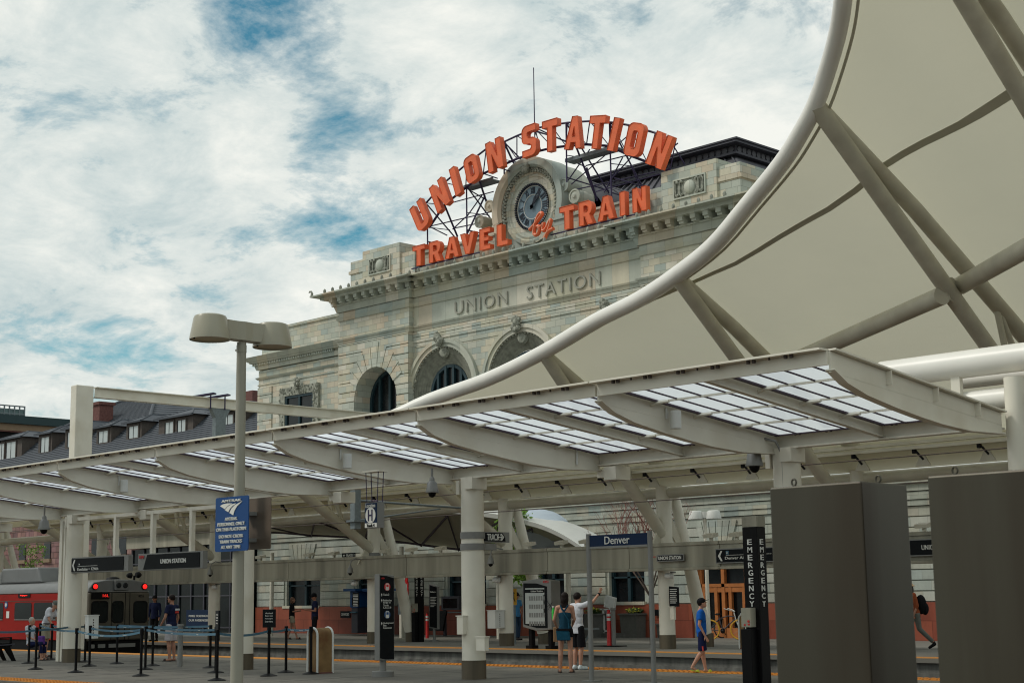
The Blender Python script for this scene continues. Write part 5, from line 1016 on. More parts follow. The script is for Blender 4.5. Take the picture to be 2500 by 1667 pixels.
# Denver name sign on two posts
yd = 21.5; gl, gr = AY(1444.7, 1665, yd).x, AY(1597, 1665, yd).x; zt1, zb1_ = AY(1515, 1303, yd).z, AY(1515, 1331, yd).z
o = E('station_name_sign', ((gl+gr)/2, yd, 0), 'navy Denver name board between two grey steel posts on the platform', 'sign')
for x in (gl, gr): B('post', MB().tube([(x, yd, 0), (x, yd, zt1+.03)], .048, 20), 'alu', o, smooth=True); B('foot_plate', MB().box(x-.14, x+.14, yd-.14, yd+.14, 0, .02), 'alu', o)
B('sign_panel', MB().box(gl+.045, gr-.045, yd-.02, yd+.02, zb1_, zt1), 'navyblue', o); B('rail', MB().box(gl+.045, gr-.045, yd-.025, yd+.02, zb1_-.035, zb1_), 'alu', o); T('Denver', ((gl+gr)/2-.02, yd-.02, (zt1+zb1_)/2), .62, .145, o)
# ---------------------------------------------------------------- pylons, maps, emergency posts
p = G(943, 1650); X = AX(927, 1610, p.x-.10).x; yk_ = p.y; Xf = p.x+.11; ya_, yb2 = AX(926, 1500, Xf).y, AX(963, 1500, Xf).y
Xb = AY(914, 1500, ya_).x; zt_, zb_ = AX(940, 1401, Xf).z, AX(940, 1611, Xf).z; ym_ = (ya_+yb2)/2
o = E('wayfinding_pylon', (p.x, ym_, 0), 'tall black wayfinding pylon with red and blue train discs on a grey stand', 'sign')
B('body', MB().prism([(ya_, zb_), (yb2, zb_), (yb2, zt_-.03), (ym_, zt_-.005), (ya_, zt_)], 'x', Xb, Xf), 'alu', o, bevel=.01)
B('sign_face', MB().prism([(ya_+.02, zb_+.05), (ya_+.15, zb_+.02), (yb2-.02, zb_+.02), (yb2-.02, zt_-.08), (ym_, zt_-.035), (ya_+.02, zt_-.025)], 'x', Xf+.001, Xf+.008), 'blacksign', o)
B('stand', MB().tube([(p.x-.02, ym_, .1), (p.x-.02, ym_, zb_)], .07, 18), 'alu', o, smooth=True); B('base', MB().lathe((p.x-.02, ym_, 0), [(.23, 0), (.23, .1), (.22, .11)], 24), 'alu', o, smooth=True)
H_ = zt_-zb_; W_ = yb2-ya_; fz = lambda y: zt_-(y-1401)/210*H_
for yy_, m_ in ((1432, 'red'), (1500, 'bluebox')):
    d_ = B('disc', MB().lathe((Xf+.010, ym_, fz(yy_)), [(W_*.20, 0), (W_*.20, .004)], 24, 'x'), m_, o); B('train_icon', MB().prism(rrect(ym_-.045, ym_+.045, fz(yy_)-.07, fz(yy_)+.07, .02), 'x', Xf+.016, Xf+.018), 'letter', d_); B('icon_window', MB().box(Xf+.019, Xf+.021, ym_-.03, ym_+.03, fz(yy_)+.0, fz(yy_)+.05), m_, d_)
for yy_, s, wf in ((1451, 'Track 2', .38), (1465, 'Pedestrian', .55), (1471, 'Bridge to', .48), (1477, 'Tracks', .35), (1483, '1,3,6,7,8', .52), (1521, 'Underground', .66), (1526, 'Bus', .2), (1532, 'Concourse', .55)): T(s, (Xf+.008, ya_+W_*(.24+wf/2), fz(yy_)), W_*wf, .042, o, rz=R(90), d=.003)
mb = MB()
for yy_ in (1451, 1465, 1521): z = fz(yy_); y = ya_+W_*.14; mb.prism([(y-.02, z-.01), (y+.02, z-.01), (y, z+.03)], 'x', Xf+.009, Xf+.012).box(Xf+.009, Xf+.012, y-.005, y+.005, z-.035, z-.01)
B('arrow', mb, 'letter', o); T('RTD', (Xf+.008, ya_+W_*.22, fz(1411)), .07, .03, o, 'red', rz=R(90))
def emerg(name, gx, gy, s, label, ztop):
    o = E(name, (gx, gy, 0), label, 'emergency post', 'black emergency posts'); w_ = .145*s
    B('post', MB().box(gx-w_, gx+w_, gy-w_*.8, gy+w_*.8, 0, ztop-.17), 'black', o, bevel=.01); B('cap', MB().box(gx-w_, gx+w_, gy-w_*.8, gy+w_*.8, ztop-.168, ztop), 'concrete', o)
    B('pedestal', MB().box(gx-w_*.9, gx+w_*.5, gy-w_*.8-.16, gy-w_*.8-.002, 0, 1.03), 'black', o, bevel=.01); B('call_plate', MB().box(gx-w_*.85, gx+w_*.42, gy-w_*.8-.14, gy-w_*.8-.003, 1.06, 1.36), 'concrete', o)
    B('call_button', MB().lathe((gx+w_*.15, gy-w_*.8-.145, 1.15), [(.02, 0), (.02, -.01)], 12, 'y').box(gx-w_*.5, gx-w_*.3, gy-w_*.8-.146, gy-w_*.8-.14, 1.08, 1.11).box(gx+w_*.02, gx+w_*.28, gy-w_*.8-.146, gy-w_*.8-.14, 1.09, 1.115), 'red', o)
    for i, ch in enumerate('EMERGENCY'): z = ztop-.41-.122*i; T(ch, (gx-.0*s, gy-w_*.8, z), .088, .088, o, off=.008); T(ch, (gx+w_, gy-.01, z), .085, .088, o, rz=R(90), off=.008)
    return o
e1 = aty_x = AY(1856, 1690, 20.1).x; emerg('emergency_post', e1, 20.1, 1, 'tall black EMERGENCY post left of the steel cabinets', AY(1847, 1258, 19.9).z)
q = G(1024, 1566); emerg('emergency_post', q.x, q.y, .95, 'black EMERGENCY post behind the beam by the red V post', 3.05)
def mapk():
    p = G(1288, 1583); p2 = G(1355, 1583); y = p.y; a, b = AY(1276, 1500, y), AY(1346, 1500, y); z0, z1 = AY(1310, 1540, y).z, AY(1310, 1415, y).z
    o = E('map_kiosk', ((a.x+b.x)/2, y, 0), 'grey framed route map kiosk standing on two black feet', 'map board'); B('housing', MB().prism([(a.x, z0+.12), ((a.x+b.x)/2, z0), (b.x, z0+.05), (b.x, z1-.03), ((a.x+b.x)/2, z1+.03), (a.x, z1-.02)], 'y', y, y+.42), 'alu', o, bevel=.02)
    B('dark_face', MB().prism([(a.x+.06, z0+.2), ((a.x+b.x)/2, z0+.1), (b.x-.16, z0+.1), (b.x-.16, z1-.2), ((a.x+b.x)/2, z1-.1), (a.x+.06, z1-.09)], 'y', y-.012, y-.002), 'blacksign', o)
    m_ = B('map_sheet', MB().box(a.x+.14, b.x-.26, y-.02, y-.013, z0+.22, z1-.24), 'mapface', o); B('title_bar', MB().box(a.x+.14, b.x-.26, y-.024, y-.021, z1-.38, z1-.28), 'blacksign', m_); T('Union Station', (a.x+.65, y-.024, z1-.33), .5, .05, o)
    for r_ in range(4):
        mb = MB()
        for c in range(7): mb.box(a.x+.30+.1*c, a.x+.37+.1*c, y-.024, y-.0205, z1-.48-.25*r_-.13, z1-.48-.25*r_)
        B('timetable', mb, 'alu', m_); mb = MB(); mb.box(a.x+.95, b.x-.30, y-.023, y-.0205, z1-1.1, z1-.45); B('inset_map', mb, 'lid', m_); c = V((a.x+1.2, y-.026, z1-.8)); B('route_lines', MB().bar(c+V((-.15, 0, .2)), c+V((.2, 0, -.22)), .004, .012, (0, 1, 0)).bar(c+V((-.1, 0, -.1)), c+V((.1, 0, .15)), .004, .012, (0, 1, 0)).bar(c+V((-.15, 0, .0)), c+V((.05, 0, .1)), .004, .012, (0, 1, 0)), 'navyblue', m_)
    T('RTD', (b.x-.2, y, z1-.06), .22, .07, o, 'red', off=.02)
    for q in (p, p2): B('foot', MB().box(q.x-.12, q.x+.12, y+.05, y+.35, 0, .10).box(q.x-.06, q.x+.06, y+.12, y+.28, .1, z0+.1), 'black', o)
mapk()
p = G(1058, 1565); o = E('wayfinding_pylon', (p.x, p.y, 0), 'narrow black information pylon with rounded ends beside the banded column', 'sign'); a, b = AY(1048, 1500, p.y), AY(1068, 1500, p.y); z0, z1 = AY(1058, 1535, p.y).z, AY(1058, 1425, p.y).z
B('body', MB().prism([(a.x, z0+.06), ((a.x+b.x)/2, z0+.01), (b.x, z0), (b.x, z1-.1), ((a.x+b.x)/2, z1-.03), (a.x, z1)], 'y', p.y, p.y+.1), 'alu', o); B('sign_face', MB().prism([(a.x+.03, z0+.09), (b.x-.03, z0+.04), (b.x-.03, z1-.12), (a.x+.03, z1-.03)], 'y', p.y-.01, p.y-.002), 'blacksign', o)
T('Tickets', ((a.x+b.x)/2, p.y-.01, z1-.28), .34, .05, o); mb = MB()
for i in range(7): mb.box(a.x+.08, a.x+.08+(.33, .28, .3, .25, .32, .28, .2)[i], p.y-.014, p.y-.011, z1-.48-.055*i, z1-.46-.055*i)
B('text_line', mb, 'letter', o); B('stand', MB().tube([(p.x, p.y+.05, 0), (p.x, p.y+.05, z0+.05)], .05, 14).lathe((p.x, p.y+.05, 0), [(.15, 0), (.15, .06)], 16), 'alu', o)
# red V post
p = G(992, 1562); o = E('shuttle_post', (p.x, p.y, 0), 'red post with a round V emblem and a framed notice', 'sign'); zc = AY(989, 1415, p.y).z
B('post', MB().box(p.x-.09, p.x+.09, p.y-.05, p.y+.05, .7, zc-.1), 'red', o); B('lower_post', MB().box(p.x-.13, p.x+.13, p.y-.09, p.y+.09, 0, 1.25).box(p.x-.36, p.x+.3, p.y-.25, p.y+.25, 0, .07), 'pole', o); B('emblem_disc', MB().lathe((p.x-.02, p.y-.06, zc), [(.21, 0), (.21, -.04)], 24, 'y'), 'red', o); T('V', (p.x-.02, p.y-.10, zc), .24, .24, o, off=.03)
z = AY(992, 1443, p.y).z; B('notice', MB().box(p.x-.16, p.x+.20, p.y-.09, p.y-.06, z-.38, z+.35), 'red', o); B('notice_sheet', MB().box(p.x-.12, p.x+.16, p.y-.094, p.y-.091, z-.34, z+.29), 'mapface', o); B('meter', MB().box(p.x-.30, p.x-.12, p.y-.15, p.y+.05, .95, 1.35), 'galv', o)
def bollard(px, py, h, r, m, label, bands=False):
    p = G(px, py); o = E('bollard', p, label, 'bollard'); B('shaft', MB().lathe(p, [(r, 0), (r*.97, h*.93), (r*.97, h*.93), (r*1.25, h*.95), (r*1.25, h)] if not bands else [(r*1.15, 0), (r, .03), (r*.85, h*.92), (r*.6, h*.93), (r*.6, h)], 18), m, o, smooth=True)
    if bands: [B('reflective_band', MB().lathe(p+V((0, 0, h*f)), [(r*.93, 0), (r*.93, .08)], 18), 'lid', o, smooth=True) for f in (.70, .82)]
    return o, p
o, p = bollard(1488, 1577, 1.12, .075, 'red', 'red flexible traffic post with two white bands beside the white crate', True); B('foot', MB().box(p.x-.45, p.x+.5, p.y-.25, p.y+.25, 0, .03), 'black', o)
bollard(1499, 1577, 1.18, .07, 'alu', 'grey steel bollard directly right of the red traffic post'); bollard(1043, 1557, .95, .06, 'red', 'small red traffic post left of the narrow black pylon', True); bollard(439, 1627, 1.03, .065, 'alu', 'grey steel bollard standing among the queue posts')
# ---------------------------------------------------------------- queue barriers
posts = {}
def qpost(k, px, py, label, sgn=None):
    p = G(px, py-2.5); posts[k] = p
    if 'proto' not in posts:
        o = E('queue_post', p); B('base', MB().lathe(p, [(.185, 0), (.185, .012), (.15, .025), (.07, .05), (.035, .06)], 26), 'black', o, smooth=True); B('shaft', MB().tube([p+V((0, 0, .05)), p+V((0, 0, .93))], .031, 16), 'black', o, smooth=True)
        B('head', MB().lathe(p, [(.042, .88), (.042, 1.0), (.036, 1.01)], 16).box(p.x-.05, p.x+.05, p.y-.012, p.y+.012, .91, .97), 'black', o); posts['proto'] = o
    else: o = dup(posts['proto'], loc=p)
    tag(o, label, 'queue post', 'black queue posts'); return o
for k, px, py, lb in ((1, 86.6, 1636, 'black queue post left of the wide left column, nearest the bench'), (2, 69.6, 1621, 'black queue post in front of the seated grey haired woman'), (3, 96, 1610, 'black queue post behind the nearer bench end post, by the older man'), (4, 125, 1612.5, 'black queue post standing right beside the older man in white'), (5, 184.5, 1643.4, 'black queue post nearest the camera before the wide left column'), (6, 207, 1618, 'black queue post at the rear right foot of the wide left column'), (7, 218, 1628, 'black queue post between the left column and the train face'), (8, 174, 1617, 'black queue post directly against the wide left column'), (9, 285, 1622, 'lone black queue post in front of the train end'), (10, 343.7, 1652, 'black queue post nearest the camera left of the lamp pole'), (11, 354.5, 1636, 'black queue post just behind the nearest one by the train edge'), (12, 372, 1627, 'black queue post left of the man in navy shirt'), (13, 512.8, 1632, 'rear black queue post of the trio beside the lamp pole'), (14, 526.4, 1644, 'middle black queue post of the trio beside the lamp pole'), (15, 529.3, 1663, 'black queue post carrying a sign just left of the lamp pole'), (16, 655.8, 1652, 'black queue post carrying a sign right of the lamp pole'), (17, 698, 1643.5, 'black queue post between the signed one and the rusty hood'), (18, 758.8, 1647, 'black queue post standing against the white edged rusty hood')): qpost(k, px, py, lb)
def belt(a, b, z=.94, sag=.05, dz=0, mm='beltblue'):
    p, q = posts[a], posts[b] if not isinstance(b, V) else b; n = 14; mb = MB(); vs = []
    for i in range(n+1):
        t = i/n; c = p.lerp(q, t); zc = z+dz-sag*4*t*(1-t); d = (q-p).normalized(); nn = V((-d.y, d.x, 0))*.003
        vs += [c+V((0, 0, zc+.024))+nn, c+V((0, 0, zc-.024))+nn, c+V((0, 0, zc-.024))-nn, c+V((0, 0, zc+.024))-nn]
    fs = [(4*i+j, 4*i+(j+1) % 4, 4*i+4+(j+1) % 4, 4*i+4+j) for i in range(n) for j in range(4)]; mb.add(vs, fs)
    return tag(B('queue_belt', mb, mm, smooth=True), None, 'belt', 'blue queue belts'), p, q
bl = [(10, 5, .10, 0, 'lowest slack blue belt in front of the train'), (11, 7, .06, 0, 'blue belt behind the slack one in front of the train'), (6, 12, .03, .03, 'rearmost dark blue belt across the train end'), (15, 11, .04, -.02, 'blue belt reaching the signed post left of the lamp'), (14, 12, .03, 0, 'blue belt passing the waist of the man in navy'), (13, 9, .03, .04, 'dark blue belt behind the man in navy'), (15, 16, .07, 0, 'long blue belt passing behind the lamp pole'), (16, 17, .03, 0, 'short blue belt between two posts left of the rusty hood'), (17, 18, .02, 0, 'short blue belt touching the rusty hood'), (5, 3, .05, 0, 'pale blue belt before the older man'), (8, 1, .02, .0, 'dark blue belt crossing the wide left column'), (4, 6, .02, .0, 'dark blue belt right of the older man'), (1, 2, .02, 0, 'short blue belt beside the bench')]
for a, b, s, dz, lb in bl:
    o, p, q = belt(a, b, sag=s, dz=dz); o['label'] = lb
    d = (q-p).normalized(); rz = math.atan2(d.y, d.x); rz = rz if math.cos(rz) > 0 else rz+math.pi
    for t in (.25, .6, .85): c = p.lerp(q, t); c.z = .94+dz-s*4*t*(1-t); T('Tensator', tuple(c+V((math.sin(rz)*.004, -math.cos(rz)*.004, 0))), .17, .022, o, rz=rz, d=.001)
a = V(posts[1]); b = G(-30, 1640); posts[99] = b; o, _, _ = belt(1, 99, sag=.03); o['label'] = 'dark blue belt running off the left of the picture behind the bench'
for k, w0, lines, lb in ((15, .26, ('Arrival', 'Gates', 'Passengers', 'Only'), 'black notice with white words on the post left of the lamp'), (16, .28, ('Arrival', 'Express', 'Passengers', 'Enter Here'), 'black notice with white words on the post right of the lamp')):
    p = posts[k]; o = E('queue_notice', p+V((0, 0, 1.01)), lb, 'notice', 'post top notices'); rz = R(35); m = Matrix.Translation(p) @ Matrix.Rotation(rz, 4, 'Z')
    if k == 15: m = Matrix.Translation(p) @ Matrix.Rotation(R(-20), 4, 'Z'); rz = R(-20)
    B('panel', MB().box(-w0/2, w0/2, -.02, .02, 1.01, 1.39).xf(m), 'blacksign', o)
    for i, s in enumerate(lines): T(s, tuple(m @ V((0, -.02, 1.31-.058*i))), w0*.6, .034, o, rz=rz, d=.001)
# ---------------------------------------------------------------- hoods, benches, planters
def hood(name, p, w_, dp, h, label):
    o = E(name, p, label, 'guard hood', 'white edged rusty hoods'); r = .16
    prof = [(0, 0)]+[(0, h-r)]+arc(r, h-r, r, r, 180, 90, 6)[1:]+arc(w_-r, h-r, r, r, 90, 0, 6)+[(w_, 0)]
    for y in (p.y, p.y+dp): B('edge_frame', MB().tube([(p.x+a, y, b) for a, b in prof], .026, 10), 'lid', o, smooth=True)
    mb = MB(); n = len(prof); vs = [(p.x+a, p.y, b) for a, b in prof]+[(p.x+a, p.y+dp, b) for a, b in prof]; mb.add(vs, [(i, i+1, n+i+1, n+i) for i in range(n-1)]); B('cover_sheet', mb, 'rustsheet', o, smooth=True)
    B('back_sheet', MB().add([(p.x+a, p.y+.02, b) for a, b in prof], [tuple(range(n))]), 'rustsheet', o); B('rust_foot', MB().box(p.x-.02, p.x+w_+.02, p.y-.02, p.y+dp+.02, 0, .03), 'brick', o)
p = G(751, 1643); hood('guard_hood', p, .34, .42, .97, 'white edged rusty hood on the near platform beside a queue post')
p = G(1806, 1583); hood('guard_hood', p, .25, 1.0, .98, 'white edged rusty hood on the far platform beside the bicycles')
def bench():
    p = G(-25, 1612); q = G(50, 1612); o = E('bench', p, 'dark slatted metal bench with splayed legs at the left edge', 'bench'); y = p.y
    for x in (p.x+.25, (p.x+q.x)/2+.35, q.x-.15): B('leg', MB().prism([(y-.35, 0), (y-.27, 0), (y-.02, .42), (y+.28, 0), (y+.36, 0), (y+.16, .42), (y+.2, .5), (y-.3, .5), (y-.16, .42)], 'x', x-.04, x+.04), 'black', o)
    mb = MB(); x = p.x-1.
    while x < q.x: mb.bar((x, y+.28, .46), (x, y-.25, .44), .05, .03).bar((x, y-.30, .46), (x+.0, y-.42, .90), .05, .025); x += .085
    B('slats', mb, 'darkmetal', o); B('arm', MB().box(q.x-.2, q.x-.14, y-.42, y+.25, .62, .66).box(q.x-.2, q.x-.14, y+.2, y+.25, .4, .62), 'black', o)
bench()
def planter(px0, px1, py, ph, label, kind):
    a, b = G(px0, py), G(px1, py); y = a.y+.1; h = ph; w0 = .06; o = E('planter', ((a.x+b.x)/2, y, 0), label, 'planter'); c = (a.x+b.x)/2; hw = (b.x-a.x)/2*.93
    B('tub', MB().add([(c-hw*.92, y, 0), (c+hw*.92, y, 0), (c+hw*.92, y+.9, 0), (c-hw*.92, y+.9, 0), (c-hw, y-.05, h), (c+hw, y-.05, h), (c+hw, y+.95, h), (c-hw, y+.95, h)], [(0, 3, 2, 1), (0, 1, 5, 4), (1, 2, 6, 5), (2, 3, 7, 6), (3, 0, 4, 7), (4, 5, 6, 7)]), 'planter', o); B('rim', MB().box(c-hw-.05, c+hw+.05, y-.1, y+1, h, h+.06), 'planter', o)
    random.seed(int(px0)); 
    if kind == 'flowers':
        leaf_cloud('flowers', o, (c, y+.4, h+.14), (hw*.85, .35, .12), 160, .07, 'leafd'); leaf_cloud('blooms', o, (c, y+.3, h+.17), (hw*.8, .35, .10), 60, .06, 'yflower')
    else:
        leaf_cloud('shrub', o, (c, y+.4, h+.42), (hw*.75, .3, .40), 240, .09, 'leafd'); leaf_cloud('blooms', o, (c, y+.3, h+.40), (hw*.75, .3, .36), 50, .07, 'bloom')
def leaf_cloud(name, parent, c, r, n, s, m):
    mb = MB()
    for i in range(n):
        while True:
            d = V((random.uniform(-1, 1), random.uniform(-1, 1), random.uniform(-1, 1)))
            if d.length < 1: break
        p = V(c)+V((d.x*r[0], d.y*r[1], d.z*r[2])); u = V((random.gauss(0, 1), random.gauss(0, 1), random.gauss(0, .6))).normalized(); v = u.cross(V((random.gauss(0, 1), random.gauss(0, 1), 1))).normalized(); k = s*random.uniform(.6, 1.3)
        mb.quad(p-u*k, p-v*k*.5, p+u*k, p+v*k*.5)
    return B(name, mb, m, parent)
planter(1510, 1566, 1556, .82, 'large grey planter with yellow flowers right of the traffic posts', 'flowers'); planter(1412, 1458, 1556, .82, 'large grey planter half hidden behind the left Denver post', 'flowers'); planter(1600, 1627, 1556, .45, 'small grey planter with a red flowering shrub', 'shrub')
def crate():
    p = G(1457, 1555); q = G(1517, 1555); y = p.y; x0, x1 = p.x, q.x-.3; o = E('white_crate_frame', ((x0+x1)/2, y, 0), 'white framed open crate on a low concrete slab behind the red traffic post', 'crate'); z0 = .2
    B('slab', MB().box(x0-.5, x1+.8, y-.1, y+.8, 0, .16), 'planter', o); m = MB()
    for x in (x0, (x0+x1)/2, x1): m.box(x-.04, x+.04, y, y+.08, .16, 1.05)
    m.box(x0, x1, y, y+.07, 1.0, 1.06).box(x0, x1, y, y+.07, .2, .27).box(x0, x1, y+.6, y+.66, .2, 1.05); B('frame', m, 'lid', o); B('sagging_cloth', MB().add([(x0+.2, y+.12, 1.0), (x1-.1, y+.12, 1.0), (x1-.15, y+.2, .3), (x0+.7, y+.25, .35), (x0+.4, y+.2, .6)], [(0, 1, 2, 3, 4)]), 'whitecloth', o, sol=.01)
    B('tilted_lid', MB().cbox((x1-.0, y+.1, 1.28), (.5, .07, .45), 0, R(0)).box(x1-.25, x1-.2, y+.0, y+.07, 1.06, 1.5).box(x1+.2, x1+.25, y+.0, y+.07, 1.06, 1.5).xf(Matrix.Translation((x1, y, 1.3)) @ Matrix.Rotation(R(12), 4, 'Y') @ Matrix.Translation((-x1, -y, -1.3))), 'lid', o, bevel=.02)
crate()
# second platform bench and small fittings
p = G(1425, 1570); o = E('bench', p, 'pale backless bench with splayed legs behind the white shirted boy', 'bench'); B('seat', MB().box(p.x-1.4, p.x+.35, p.y, p.y+.4, .44, .50), 'galv', o)
for x in (p.x-1.1, p.x+.1): B('leg', MB().bar((x-.1, p.y+.05, 0), (x+.05, p.y+.2, .44), .05, .05).bar((x-.1, p.y+.38, 0), (x+.05, p.y+.2, .44), .05, .05), 'galv', o)
def ebox(nm, px, y0, y1, Y, w_, d_, label, m='lid', slots=True):
    c = AY(px, (y0+y1)/2, Y); z0, z1 = AY(px, y1, Y).z, AY(px, y0, Y).z; o = E(nm, (c.x, Y, z0), label, 'utility box'); B('case', MB().box(c.x-w_/2, c.x+w_/2, Y-d_/2, Y+d_/2, z0, z1), m, o, bevel=.01); B('lid', MB().box(c.x-w_/2-.015, c.x+w_/2+.015, Y-d_/2-.015, Y+d_/2+.015, z1, z1+.02), m, o)
    if slots:
        mb = MB()
        for i in range(7): mb.box(c.x+w_/2, c.x+w_/2+.003, Y-.02, Y+.01, z0+.06+(z1-z0-.12)*i/7, z0+.06+(z1-z0-.12)*(i+.55)/7)
        B('vent', mb, 'bolt', o)
    return o
ebox('utility_box', 1211, 1490, 1533, YH-.45, .36, .42, 'white vented box on the hall column right of the banded column'); ebox('utility_box', 224, 1502, 1558, YN-.15, .18, .30, 'white vented box on the right side of the wide left column')
ebox('utility_box', 1128, 1504, 1548, YN-.28, .18, .12, 'narrow white box on the left face of the banded column', 'white', False); ebox('utility_box', 1178, 1555, 1588, YN-.22, .24, .12, 'squarish white box low on the right of the banded column', 'white', False); ebox('utility_box', 1643, 1481, 1512, YH-.28, .14, .1, 'small pale box on the hall column right of the Denver sign', 'white', False)
for px, lb in ((869, 'black notice plate on the hall column below the TRACK 1 sign'), (1646, 'black notice plate on the hall column right of the Denver sign')):
    c = AY(px, 1462, YH-.27); z0, z1 = AY(px, 1480, YH-.27).z, AY(px, 1445 if px < 1000 else 1430, YH-.27).z; o = E('notice_plate', (c.x, YH-.27, z0), lb, 'notice'); w0 = .36; B('plate', MB().prism([(c.x-w0/2, z0), (c.x+w0/2, z0), (c.x+w0/2, z1-.03), (c.x-w0/2, z1)], 'y', YH-.28, YH-.26), 'blacksign', o)
    mb = MB()
    for i in range(8): mb.box(c.x-w0*.4, c.x+w0*random.uniform(.2, .4), YH-.284, YH-.281, z1-.1-.055*i, z1-.08-.055*i)
    B('text_line', mb, 'letter', o)
for px, py in ((866, 1423), (1193 if 0 else 1213, 1415), (1635, 1405), (525, 1432)): 
    c = AY(px, py, YH-.35); o = E('wall_camera', c, {866: 'pale bullet camera left of the hall column over the notice plate', 1213: 'pale bullet camera above the white vented box', 1635: 'pale bullet camera right of the Denver sign post', 525: 'pale bullet camera left of the lamp pole'}[px], 'camera', 'bullet cameras'); B('body', MB().lathe(c, [(.07, -.14), (.09, -.12), (.09, .08), (.05, .12)], 14, 'x'), 'lid', o, smooth=True); B('bracket', MB().cbox(c+V((.06, .08, .1)), (.05, .2, .05)), 'alu', o)
# planting
def tree(name, x, y, h, label, cr, n, m, sz, trunk=True):
    o = E(name, (x, y, 0), label, 'tree'); random.seed(int(abs(x)*10)); B('trunk', MB().tube([(x, y, 0), (x+.03, y, h*.4), (x-.04, y+.03, h*.75)], [.06, .045, .025], 10), 'bark', o, smooth=True)
    for i in range(6): a = random.uniform(0, 6.28); B('limb', MB().tube([(x, y, h*(.35+.07*i)), (x+math.cos(a)*cr*.5, y+math.sin(a)*cr*.5, h*(.5+.07*i)), (x+math.cos(a)*cr*.8, y+math.sin(a)*cr*.8, h*(.56+.07*i))], [.025, .015, .006], 6), 'bark', o, smooth=True)
    mb = MB()
    for i in range(26):
        a = random.uniform(0, 6.28); rr = cr*random.uniform(.15, 1); c = V((x+rr*math.cos(a), y+rr*math.sin(a), h*random.uniform(.42, 1)))
        for k in range(n//26):
            p = c+V((random.gauss(0, .13), random.gauss(0, .13), random.gauss(0, .13))); u = V((random.gauss(0, 1), random.gauss(0, 1), random.gauss(0, .8))).normalized(); v = u.cross(V((random.gauss(0, 1), random.gauss(0, 1), random.gauss(0, 1)))).normalized(); s = sz*random.uniform(.6, 1.3); mb.quad(p-u*s, p-v*s*.5, p+u*s, p+v*s*.5)
    B('crown', mb, m, o); return o
q = AY(1250, 1400, 37.9); tree('tree', q.x-.1, 37.9, 4.6, 'young tree with fresh green leaves behind the hall column and lamp', .85, 1500, 'leafy', .075)
q = AY(78, 1340, 44.); tree('tree', q.x, 44., 5.0, 'thin green tree against the pink stone wall at far left', .9, 900, 'leafy', .08)
def baretree():
    p = AY(1588, 1470, 37.5); x, y = p.x, 37.5; o = E('bare_tree', (x, y, 0), 'leafless young tree with reddish twigs behind the right Denver post', 'tree'); random.seed(12); tr = MB(); tw = MB(); tr.tube([(x, y, 0), (x, y, 1.45)], [.06, .05], 8)
    def br(p, d, ln_, r, lv):
        q = p+d*ln_; (tr if lv < 2 else tw).tube([p, p.lerp(q, .5)+V((random.uniform(-.04, .04)*ln_, 0, .03)), q], [r, r*.8, r*.6], 5)
        if lv < 6:
            for k in range(3 if lv < 3 else 2): br(p.lerp(q, random.uniform(.55, 1)), (d+V((random.uniform(-.75, .75), random.uniform(-.6, .6), random.uniform(-.1, .5)))).normalized(), ln_*random.uniform(.6, .85), r*.62, lv+1)
    for d in ((-.75, .1, .75), (.55, -.1, .85), (-.1, .3, 1), (-.35, -.3, .9), (.2, .2, 1)): br(V((x, y, 1.5)), V(d).normalized(), 1.35, .032, 1)
    B('trunk', tr, 'bark', o, smooth=True); B('crown', tw, 'twig', o)
baretree()
# steel cabinets, close to the camera
def cabinet(x0, x1, y, label):
    zt_ = AY(2102, 1174, 7.6).z; o = E('steel_cabinet', ((x0+x1)/2, y+.25, 0), label, 'cabinet', 'stained steel cabinets'); d_ = .50
    B('case', MB().box(x0, x1, y, y+d_, .12, zt_), 'steel', o, bevel=.010); B('plinth', MB().box(x0+.03, x1-.03, y+.03, y+d_-.03, 0, .12), 'black', o)
    for x, yy_ in ((x0+.14, y+.06), (x1-.04, y+d_*.5)): B('lifting_eye', MB().tube([(x+.016*math.cos(R(a)), yy_, zt_+.026+.02*math.sin(R(a))) for a in range(-90, 271, 24)], .006, 8, cap=False).lathe((x, yy_, zt_), [(.012, 0), (.012, .008)], 12), 'steel', o, smooth=True)
yc_ = 7.6; c0, c1, c2 = AY(1878, 1190, yc_).x, AY(2102, 1174, yc_).x, AY(2263, 1162, yc_).x
cabinet(c0, c1, yc_, 'stained steel cabinet with two lifting eyes, left of the pair'); cabinet(c2, c2+.75, yc_, 'dark streaked steel cabinet cut off by the right edge')
# ---------------------------------------------------------------- train
XT = -48.2; ty0, ty1 = AX(216, 1500, XT).y, AX(364, 1500, XT).y; yc = (ty0+ty1)/2; hw = (ty1-ty0)/2
tz = lambda y, px=218: AX(px, y, XT).z
zr0, zr1, zrf = tz(1563), tz(1446), tz(1413, 290); LT = -72.
tr_ = E('light_rail_train', (-56, yc, -.4), 'red and silver light rail train with two lit red tail lights', 'train')
def sect(z0, z1, inset=0): return [(yc-hw+inset, z0), (yc+hw-inset, z0), (yc+hw-inset, z1), (yc-hw+inset, z1)]
B('side_panel', MB().prism(sect(zr0, zr1), 'x', LT, XT-.35), 'trainred', tr_)
roof = [(yc-hw, zr1+.003), (yc+hw, zr1+.003), (yc+hw-.02, zr1+.16), (yc+hw-.20, zrf-.10), (yc+.5, zrf-.02), (yc, zrf), (yc-.5, zrf-.02), (yc-hw+.20, zrf-.10), (yc-hw+.02, zr1+.16)]
B('roof', MB().prism(roof, 'x', LT, XT-.05), 'traingrey', tr_, smooth=True, bevel=.03)
end = B('end_panel', MB().prism(sect(zr0-.02, zr1, .0), 'x', XT-.345, XT), 'trainface', tr_, bevel=.05)
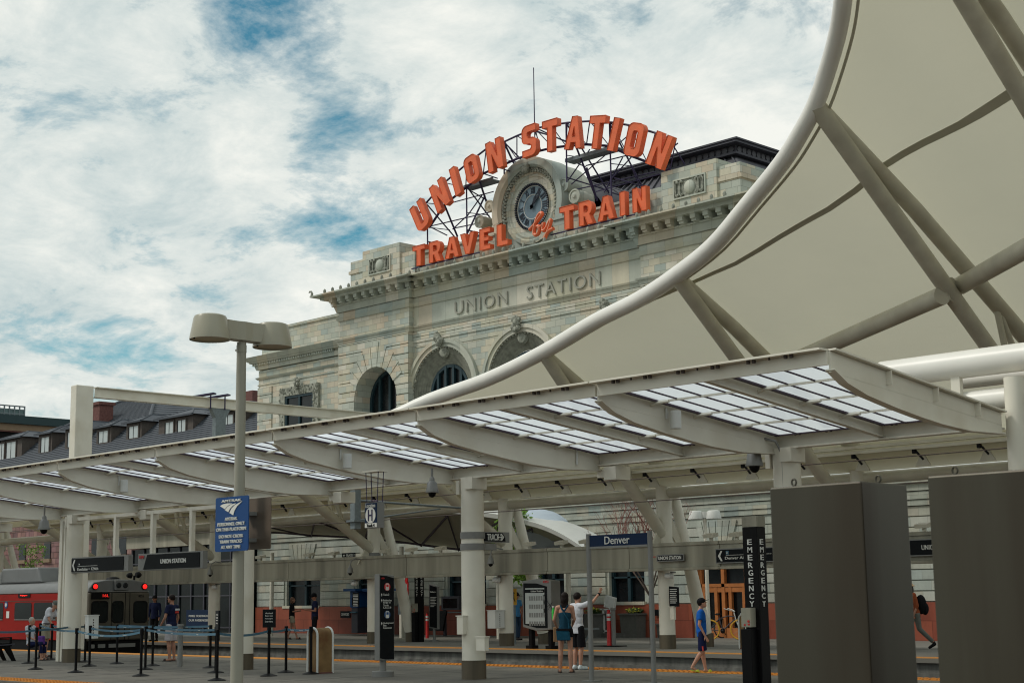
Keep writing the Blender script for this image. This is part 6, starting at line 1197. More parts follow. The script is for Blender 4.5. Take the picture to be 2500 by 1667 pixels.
B('underframe', MB().prism(sect(-.38, zr0-.03, .08), 'x', LT, XT-.25).box(XT-.2, XT-.02, yc-.9, yc+.9, -.25, zr0-.05), 'black', tr_)
fy = lambda px: AX(px, 1500, XT).y
for px in (231, 352): y = fy(px); z = tz(1431, px); t = B('tail_light', MB().lathe((XT-.04, y, z), [(.085, 0), (.085, .06), (.06, .075), (.001, .08)], 18, 'x'), 'taillight', tr_, smooth=True); B('bezel', MB().lathe((XT-.06, y, z), [(.115, 0), (.115, .06)], 18, 'x'), 'black', t)
B('headlight_pod', MB().box(XT-.05, XT+.05, fy(277), fy(310), tz(1440, 290), tz(1416, 290)), 'traingrey', tr_, bevel=.02)
for px in (286, 302): B('headlight', MB().lathe((XT+.05, fy(px), tz(1428, px)), [(.09, 0), (.10, .015), (.07, .03)], 16, 'x'), 'glass', tr_)
B('header_rail', MB().box(XT, XT+.02, fy(222), fy(362), tz(1443, 290)-.012, tz(1443, 290)+.012), 'alu', tr_)
q = B('destination_box', MB().box(XT, XT+.03, fy(221), fy(265), tz(1462, 243), tz(1445, 243)), 'black', tr_); T('16L', (XT+.03, fy(256), tz(1453, 255)), .24, .10, q, 'led', rz=R(90))
T('4055', (XT, fy(343), tz(1454, 343)), .22, .09, end, 'black', rz=R(90))
for a, b in ((223, 262), (274, 300), (326, 358)):
    w_ = B('window', MB().prism(rrect(fy(a), fy(b), tz(1518, (a+b)/2), tz(1467, (a+b)/2), .10), 'x', XT+.001, XT+.012), 'darkglass', tr_); B('gasket', MB().tube([(XT+.012, y, z) for y, z in rrect(fy(a), fy(b), tz(1518, (a+b)/2), tz(1467, (a+b)/2), .10)]+[(XT+.012, fy(a), tz(1508, a))], .018, 6), 'black', w_)
for px in (272, 305, 316): B('door_seam', MB().box(XT+.0, XT+.006, fy(px)-.012, fy(px)+.012, zr0, zr1-.02), 'black', end)
for a, b in ((222, 232), (241, 258), (267, 331)): B('coupler_strip', MB().box(XT+.0, XT+.03, fy(a), fy(b), tz(1579, 290), tz(1570, 290)), 'alu', tr_)
sy = ty0; SX = lambda px: AY(px, 1490, sy).x; SZ = lambda y: AY(80, y, sy).z
for a, b in ((36, 77), (83, 151), (-30, 8), (-110, -40), (-190, -120)): w_ = B('window', MB().prism(rrect(SX(a), SX(b), SZ(1511), SZ(1470), .09), 'y', sy-.012, sy-.001), 'darkglass', tr_); B('sill_strip', MB().box(SX(a), SX(b), sy-.02, sy-.0125, SZ(1513), SZ(1511)), 'alu', w_)
q = B('side_sign', MB().prism(rrect(SX(44), SX(73), SZ(1458), SZ(1447), .05), 'y', sy-.02, sy-.001), 'black', tr_); T('Ridgegate', (SX(58), sy-.02, SZ(1452.5)), .55, .06, q, 'led')
B('route_emblem', MB().lathe((SX(15), sy-.005, SZ(1475)), [(.13, 0), (.13, -.01)], 20, 'y'), 'bluebox', tr_); B('emblem_star', MB().lathe((SX(15), sy-.017, SZ(1475)), [(.07, 0), (.07, -.005)], 12, 'y'), 'lid', tr_); B('notice_plate', MB().box(SX(16), SX(23), sy-.01, sy-.001, SZ(1508), SZ(1491)), 'lid', tr_); B('waist_line', MB().box(LT, XT-.36, sy-.012, sy-.001, SZ(1466)-.01, SZ(1466)+.008), 'trainface', tr_)
a, b = AY(50, 1400, yc).x, AY(150, 1400, yc).x; z1 = AY(100, 1386, yc).z; B('roof_unit', MB().prism([(a, zrf-.05), (b, zrf-.05), (b-.35, z1), (a+.05, z1)], 'y', yc-.8, yc+.8), 'traingrey', tr_, bevel=.06)
mb = MB().box(LT, a-.05, yc-.9, yc+.8, zrf-.05, z1-.12); B('roof_grille', mb, 'lid', tr_); mb = MB()
for i in range(9): x = a-.3-.42*i; mb.box(x-.3, x, yc-.915, yc-.905, zrf+.06, z1-.18)
B('grille_slot', mb, 'bolt', tr_)
x, y = XT-.5, AX(328, 1404, XT-.5).y; z = AX(328, 1404, XT-.5).z; B('horn', MB().lathe((x, y-.18, z), [(.05, -.12), (.09, -.06), (.11, .05)], 12, 'y').lathe((x, y+.12, z+.02), [(.09, -.05), (.12, .05), (.06, .14)], 12, 'y').tube([(x, y, z-.3), (x, y, z)], .04, 8), 'black', tr_, smooth=True); B('roof_vent', MB().ball((x, AX(276, 1408, x).y, zrf+.0), (.25, .25, .1), 12, 6), 'black', tr_, smooth=True)
# ---------------------------------------------------------------- glass pavilion, ticket machines, wall boards
x0, x1 = AY(322, 1400, 43.).x, AY(596, 1400, 43.).x
gp = E('glass_pavilion', ((x0+x1)/2, 43, 0), 'dark glass fronted pavilion with a concrete roof band left of the station', 'building')
zz = lambda y: AY(440, y, 43.).z
B('glazing', MB().box(x0, x1, 43.05, 46.5, 0, zz(1335)), 'darkglass', gp); B('roof_band', MB().box(x0-.3, x1+.05, 42.8, 46.8, zz(1333), zz(1300)).box(x0-.5, x1+.1, 42.5, 46.8, zz(1298), zz(1290)), 'concrete', gp)
mb = MB(); n = 9
for i in range(n+1): x = x0+(x1-x0)*i/n; mb.box(x-.04, x+.04, 42.97, 43.04, 0, zz(1335))
for y in (1455, 1372, 1530): mb.box(x0, x1, 42.98, 43.045, zz(y)-.03, zz(y)+.03)
B('mullion', mb, 'darkmetal', gp)
def wallboard(a, b, y0, y1, Y, text, label, m='blacksign', frac=.5, h=.4):
    p, q = AY(a, (y0+y1)/2, Y), AY(b, (y0+y1)/2, Y); z0, z1 = AY(a, y1, Y).z, AY(a, y0, Y).z; o = E('wall_board', ((p.x+q.x)/2, Y, z0), label, 'sign'); B('board', MB().box(p.x, q.x, Y-.03, Y, z0, z1), m, o)
    for i, s in enumerate(text): T(s, ((p.x+q.x)/2, Y-.03, z1-(z1-z0)*(.5+.26*(i-(len(text)-1)/2)*2*frac)), (q.x-p.x)*.8, (z1-z0)*h/len(text), o)
    return o
wallboard(456, 521, 1488, 1528, 41.8, ['MOBILE TICKETING FOR', 'OUR PASSENGERS'], 'navy banner about mobile ticketing on the rail left of the lamp pole', 'navyblue', .5, .25)
wallboard(832, 856, 1491, 1507, YB-.12, ['CRAWFORD'], 'small black board reading CRAWFORD left of a hall column'); wallboard(1811, 1838, 1490, 1507, YB-.12, ['CRAWFORD'], 'small black board reading CRAWFORD beside the oak entrance')
wallboard(1599, 1634, 1487, 1502, YB-.12, [], 'small black board with a pale shell emblem above the red shrub')
def machine(px0, px1, py, label):
    a, b = G(px0, py), G(px1, py); x0, x1, y = a.x, b.x, a.y; o = E('ticket_machine', ((x0+x1)/2, y, 0), label, 'ticket machine', 'blue ticket machines'); h = AY(px0, 1441, y).z
    B('cabinet', MB().box(x0, x1, y, y+.6, .1, h*.62), 'darkmetal', o); B('head', MB().box(x0-.05, x1+.05, y-.05, y+.6, h*.62, h*.985), 'bluebox', o, bevel=.02); B('canopy', MB().box(x0-.2, x1+.2, y-.3, y+.7, h*.985, h+.08), 'bluebox', o); B('screen', MB().box(x0+.1, x1-.2, y-.06, y-.051, h*.68, h*.85), 'glass', o); B('shelf', MB().box(x0, x1, y-.1, y, h*.5, h*.53), 'beltblue', o)
machine(858, 878, 1550, 'blue ticket machine left of the hall column with the notice plate'); machine(905, 938, 1550, 'blue ticket machine behind the tall black pylon')
p = G(1082, 1552); o = E('display_cabinet', (p.x, p.y, 0), 'framed notice case with an angled black rack below by the banded column', 'cabinet'); B('case', MB().box(p.x-.1, p.x+.95, p.y, p.y+.2, 1.05, 1.6), 'darkmetal', o); B('pane', MB().box(p.x+.0, p.x+.85, p.y-.01, p.y-.002, 1.12, 1.5), 'glass', o); B('rack', MB().cbox((p.x, p.y-.3, .62), (.9, .08, .8), 0, R(-15)), 'black', o); B('rail_frame', MB().tube([(p.x+.3, p.y, .95), (p.x+1.3, p.y, .95), (p.x+1.3, p.y, 0)], .03, 8), 'galv', o); B('leg', MB().box(p.x-.05, p.x+.05, p.y+.05, p.y+.15, 0, 1.05), 'darkmetal', o)
p = AY(1255, 1456, 36.4); o = E('warning_sign', p, 'small yellow pictogram sign beside the green tree', 'sign'); B('plate', MB().box(p.x-.13, p.x+.13, p.y-.01, p.y, p.z-.27, p.z+.27), 'ytyre', o); B('pictogram', MB().ball((p.x, p.y-.012, p.z+.12), (.04, .006, .04), 8, 6).bar((p.x, p.y-.013, p.z+.08), (p.x, p.y-.013, p.z-.05), .005, .08).bar((p.x, p.y-.013, p.z-.04), (p.x-.07, p.y-.013, p.z-.16), .005, .03).bar((p.x, p.y-.013, p.z-.04), (p.x+.06, p.y-.013, p.z-.16), .005, .03), 'black', o); B('post', MB().tube([(p.x, p.y+.03, 0), (p.x, p.y+.03, p.z+.3)], .03, 8), 'galv', o)
# bicycles
def bike(px, py, ang, tyre, frm, label):
    p = G(px, py); o = E('bicycle', p, label, 'bicycle', 'parked bicycles'); d = V((math.cos(ang), math.sin(ang), 0)); z = V((0, 0, 1)); P = lambda u, h, s=0: p+d*u+z*h+V((-d.y, d.x, 0))*s
    for u in (-.52, .52):
        c = P(u, .34); wl = B('wheel', MB().tube([c+(d*math.cos(R(a))+z*math.sin(R(a)))*.325 for a in range(0, 361, 15)], .026, 8, cap=False), tyre, o, smooth=True); mb = MB()
        for k in range(12): a = R(30*k); mb.tube([c, c+(d*math.cos(a)+z*math.sin(a))*.31], .003, 4)
        B('spoke', mb.tube([c-V((-d.y, d.x, 0))*.05, c+V((-d.y, d.x, 0))*.05], .02, 8), 'galv', wl)
    B('frame', MB().tube([P(-.52, .34), P(-.08, .30), P(-.2, .80)], .018, 8).tube([P(-.52, .34), P(-.18, .72)], .012, 8).tube([P(-.18, .72), P(.12, .80), P(.36, .78)], .018, 8).tube([P(-.08, .3), P(.15, .52), P(.37, .70)], .02, 8), frm, o, smooth=True); B('fork', MB().tube([P(.33, .92), P(.38, .7), P(.52, .34)], .018, 8), 'lid', o, smooth=True)
    B('handlebar', MB().tube([P(.05, 1.05, .30), P(.22, 1.0, .28), P(.34, .95, .1), P(.34, .95, -.1), P(.22, 1.0, -.28), P(.05, 1.05, -.30)], .013, 8), 'lid', o, smooth=True); B('saddle', MB().ball(P(-.22, .86), (.13, .08, .04), 12, 6), 'black', o, smooth=True); B('crank', MB().lathe(P(-.08, .3), [(.09, -.01), (.09, .01)], 14, 'y').bar(P(-.08, .3, .06), P(.02, .16, .06), .02, .02), 'black', o)
bike(1771, 1561, R(25), 'ytyre', 'darkmetal', 'bicycle with yellow tyres and white handlebar before the oak doors'); bike(1798, 1556, R(62), 'tyre', 'galv', 'dark bicycle behind the yellow tyred one before the oak doors')
bike(1893, 1556, R(15), 'tyre', 'black', 'bicycle mostly hidden behind the left steel cabinet')
# roof level wires and a tall lit post by the entrance are done; people follow
def cap_(mb, a, b, ra, rb, n=10): return mb.tube([a, b], [ra, rb], n).ball(a, ra, n, 6).ball(b, rb, n, 6)
def blob(name, mb, m, parent, vox, it=2):
    me = bpy.data.meshes.new('t'); me.from_pydata([tuple(p) for p in mb.v], [], mb.f); ob = bpy.data.objects.new('t', me); col.objects.link(ob)
    r = ob.modifiers.new('r', 'REMESH'); r.mode = 'VOXEL'; r.voxel_size = vox; s = ob.modifiers.new('s', 'SMOOTH'); s.iterations = it; s.factor = .5
    dg = bpy.context.evaluated_depsgraph_get(); m2 = bpy.data.meshes.new_from_object(ob.evaluated_get(dg)); bpy.data.objects.remove(ob); bpy.data.meshes.remove(me)
    m2.name = name; o = bpy.data.objects.new(name, m2); col.objects.link(o); o.parent = parent; m2.materials.clear(); m2.materials.append(M[m]); m2.polygons.foreach_set('use_smooth', [True]*len(m2.polygons)); return o
RIGHT = V((RT.x, RT.y, 0)).normalized(); AWAY = V((FWD.x, FWD.y, 0)).normalized()
def person(foot, h, face, label, J={}, skin='skin0', hair='hairdk', hairlen=0, shirt='blue', sleeve=.5, hem=.86, leg='navycloth', leglen=.5, legw=.095, shoe='black', cap=None, vox=.011, tank=False, brim=1, slim=1., glasses=False, seated=False):
    o = E('person', foot, label, 'person'); k = h/1.75; f = face.normalized(); rx = V((f.y, -f.x, 0)); W = lambda p: (rx*p[0]+f*p[1]+V((0, 0, p[2])))*k
    D = dict(pel=(0, 0, .95), che=(0, 0, 1.27), nek=(0, -.015, 1.47), hed=(0, .025, 1.625), shR=(.185*slim, -.01, 1.415), elR=(.235*slim, -.03, 1.13), wrR=(.235*slim, .05, .89), hiR=(.09, 0, .92), knR=(.095, .02, .50), anR=(.10, -.03, .085), toR=(.12, .13, .03),
             shL=(-.185*slim, -.01, 1.415), elL=(-.235*slim, -.03, 1.13), wrL=(-.235*slim, .05, .89), hiL=(-.09, 0, .92), knL=(-.095, .02, .50), anL=(-.10, -.03, .085), toL=(-.12, .13, .03)); D.update(J)
    j = {a: V(b) for a, b in D.items()}; gz = j.get('gaze', V((0, 1, 0))); hd = j['hed']
    mb = MB()
    def torso(mb, g, zlo=None):
        c, p = j['che'], j['pel']; mb.ball(c+V((0, 0, .02)), (.158*slim+g, .10+g, .20+g*.6), 14, 9); mb.ball(c.lerp(p, .55), (.135*slim+g, .092+g, .19), 14, 9); mb.ball(p+V((0, 0, .0)), (.155*slim+g, .105+g, .12), 14, 9); cap_(mb, j['shL']+V((.03, 0, .0)), j['shR']-V((.03, 0, 0)), .052+g, .052+g); cap_(mb, c, p, .10+g, .11+g, 12)
    torso(mb, 0); cap_(mb, j['nek']-V((0, 0, .05)), hd-V((0, .01, .05)), .055, .05)
    gr = gz.normalized(); gs = V((gr.y, -gr.x, 0)).normalized() if abs(gr.z) < .95 else V((1, 0, 0)); gu = gs.cross(gr)
    hb = MB().ball(V((0, 0, 0)), (.076, .093, .112), 18, 12).ball(V((0, .045, -.06)), (.05, .05, .055), 12, 8).ball(V((0, .10, -.008)), (.013, .022, .02), 8, 6).ball(V((0, .082, -.052)), (.026, .014, .010), 8, 5).ball(V((.075, 0, -.005)), (.012, .02, .03), 8, 6).ball(V((-.075, 0, -.005)), (.012, .02, .03), 8, 6).ball(V((0, .084, .028)), (.05, .012, .010), 10, 5)
    HM = lambda p: hd+gs*p.x+gr*p.y+gu*p.z; hb.v = [HM(p) for p in hb.v]; mb.add(hb.v, hb.f)
    for s in 'RL':
        mb.add([], []); cap_(mb, j['sh'+s], j['el'+s], .046, .037); cap_(mb, j['el'+s], j['wr'+s], .037, .024); cap_(mb, j['hi'+s], j['kn'+s], .082*slim, .054); kn, an = j['kn'+s], j['an'+s]; mb.tube([kn, kn.lerp(an, .3)+V((0, -.012, 0)), an], [.052, .056, .034], 12).ball(kn, .053, 10, 7).ball(an, .037, 8, 6); to = j['to'+s]; cap_(mb, an+V((0, -.02, -.04)), to, .034, .028)
        if vox > .013: w_ = j['wr'+s]; d = (w_-j['el'+s]).normalized(); cap_(mb, w_, w_+d*.09, .026, .028)
        else:
            w_ = j['wr'+s]; d = j.get('hd'+s, (w_-j['el'+s])).normalized(); pn = V((1, 0, 0)) if 'pn'+s not in j else j['pn'+s]; ac = d.cross(pn).normalized(); pa = w_+d*.05
            cap_(mb, w_+d*.015, pa+ac*.018, .02, .017); cap_(mb, w_+d*.015, pa-ac*.018, .02, .017); spread = .35 if 'open'+s in j else .06
            for q, ln_ in ((-1.5, .062), (-.5, .074), (.5, .078), (1.5, .068)): b0 = w_+d*.082+ac*(q*.017); dd = (d+ac*q*spread*.4).normalized(); cu_ = V((0, 0, 0)) if 'open'+s in j else pn*-.012; b1 = b0+dd*ln_*.5; cap_(mb, b0, b1, .0095, .009, 8); cap_(mb, b1, b1+dd*ln_*.5+cu_, .009, .0075, 8)
            th = w_+d*.03+ac*.028; t2 = th+(d*.8+ac*.7).normalized()*.038; cap_(mb, w_+d*.02+ac*.01, th, .012, .011, 8); cap_(mb, th, t2, .011, .0095, 8); cap_(mb, t2, t2+(d+ac*.3).normalized()*.028, .0095, .008, 8)
    mb.v = [W(p) for p in mb.v]; body = blob('body', mb, skin, o, vox*k)
    # hair
    hb = MB().ball(V((0, -.018, .028)), (.088, .094, .100), 16, 10)
    if hairlen: hb.ball(V((0, -.04, -.05)), (.092, .078, .13), 14, 9).ball(V((0, -.055, -.05-hairlen*.5)), (.10, .052, hairlen*.55), 14, 8)
    if not (cap and not hairlen and hair is None):
        hb.v = [W(HM(p)) for p in hb.v]; blob('hair', hb, hair or 'hairdk', o, max(vox, .012)*k, 1)
    if cap:
        c_ = MB().ball(V((0, -.006, .050)), (.094, .108, .088), 16, 10); c_.cbox(V((0, .115, .040)), (.13, .13, .012)) if brim == 1 else c_.lathe(V((0, 0, .045)), [(.17, -.012), (.17, 0), (.09, .02)], 18)
        c_.v = [W(HM(p)) for p in c_.v]; blob('hat' if brim == 2 else 'cap', c_, cap, o, .008*k, 1)
    for s in (1, -1): e = MB().ball(V((s*.03, .083, .012)), (.011, .008, .007), 8, 6); e.v = [W(HM(p)) for p in e.v]; B2('eye', e, 'black', o)
    if glasses: e = MB().box(-.07, .07, .088, .100, .0, .03).box(.068, .076, .0, .09, .012, .02).box(-.076, -.068, 0, .09, .012, .02); e.v = [W(HM(p)) for p in e.v]; B2('sunglasses', e, 'black', o)
    # clothes
    mb = MB()
    if not tank:
        torso(mb, .016)
        for s in 'RL': a, b = j['sh'+s], j['el'+s]; mb.tube([a, a.lerp(b, sleeve if sleeve <= 1 else 1)], [.062, .066 if sleeve <= .7 else .052], 12).ball(a, .064, 10, 7)
        if sleeve > 1:
            for s in 'RL': cap_(mb, j['el'+s], j['el'+s].lerp(j['wr'+s], sleeve-1), .05, .04)
    else:
        torso2 = lambda g: (mb.ball(j['che']+V((0, 0, -.03)), (.150*slim+g, .098+g, .16), 14, 9), mb.ball(j['che'].lerp(j['pel'], .55), (.135*slim+g, .092+g, .19), 14, 9), mb.ball(j['pel'], (.158*slim+g, .105+g, .13), 14, 9)); torso2(.014); cap_(mb, j['che']-V((0, 0, .05)), j['pel'], .118, .125, 12)
        for s in (1, -1): cap_(mb, j['che']+V((s*.02, -.085, .08)), j['che']+V((s*.085, -.06, .185)), .022, .018); cap_(mb, j['che']+V((s*.085, -.06, .185)), j['che']+V((s*.09, .05, .16)), .018, .02)
    if hem < .9: hm = MB().tube([j['pel']+V((0, 0, .05)), j['pel']+V((0, 0, hem-.95))], [.16*slim, .172*slim], 16); hm.v = [V((q.x, j['pel'].y+(q.y-j['pel'].y)*.74, q.z)) for q in hm.v]; mb.add(hm.v, hm.f)
    mb.v = [W(p) for p in mb.v]; blob('shirt', mb, shirt, o, max(vox, .012)*k, 2)
    mb = MB(); mb.ball(j['pel']-V((0, 0, .02)), (.160*slim+.006, .112, .12), 14, 9)
    for s in 'RL':
        a, b, c = j['hi'+s], j['kn'+s], j['an'+s]
        if leglen <= 1: mb.tube([a, a.lerp(b, leglen)], [.095*slim, legw], 14).ball(a, .095*slim, 10, 7)
        else: mb.tube([a, b, b.lerp(c, leglen-1)], [.096*slim, .07, .055], 14).ball(b, .068, 10, 7)
    mb.v = [W(p) for p in mb.v]; blob('trousers' if leglen > 1 else 'shorts', mb, leg, o, max(vox, .012)*k, 2)
    for s in 'RL':
        an, to = j['an'+s], j['to'+s]; mb = MB(); 
        if shoe in ('lime', 'strap'): dd = to-an; dd.z = 0; dd.normalize(); z0 = min(to.z, .03); mb.bar(an-dd*.05+V((0, 0, -an.z+.008+max(0, an.z-.10))), to+dd*.04+V((0, 0, -to.z+.010)), .09, .018).ball(to-dd*.03+V((0, 0, .012)), (.046, .05, .032), 10, 6)
        else: cap_(mb, an+V((0, -.02, -.038)), to+V((0, .0, .006)), .047, .038); mb.ball(an, .045, 8, 6)
        mb.v = [W(p) for p in mb.v]; blob('sandal' if shoe in ('lime', 'strap') else 'shoe', mb, shoe, o, max(vox, .011)*k, 1)
    return o, W, j
def B2(name, mb, m, parent, **kw): mb.v = [p+wloc(parent) for p in mb.v]; return B(name, mb, m, parent, **kw)
def tube_at(o, W, name, pts, r, m, n=10): return B2(name, MB().tube([W(p) for p in pts], r, n), m, o, smooth=True)
# woman and boy looking across the tracks
p = G(1382, 1641); o, W, j = person(p, 1.66, (AWAY*.93+RIGHT*.25), 'woman in teal racerback top and black shorts seen from behind, teal bag at her hip', J=dict(elL=(-.245, -.02, 1.14), wrL=(-.22, .12, .98), elR=(.20, .05, 1.15), wrR=(.12, .2, 1.02), anL=(-.125, -.03, .085), anR=(.115, -.02, .085), knL=(-.11, .02, .5), knR=(.105, .02, .5), toL=(-.17, .10, .03), toR=(.13, .12, .03)), skin='skin0', hairlen=.30, shirt='teal', tank=True, hem=.84, leg='blackcloth', leglen=.36, legw=.098, shoe='strap', slim=.92, vox=.0105)
B2('shoulder_bag', MB().prism([(-.19, .66), (.13, .66), (.15, .86), (-.17, .88)], 'y', -.22, -.12).xf(Matrix.Identity(4)), 'tealbag', o) if 0 else None
mb = MB().prism([(-.14, .70), (.16, .70), (.13, .90), (-.16, .92)], 'y', -.23, -.13); mb.v = [W(q) for q in mb.v]; bag = B2('shoulder_bag', mb, 'tealbag', o, bevel=.02); mb = MB().box(-.15, .13, -.235, -.13, .915, .955); mb.v = [W(q) for q in mb.v]; B2('bag_flap', mb, 'blackcloth', bag)
tube_at(o, W, 'bag_strap', [(.12, -.15, .92), (.10, -.13, 1.15), (-.05, -.12, 1.38), (-.10, -.03, 1.46)], .009, 'tealbag')
q = p+W((-.25, .20, .82)); a_ = tag(B('paper_bag', MB().cbox(q, (.13, .10, .30), R(40)), 'paper', bevel=.01), 'brown paper bag held at the left side of the woman in teal', 'bag')
q = p+W((-.30, .16, 1.15)); o2 = E('bottle', q, 'bright green bottle held behind the woman in teal', 'bottle'); B('body', MB().lathe(q, [(.035, 0), (.036, .18), (.02, .22), (.02, .25)], 14), 'greenb', o2, smooth=True); B('cap', MB().lathe(q, [(.022, .25), (.022, .28)], 12), 'lid', o2)
p = G(1413, 1634); o, W, j = person(p, 1.68, (RIGHT*.8+AWAY*.6), 'dark haired boy in white shirt and black shorts pointing across the tracks', J=dict(elR=(.28, .22, 1.50), wrR=(.27, .42, 1.68), elL=(-.26, .02, 1.20), wrL=(-.36, -.12, 1.32), hed=(-.02, .03, 1.60), gaze=(-.15, 1, .02), hdR=(.05, .30, .62), openR=(1, 1, 1), pnR=(1, -.1, 0)), skin='skin0', shirt='whitecloth', sleeve=.62, hem=.80, leg='blackcloth', leglen=1.0, legw=.10, shoe='shoe', slim=.95, vox=.0105)
tube_at(o, W, 'wristband', [(.272, .40, 1.66), (.27, .425, 1.685)], .033, 'black')
mb = MB(); mb.tube([(.02, .132, 1.30), (.07, .130, 1.22), (.0, .135, 1.15), (.06, .13, 1.08), (.02, .125, 1.02)], .01, 6); mb.v = [W(q) for q in mb.v]; B2('shirt_print', mb, 'navycloth', o)
# boy in blue
p = G(1716, 1641); o, W, j = person(p, 1.50, RIGHT*.97-AWAY*.05, 'boy in royal blue shirt, black cap and lime slides looking up to the right', J=dict(hed=(0, .035, 1.62), gaze=(0, 1, .28), nek=(0, -.03, 1.47), elR=(.20, -.06, 1.12), wrR=(.20, .07, .86), knL=(-.07, .02, .50), anL=(-.06, .07, .09), toL=(-.06, .20, .03), knR=(.07, -.0, .50), anR=(.07, -.24, .16), toR=(.06, -.10, .04)), skin='skin0', cap='blackcloth', shirt='blue', sleeve=.62, hem=.84, leg='darkblue', leglen=.96, legw=.105, shoe='lime', slim=.92, vox=.0105)
mb = MB().tube([(.196, .0, .62), (.196, .01, .52)], .02, 6); mb.v = [W(q) for q in mb.v]; B2('shorts_emblem', mb, 'bloom', o)
# man in navy by the queue
p = G(417, 1613); o, W, j = person(p, 1.77, RIGHT*-.9+AWAY*.4, 'man in navy printed shirt and pale shorts holding a water bottle beside the belts', J=dict(elL=(-.26, .02, 1.14), wrL=(-.22, .19, .93), gaze=(-.1, 1, .02)), skin='skin1', shirt='navycloth', sleeve=.62, hem=.82, leg='paleshorts', leglen=.92, legw=.11, shoe='strap', glasses=True, vox=.011)
q = V((0, -.128, 1.28)); T('RIP', tuple(p+W((.03, -.128, 1.32))), .20, .07, None, 'paleshorts', 'print', rz=math.atan2(RIGHT.y, RIGHT.x)+R(20)) if 0 else None
for dz, s_, m_ in ((.04, .17, 'whitecloth'), (-.03, .14, 'bloom')): mb = MB().box(-.02, -.02+s_, -.138, -.118, 1.28+dz, 1.33+dz); mb.v = [W(a) for a in mb.v]; B2('shirt_print', mb, m_, o)
q = p+W((-.20, .26, .72)); o2 = E('bottle', q, 'clear water bottle held by the man in the navy shirt', 'bottle'); B('body', MB().lathe(q, [(.034, 0), (.036, .14), (.018, .19), (.018, .22)], 14), 'roofglass', o2, smooth=True); B('cap', MB().lathe(q, [(.02, .22), (.02, .24)], 12), 'bluebox', o2)
# older man and seated woman
p = G(108, 1604); o, W, j = person(p, 1.74, RIGHT*.95-AWAY*.2, 'older man in white shirt, dark cap and khaki shorts leaning forward at left', J=dict(che=(0, .12, 1.24), nek=(0, .22, 1.42), hed=(0, .31, 1.53), gaze=(0, 1, -.35), shR=(.18, .17, 1.37), shL=(-.18, .17, 1.37), elR=(.22, .24, 1.10), wrR=(.18, .36, .90), elL=(-.22, .24, 1.10), wrL=(-.18, .38, .92)), skin='skin0', hair='hairgr', cap='greytrouser', shirt='whitecloth', sleeve=.7, hem=.90, leg='khaki', leglen=.9, legw=.11, shoe='brown' if 0 else 'strap', vox=.012)
tube_at(o, W, 'belt', [(.14*math.cos(R(a)), .02+.115*math.sin(R(a)), .985) for a in range(0, 361, 30)], .022, 'strap')
p = G(75, 1611); o, W, j = person(p, 1.62, RIGHT*.9-AWAY*.3, 'seated grey haired woman in a pale top on the bench at left', J=dict(pel=(0, -.02, .50), che=(0, -.06, .84), nek=(0, -.05, 1.03), hed=(0, .0, 1.17), shR=(.17, -.05, .98), shL=(-.17, -.05, .98), elR=(.2, .0, .72), wrR=(.13, .2, .62), elL=(-.2, .0, .72), wrL=(-.13, .2, .62), hiR=(.09, 0, .48), hiL=(-.09, 0, .48), knR=(.1, .42, .50), knL=(-.1, .42, .50), anR=(.1, .44, .09), anL=(-.1, .40, .09), toR=(.11, .6, .03), toL=(-.11, .56, .03)), skin='skin0', hair='hairgr', shirt='whitecloth', sleeve=.8, hem=.95, leg='darkblue', leglen=1.7, shoe='strap', slim=.95, vox=.012)
q = p+W((.02, .33, .60)); tag(B('handbag', MB().cbox(q, (.24, .14, .24), R(30)), 'purple', bevel=.03), 'purple bag on the lap of the seated grey haired woman', 'bag')
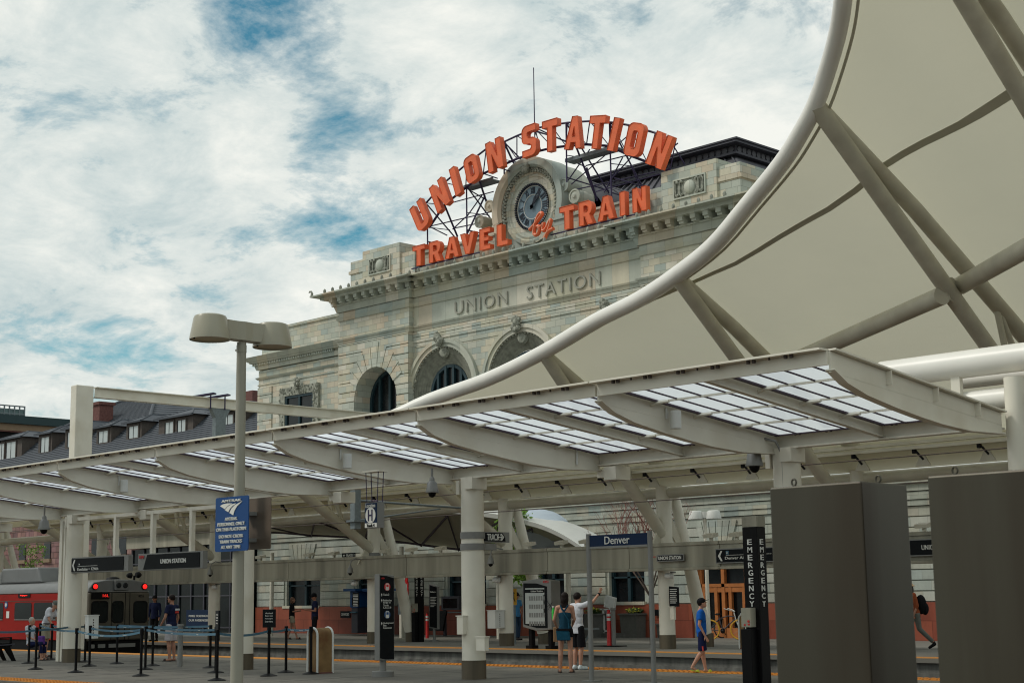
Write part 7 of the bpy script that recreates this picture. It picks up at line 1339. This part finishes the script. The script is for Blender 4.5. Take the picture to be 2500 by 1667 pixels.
# far platform figures
p = G(712, 1560); o, W, j = person(p, 1.66, RIGHT*.95+AWAY*.1, 'woman in black top and khaki shorts walking with a phone on the far platform', J=dict(elR=(.2, .05, 1.15), wrR=(.13, .28, 1.18), elL=(-.2, .05, 1.14), wrL=(-.12, .28, 1.16), knR=(.09, .12, .5), anR=(.1, .22, .1), toR=(.1, .36, .05), knL=(-.09, -.02, .5), anL=(-.09, -.16, .12), toL=(-.09, -.04, .04)), skin='skin1', hair='hairlt', hairlen=.1, shirt='blackcloth', sleeve=.9, hem=.84, leg='khaki', leglen=.55, legw=.10, shoe='strap', vox=.014)
p = G(768, 1568); o, W, j = person(p, 1.78, RIGHT*-.95-AWAY*.3, 'man in dark cap and navy shirt looking at his phone on the far platform', J=dict(elR=(.22, .02, 1.12), wrR=(.12, .28, 1.16), elL=(-.22, .02, 1.12), wrL=(-.1, .28, 1.16), gaze=(0, 1, -.35)), skin='skin2', cap='blackcloth', shirt='navycloth', sleeve=.6, hem=.82, leg='blackcloth', leglen=1.95, shoe='black', glasses=True, vox=.014)
p = G(1262, 1562); person(p, 1.70, RIGHT*.6-AWAY*.75, 'man in light blue shirt and jeans with backpack straps by the green tree', skin='skin1', cap='blackcloth', shirt='ltblue', sleeve=.6, hem=.86, leg='jeans', leglen=1.95, shoe='black', glasses=True, vox=.014, J=dict(knR=(.1, .1, .5), anR=(.1, .1, .09), toR=(.1, .25, .03)))
p = G(376, 1565); person(p, 1.80, RIGHT*-.3-AWAY*.9, 'dark uniformed figure standing behind the right edge of the train', skin='skin2', cap='blackcloth', shirt='navycloth', sleeve=1.8, hem=.86, leg='blackcloth', leglen=1.95, shoe='black', vox=.016)
p = G(2240, 1583); o, W, j = person(p, 1.80, RIGHT*-1., 'walker in straw hat and rust shirt carrying a black backpack between the cabinets', J=dict(che=(0, .05, 1.26), nek=(0, .07, 1.46), hed=(0, .13, 1.61), shR=(.17, .06, 1.41), shL=(-.17, .06, 1.41), elR=(.2, .18, 1.12), wrR=(.18, .30, .92), elL=(-.2, .0, 1.12), wrL=(-.2, .1, .88), knL=(-.09, -.06, .52), anL=(-.09, -.42, .16), toL=(-.09, -.30, .03), knR=(.09, .22, .50), anR=(.09, .34, .09), toR=(.09, .50, .03)), skin='skin1', hairlen=.12, cap='straw', brim=2, shirt='rustcloth', sleeve=1.2, hem=.80, leg='greytrouser', leglen=1.92, shoe='strap' if 0 else 'black', vox=.013)
mb = MB().ball((0, -.16, 1.16), (.15, .15, .26), 12, 8).ball((0, -.26, 1.05), (.12, .10, .17), 10, 7); mb.v = [W(a) for a in mb.v]; B2('backpack', mb, 'blackcloth', o, smooth=True)
p = G(597, 1563); person(p, 1.68, RIGHT*.4-AWAY*.8, 'faint figure in grey top half hidden behind the lamp pole', skin='skin2', shirt='paleshorts', sleeve=.8, hem=.86, leg='jeans', leglen=1.95, shoe='black', vox=.016)
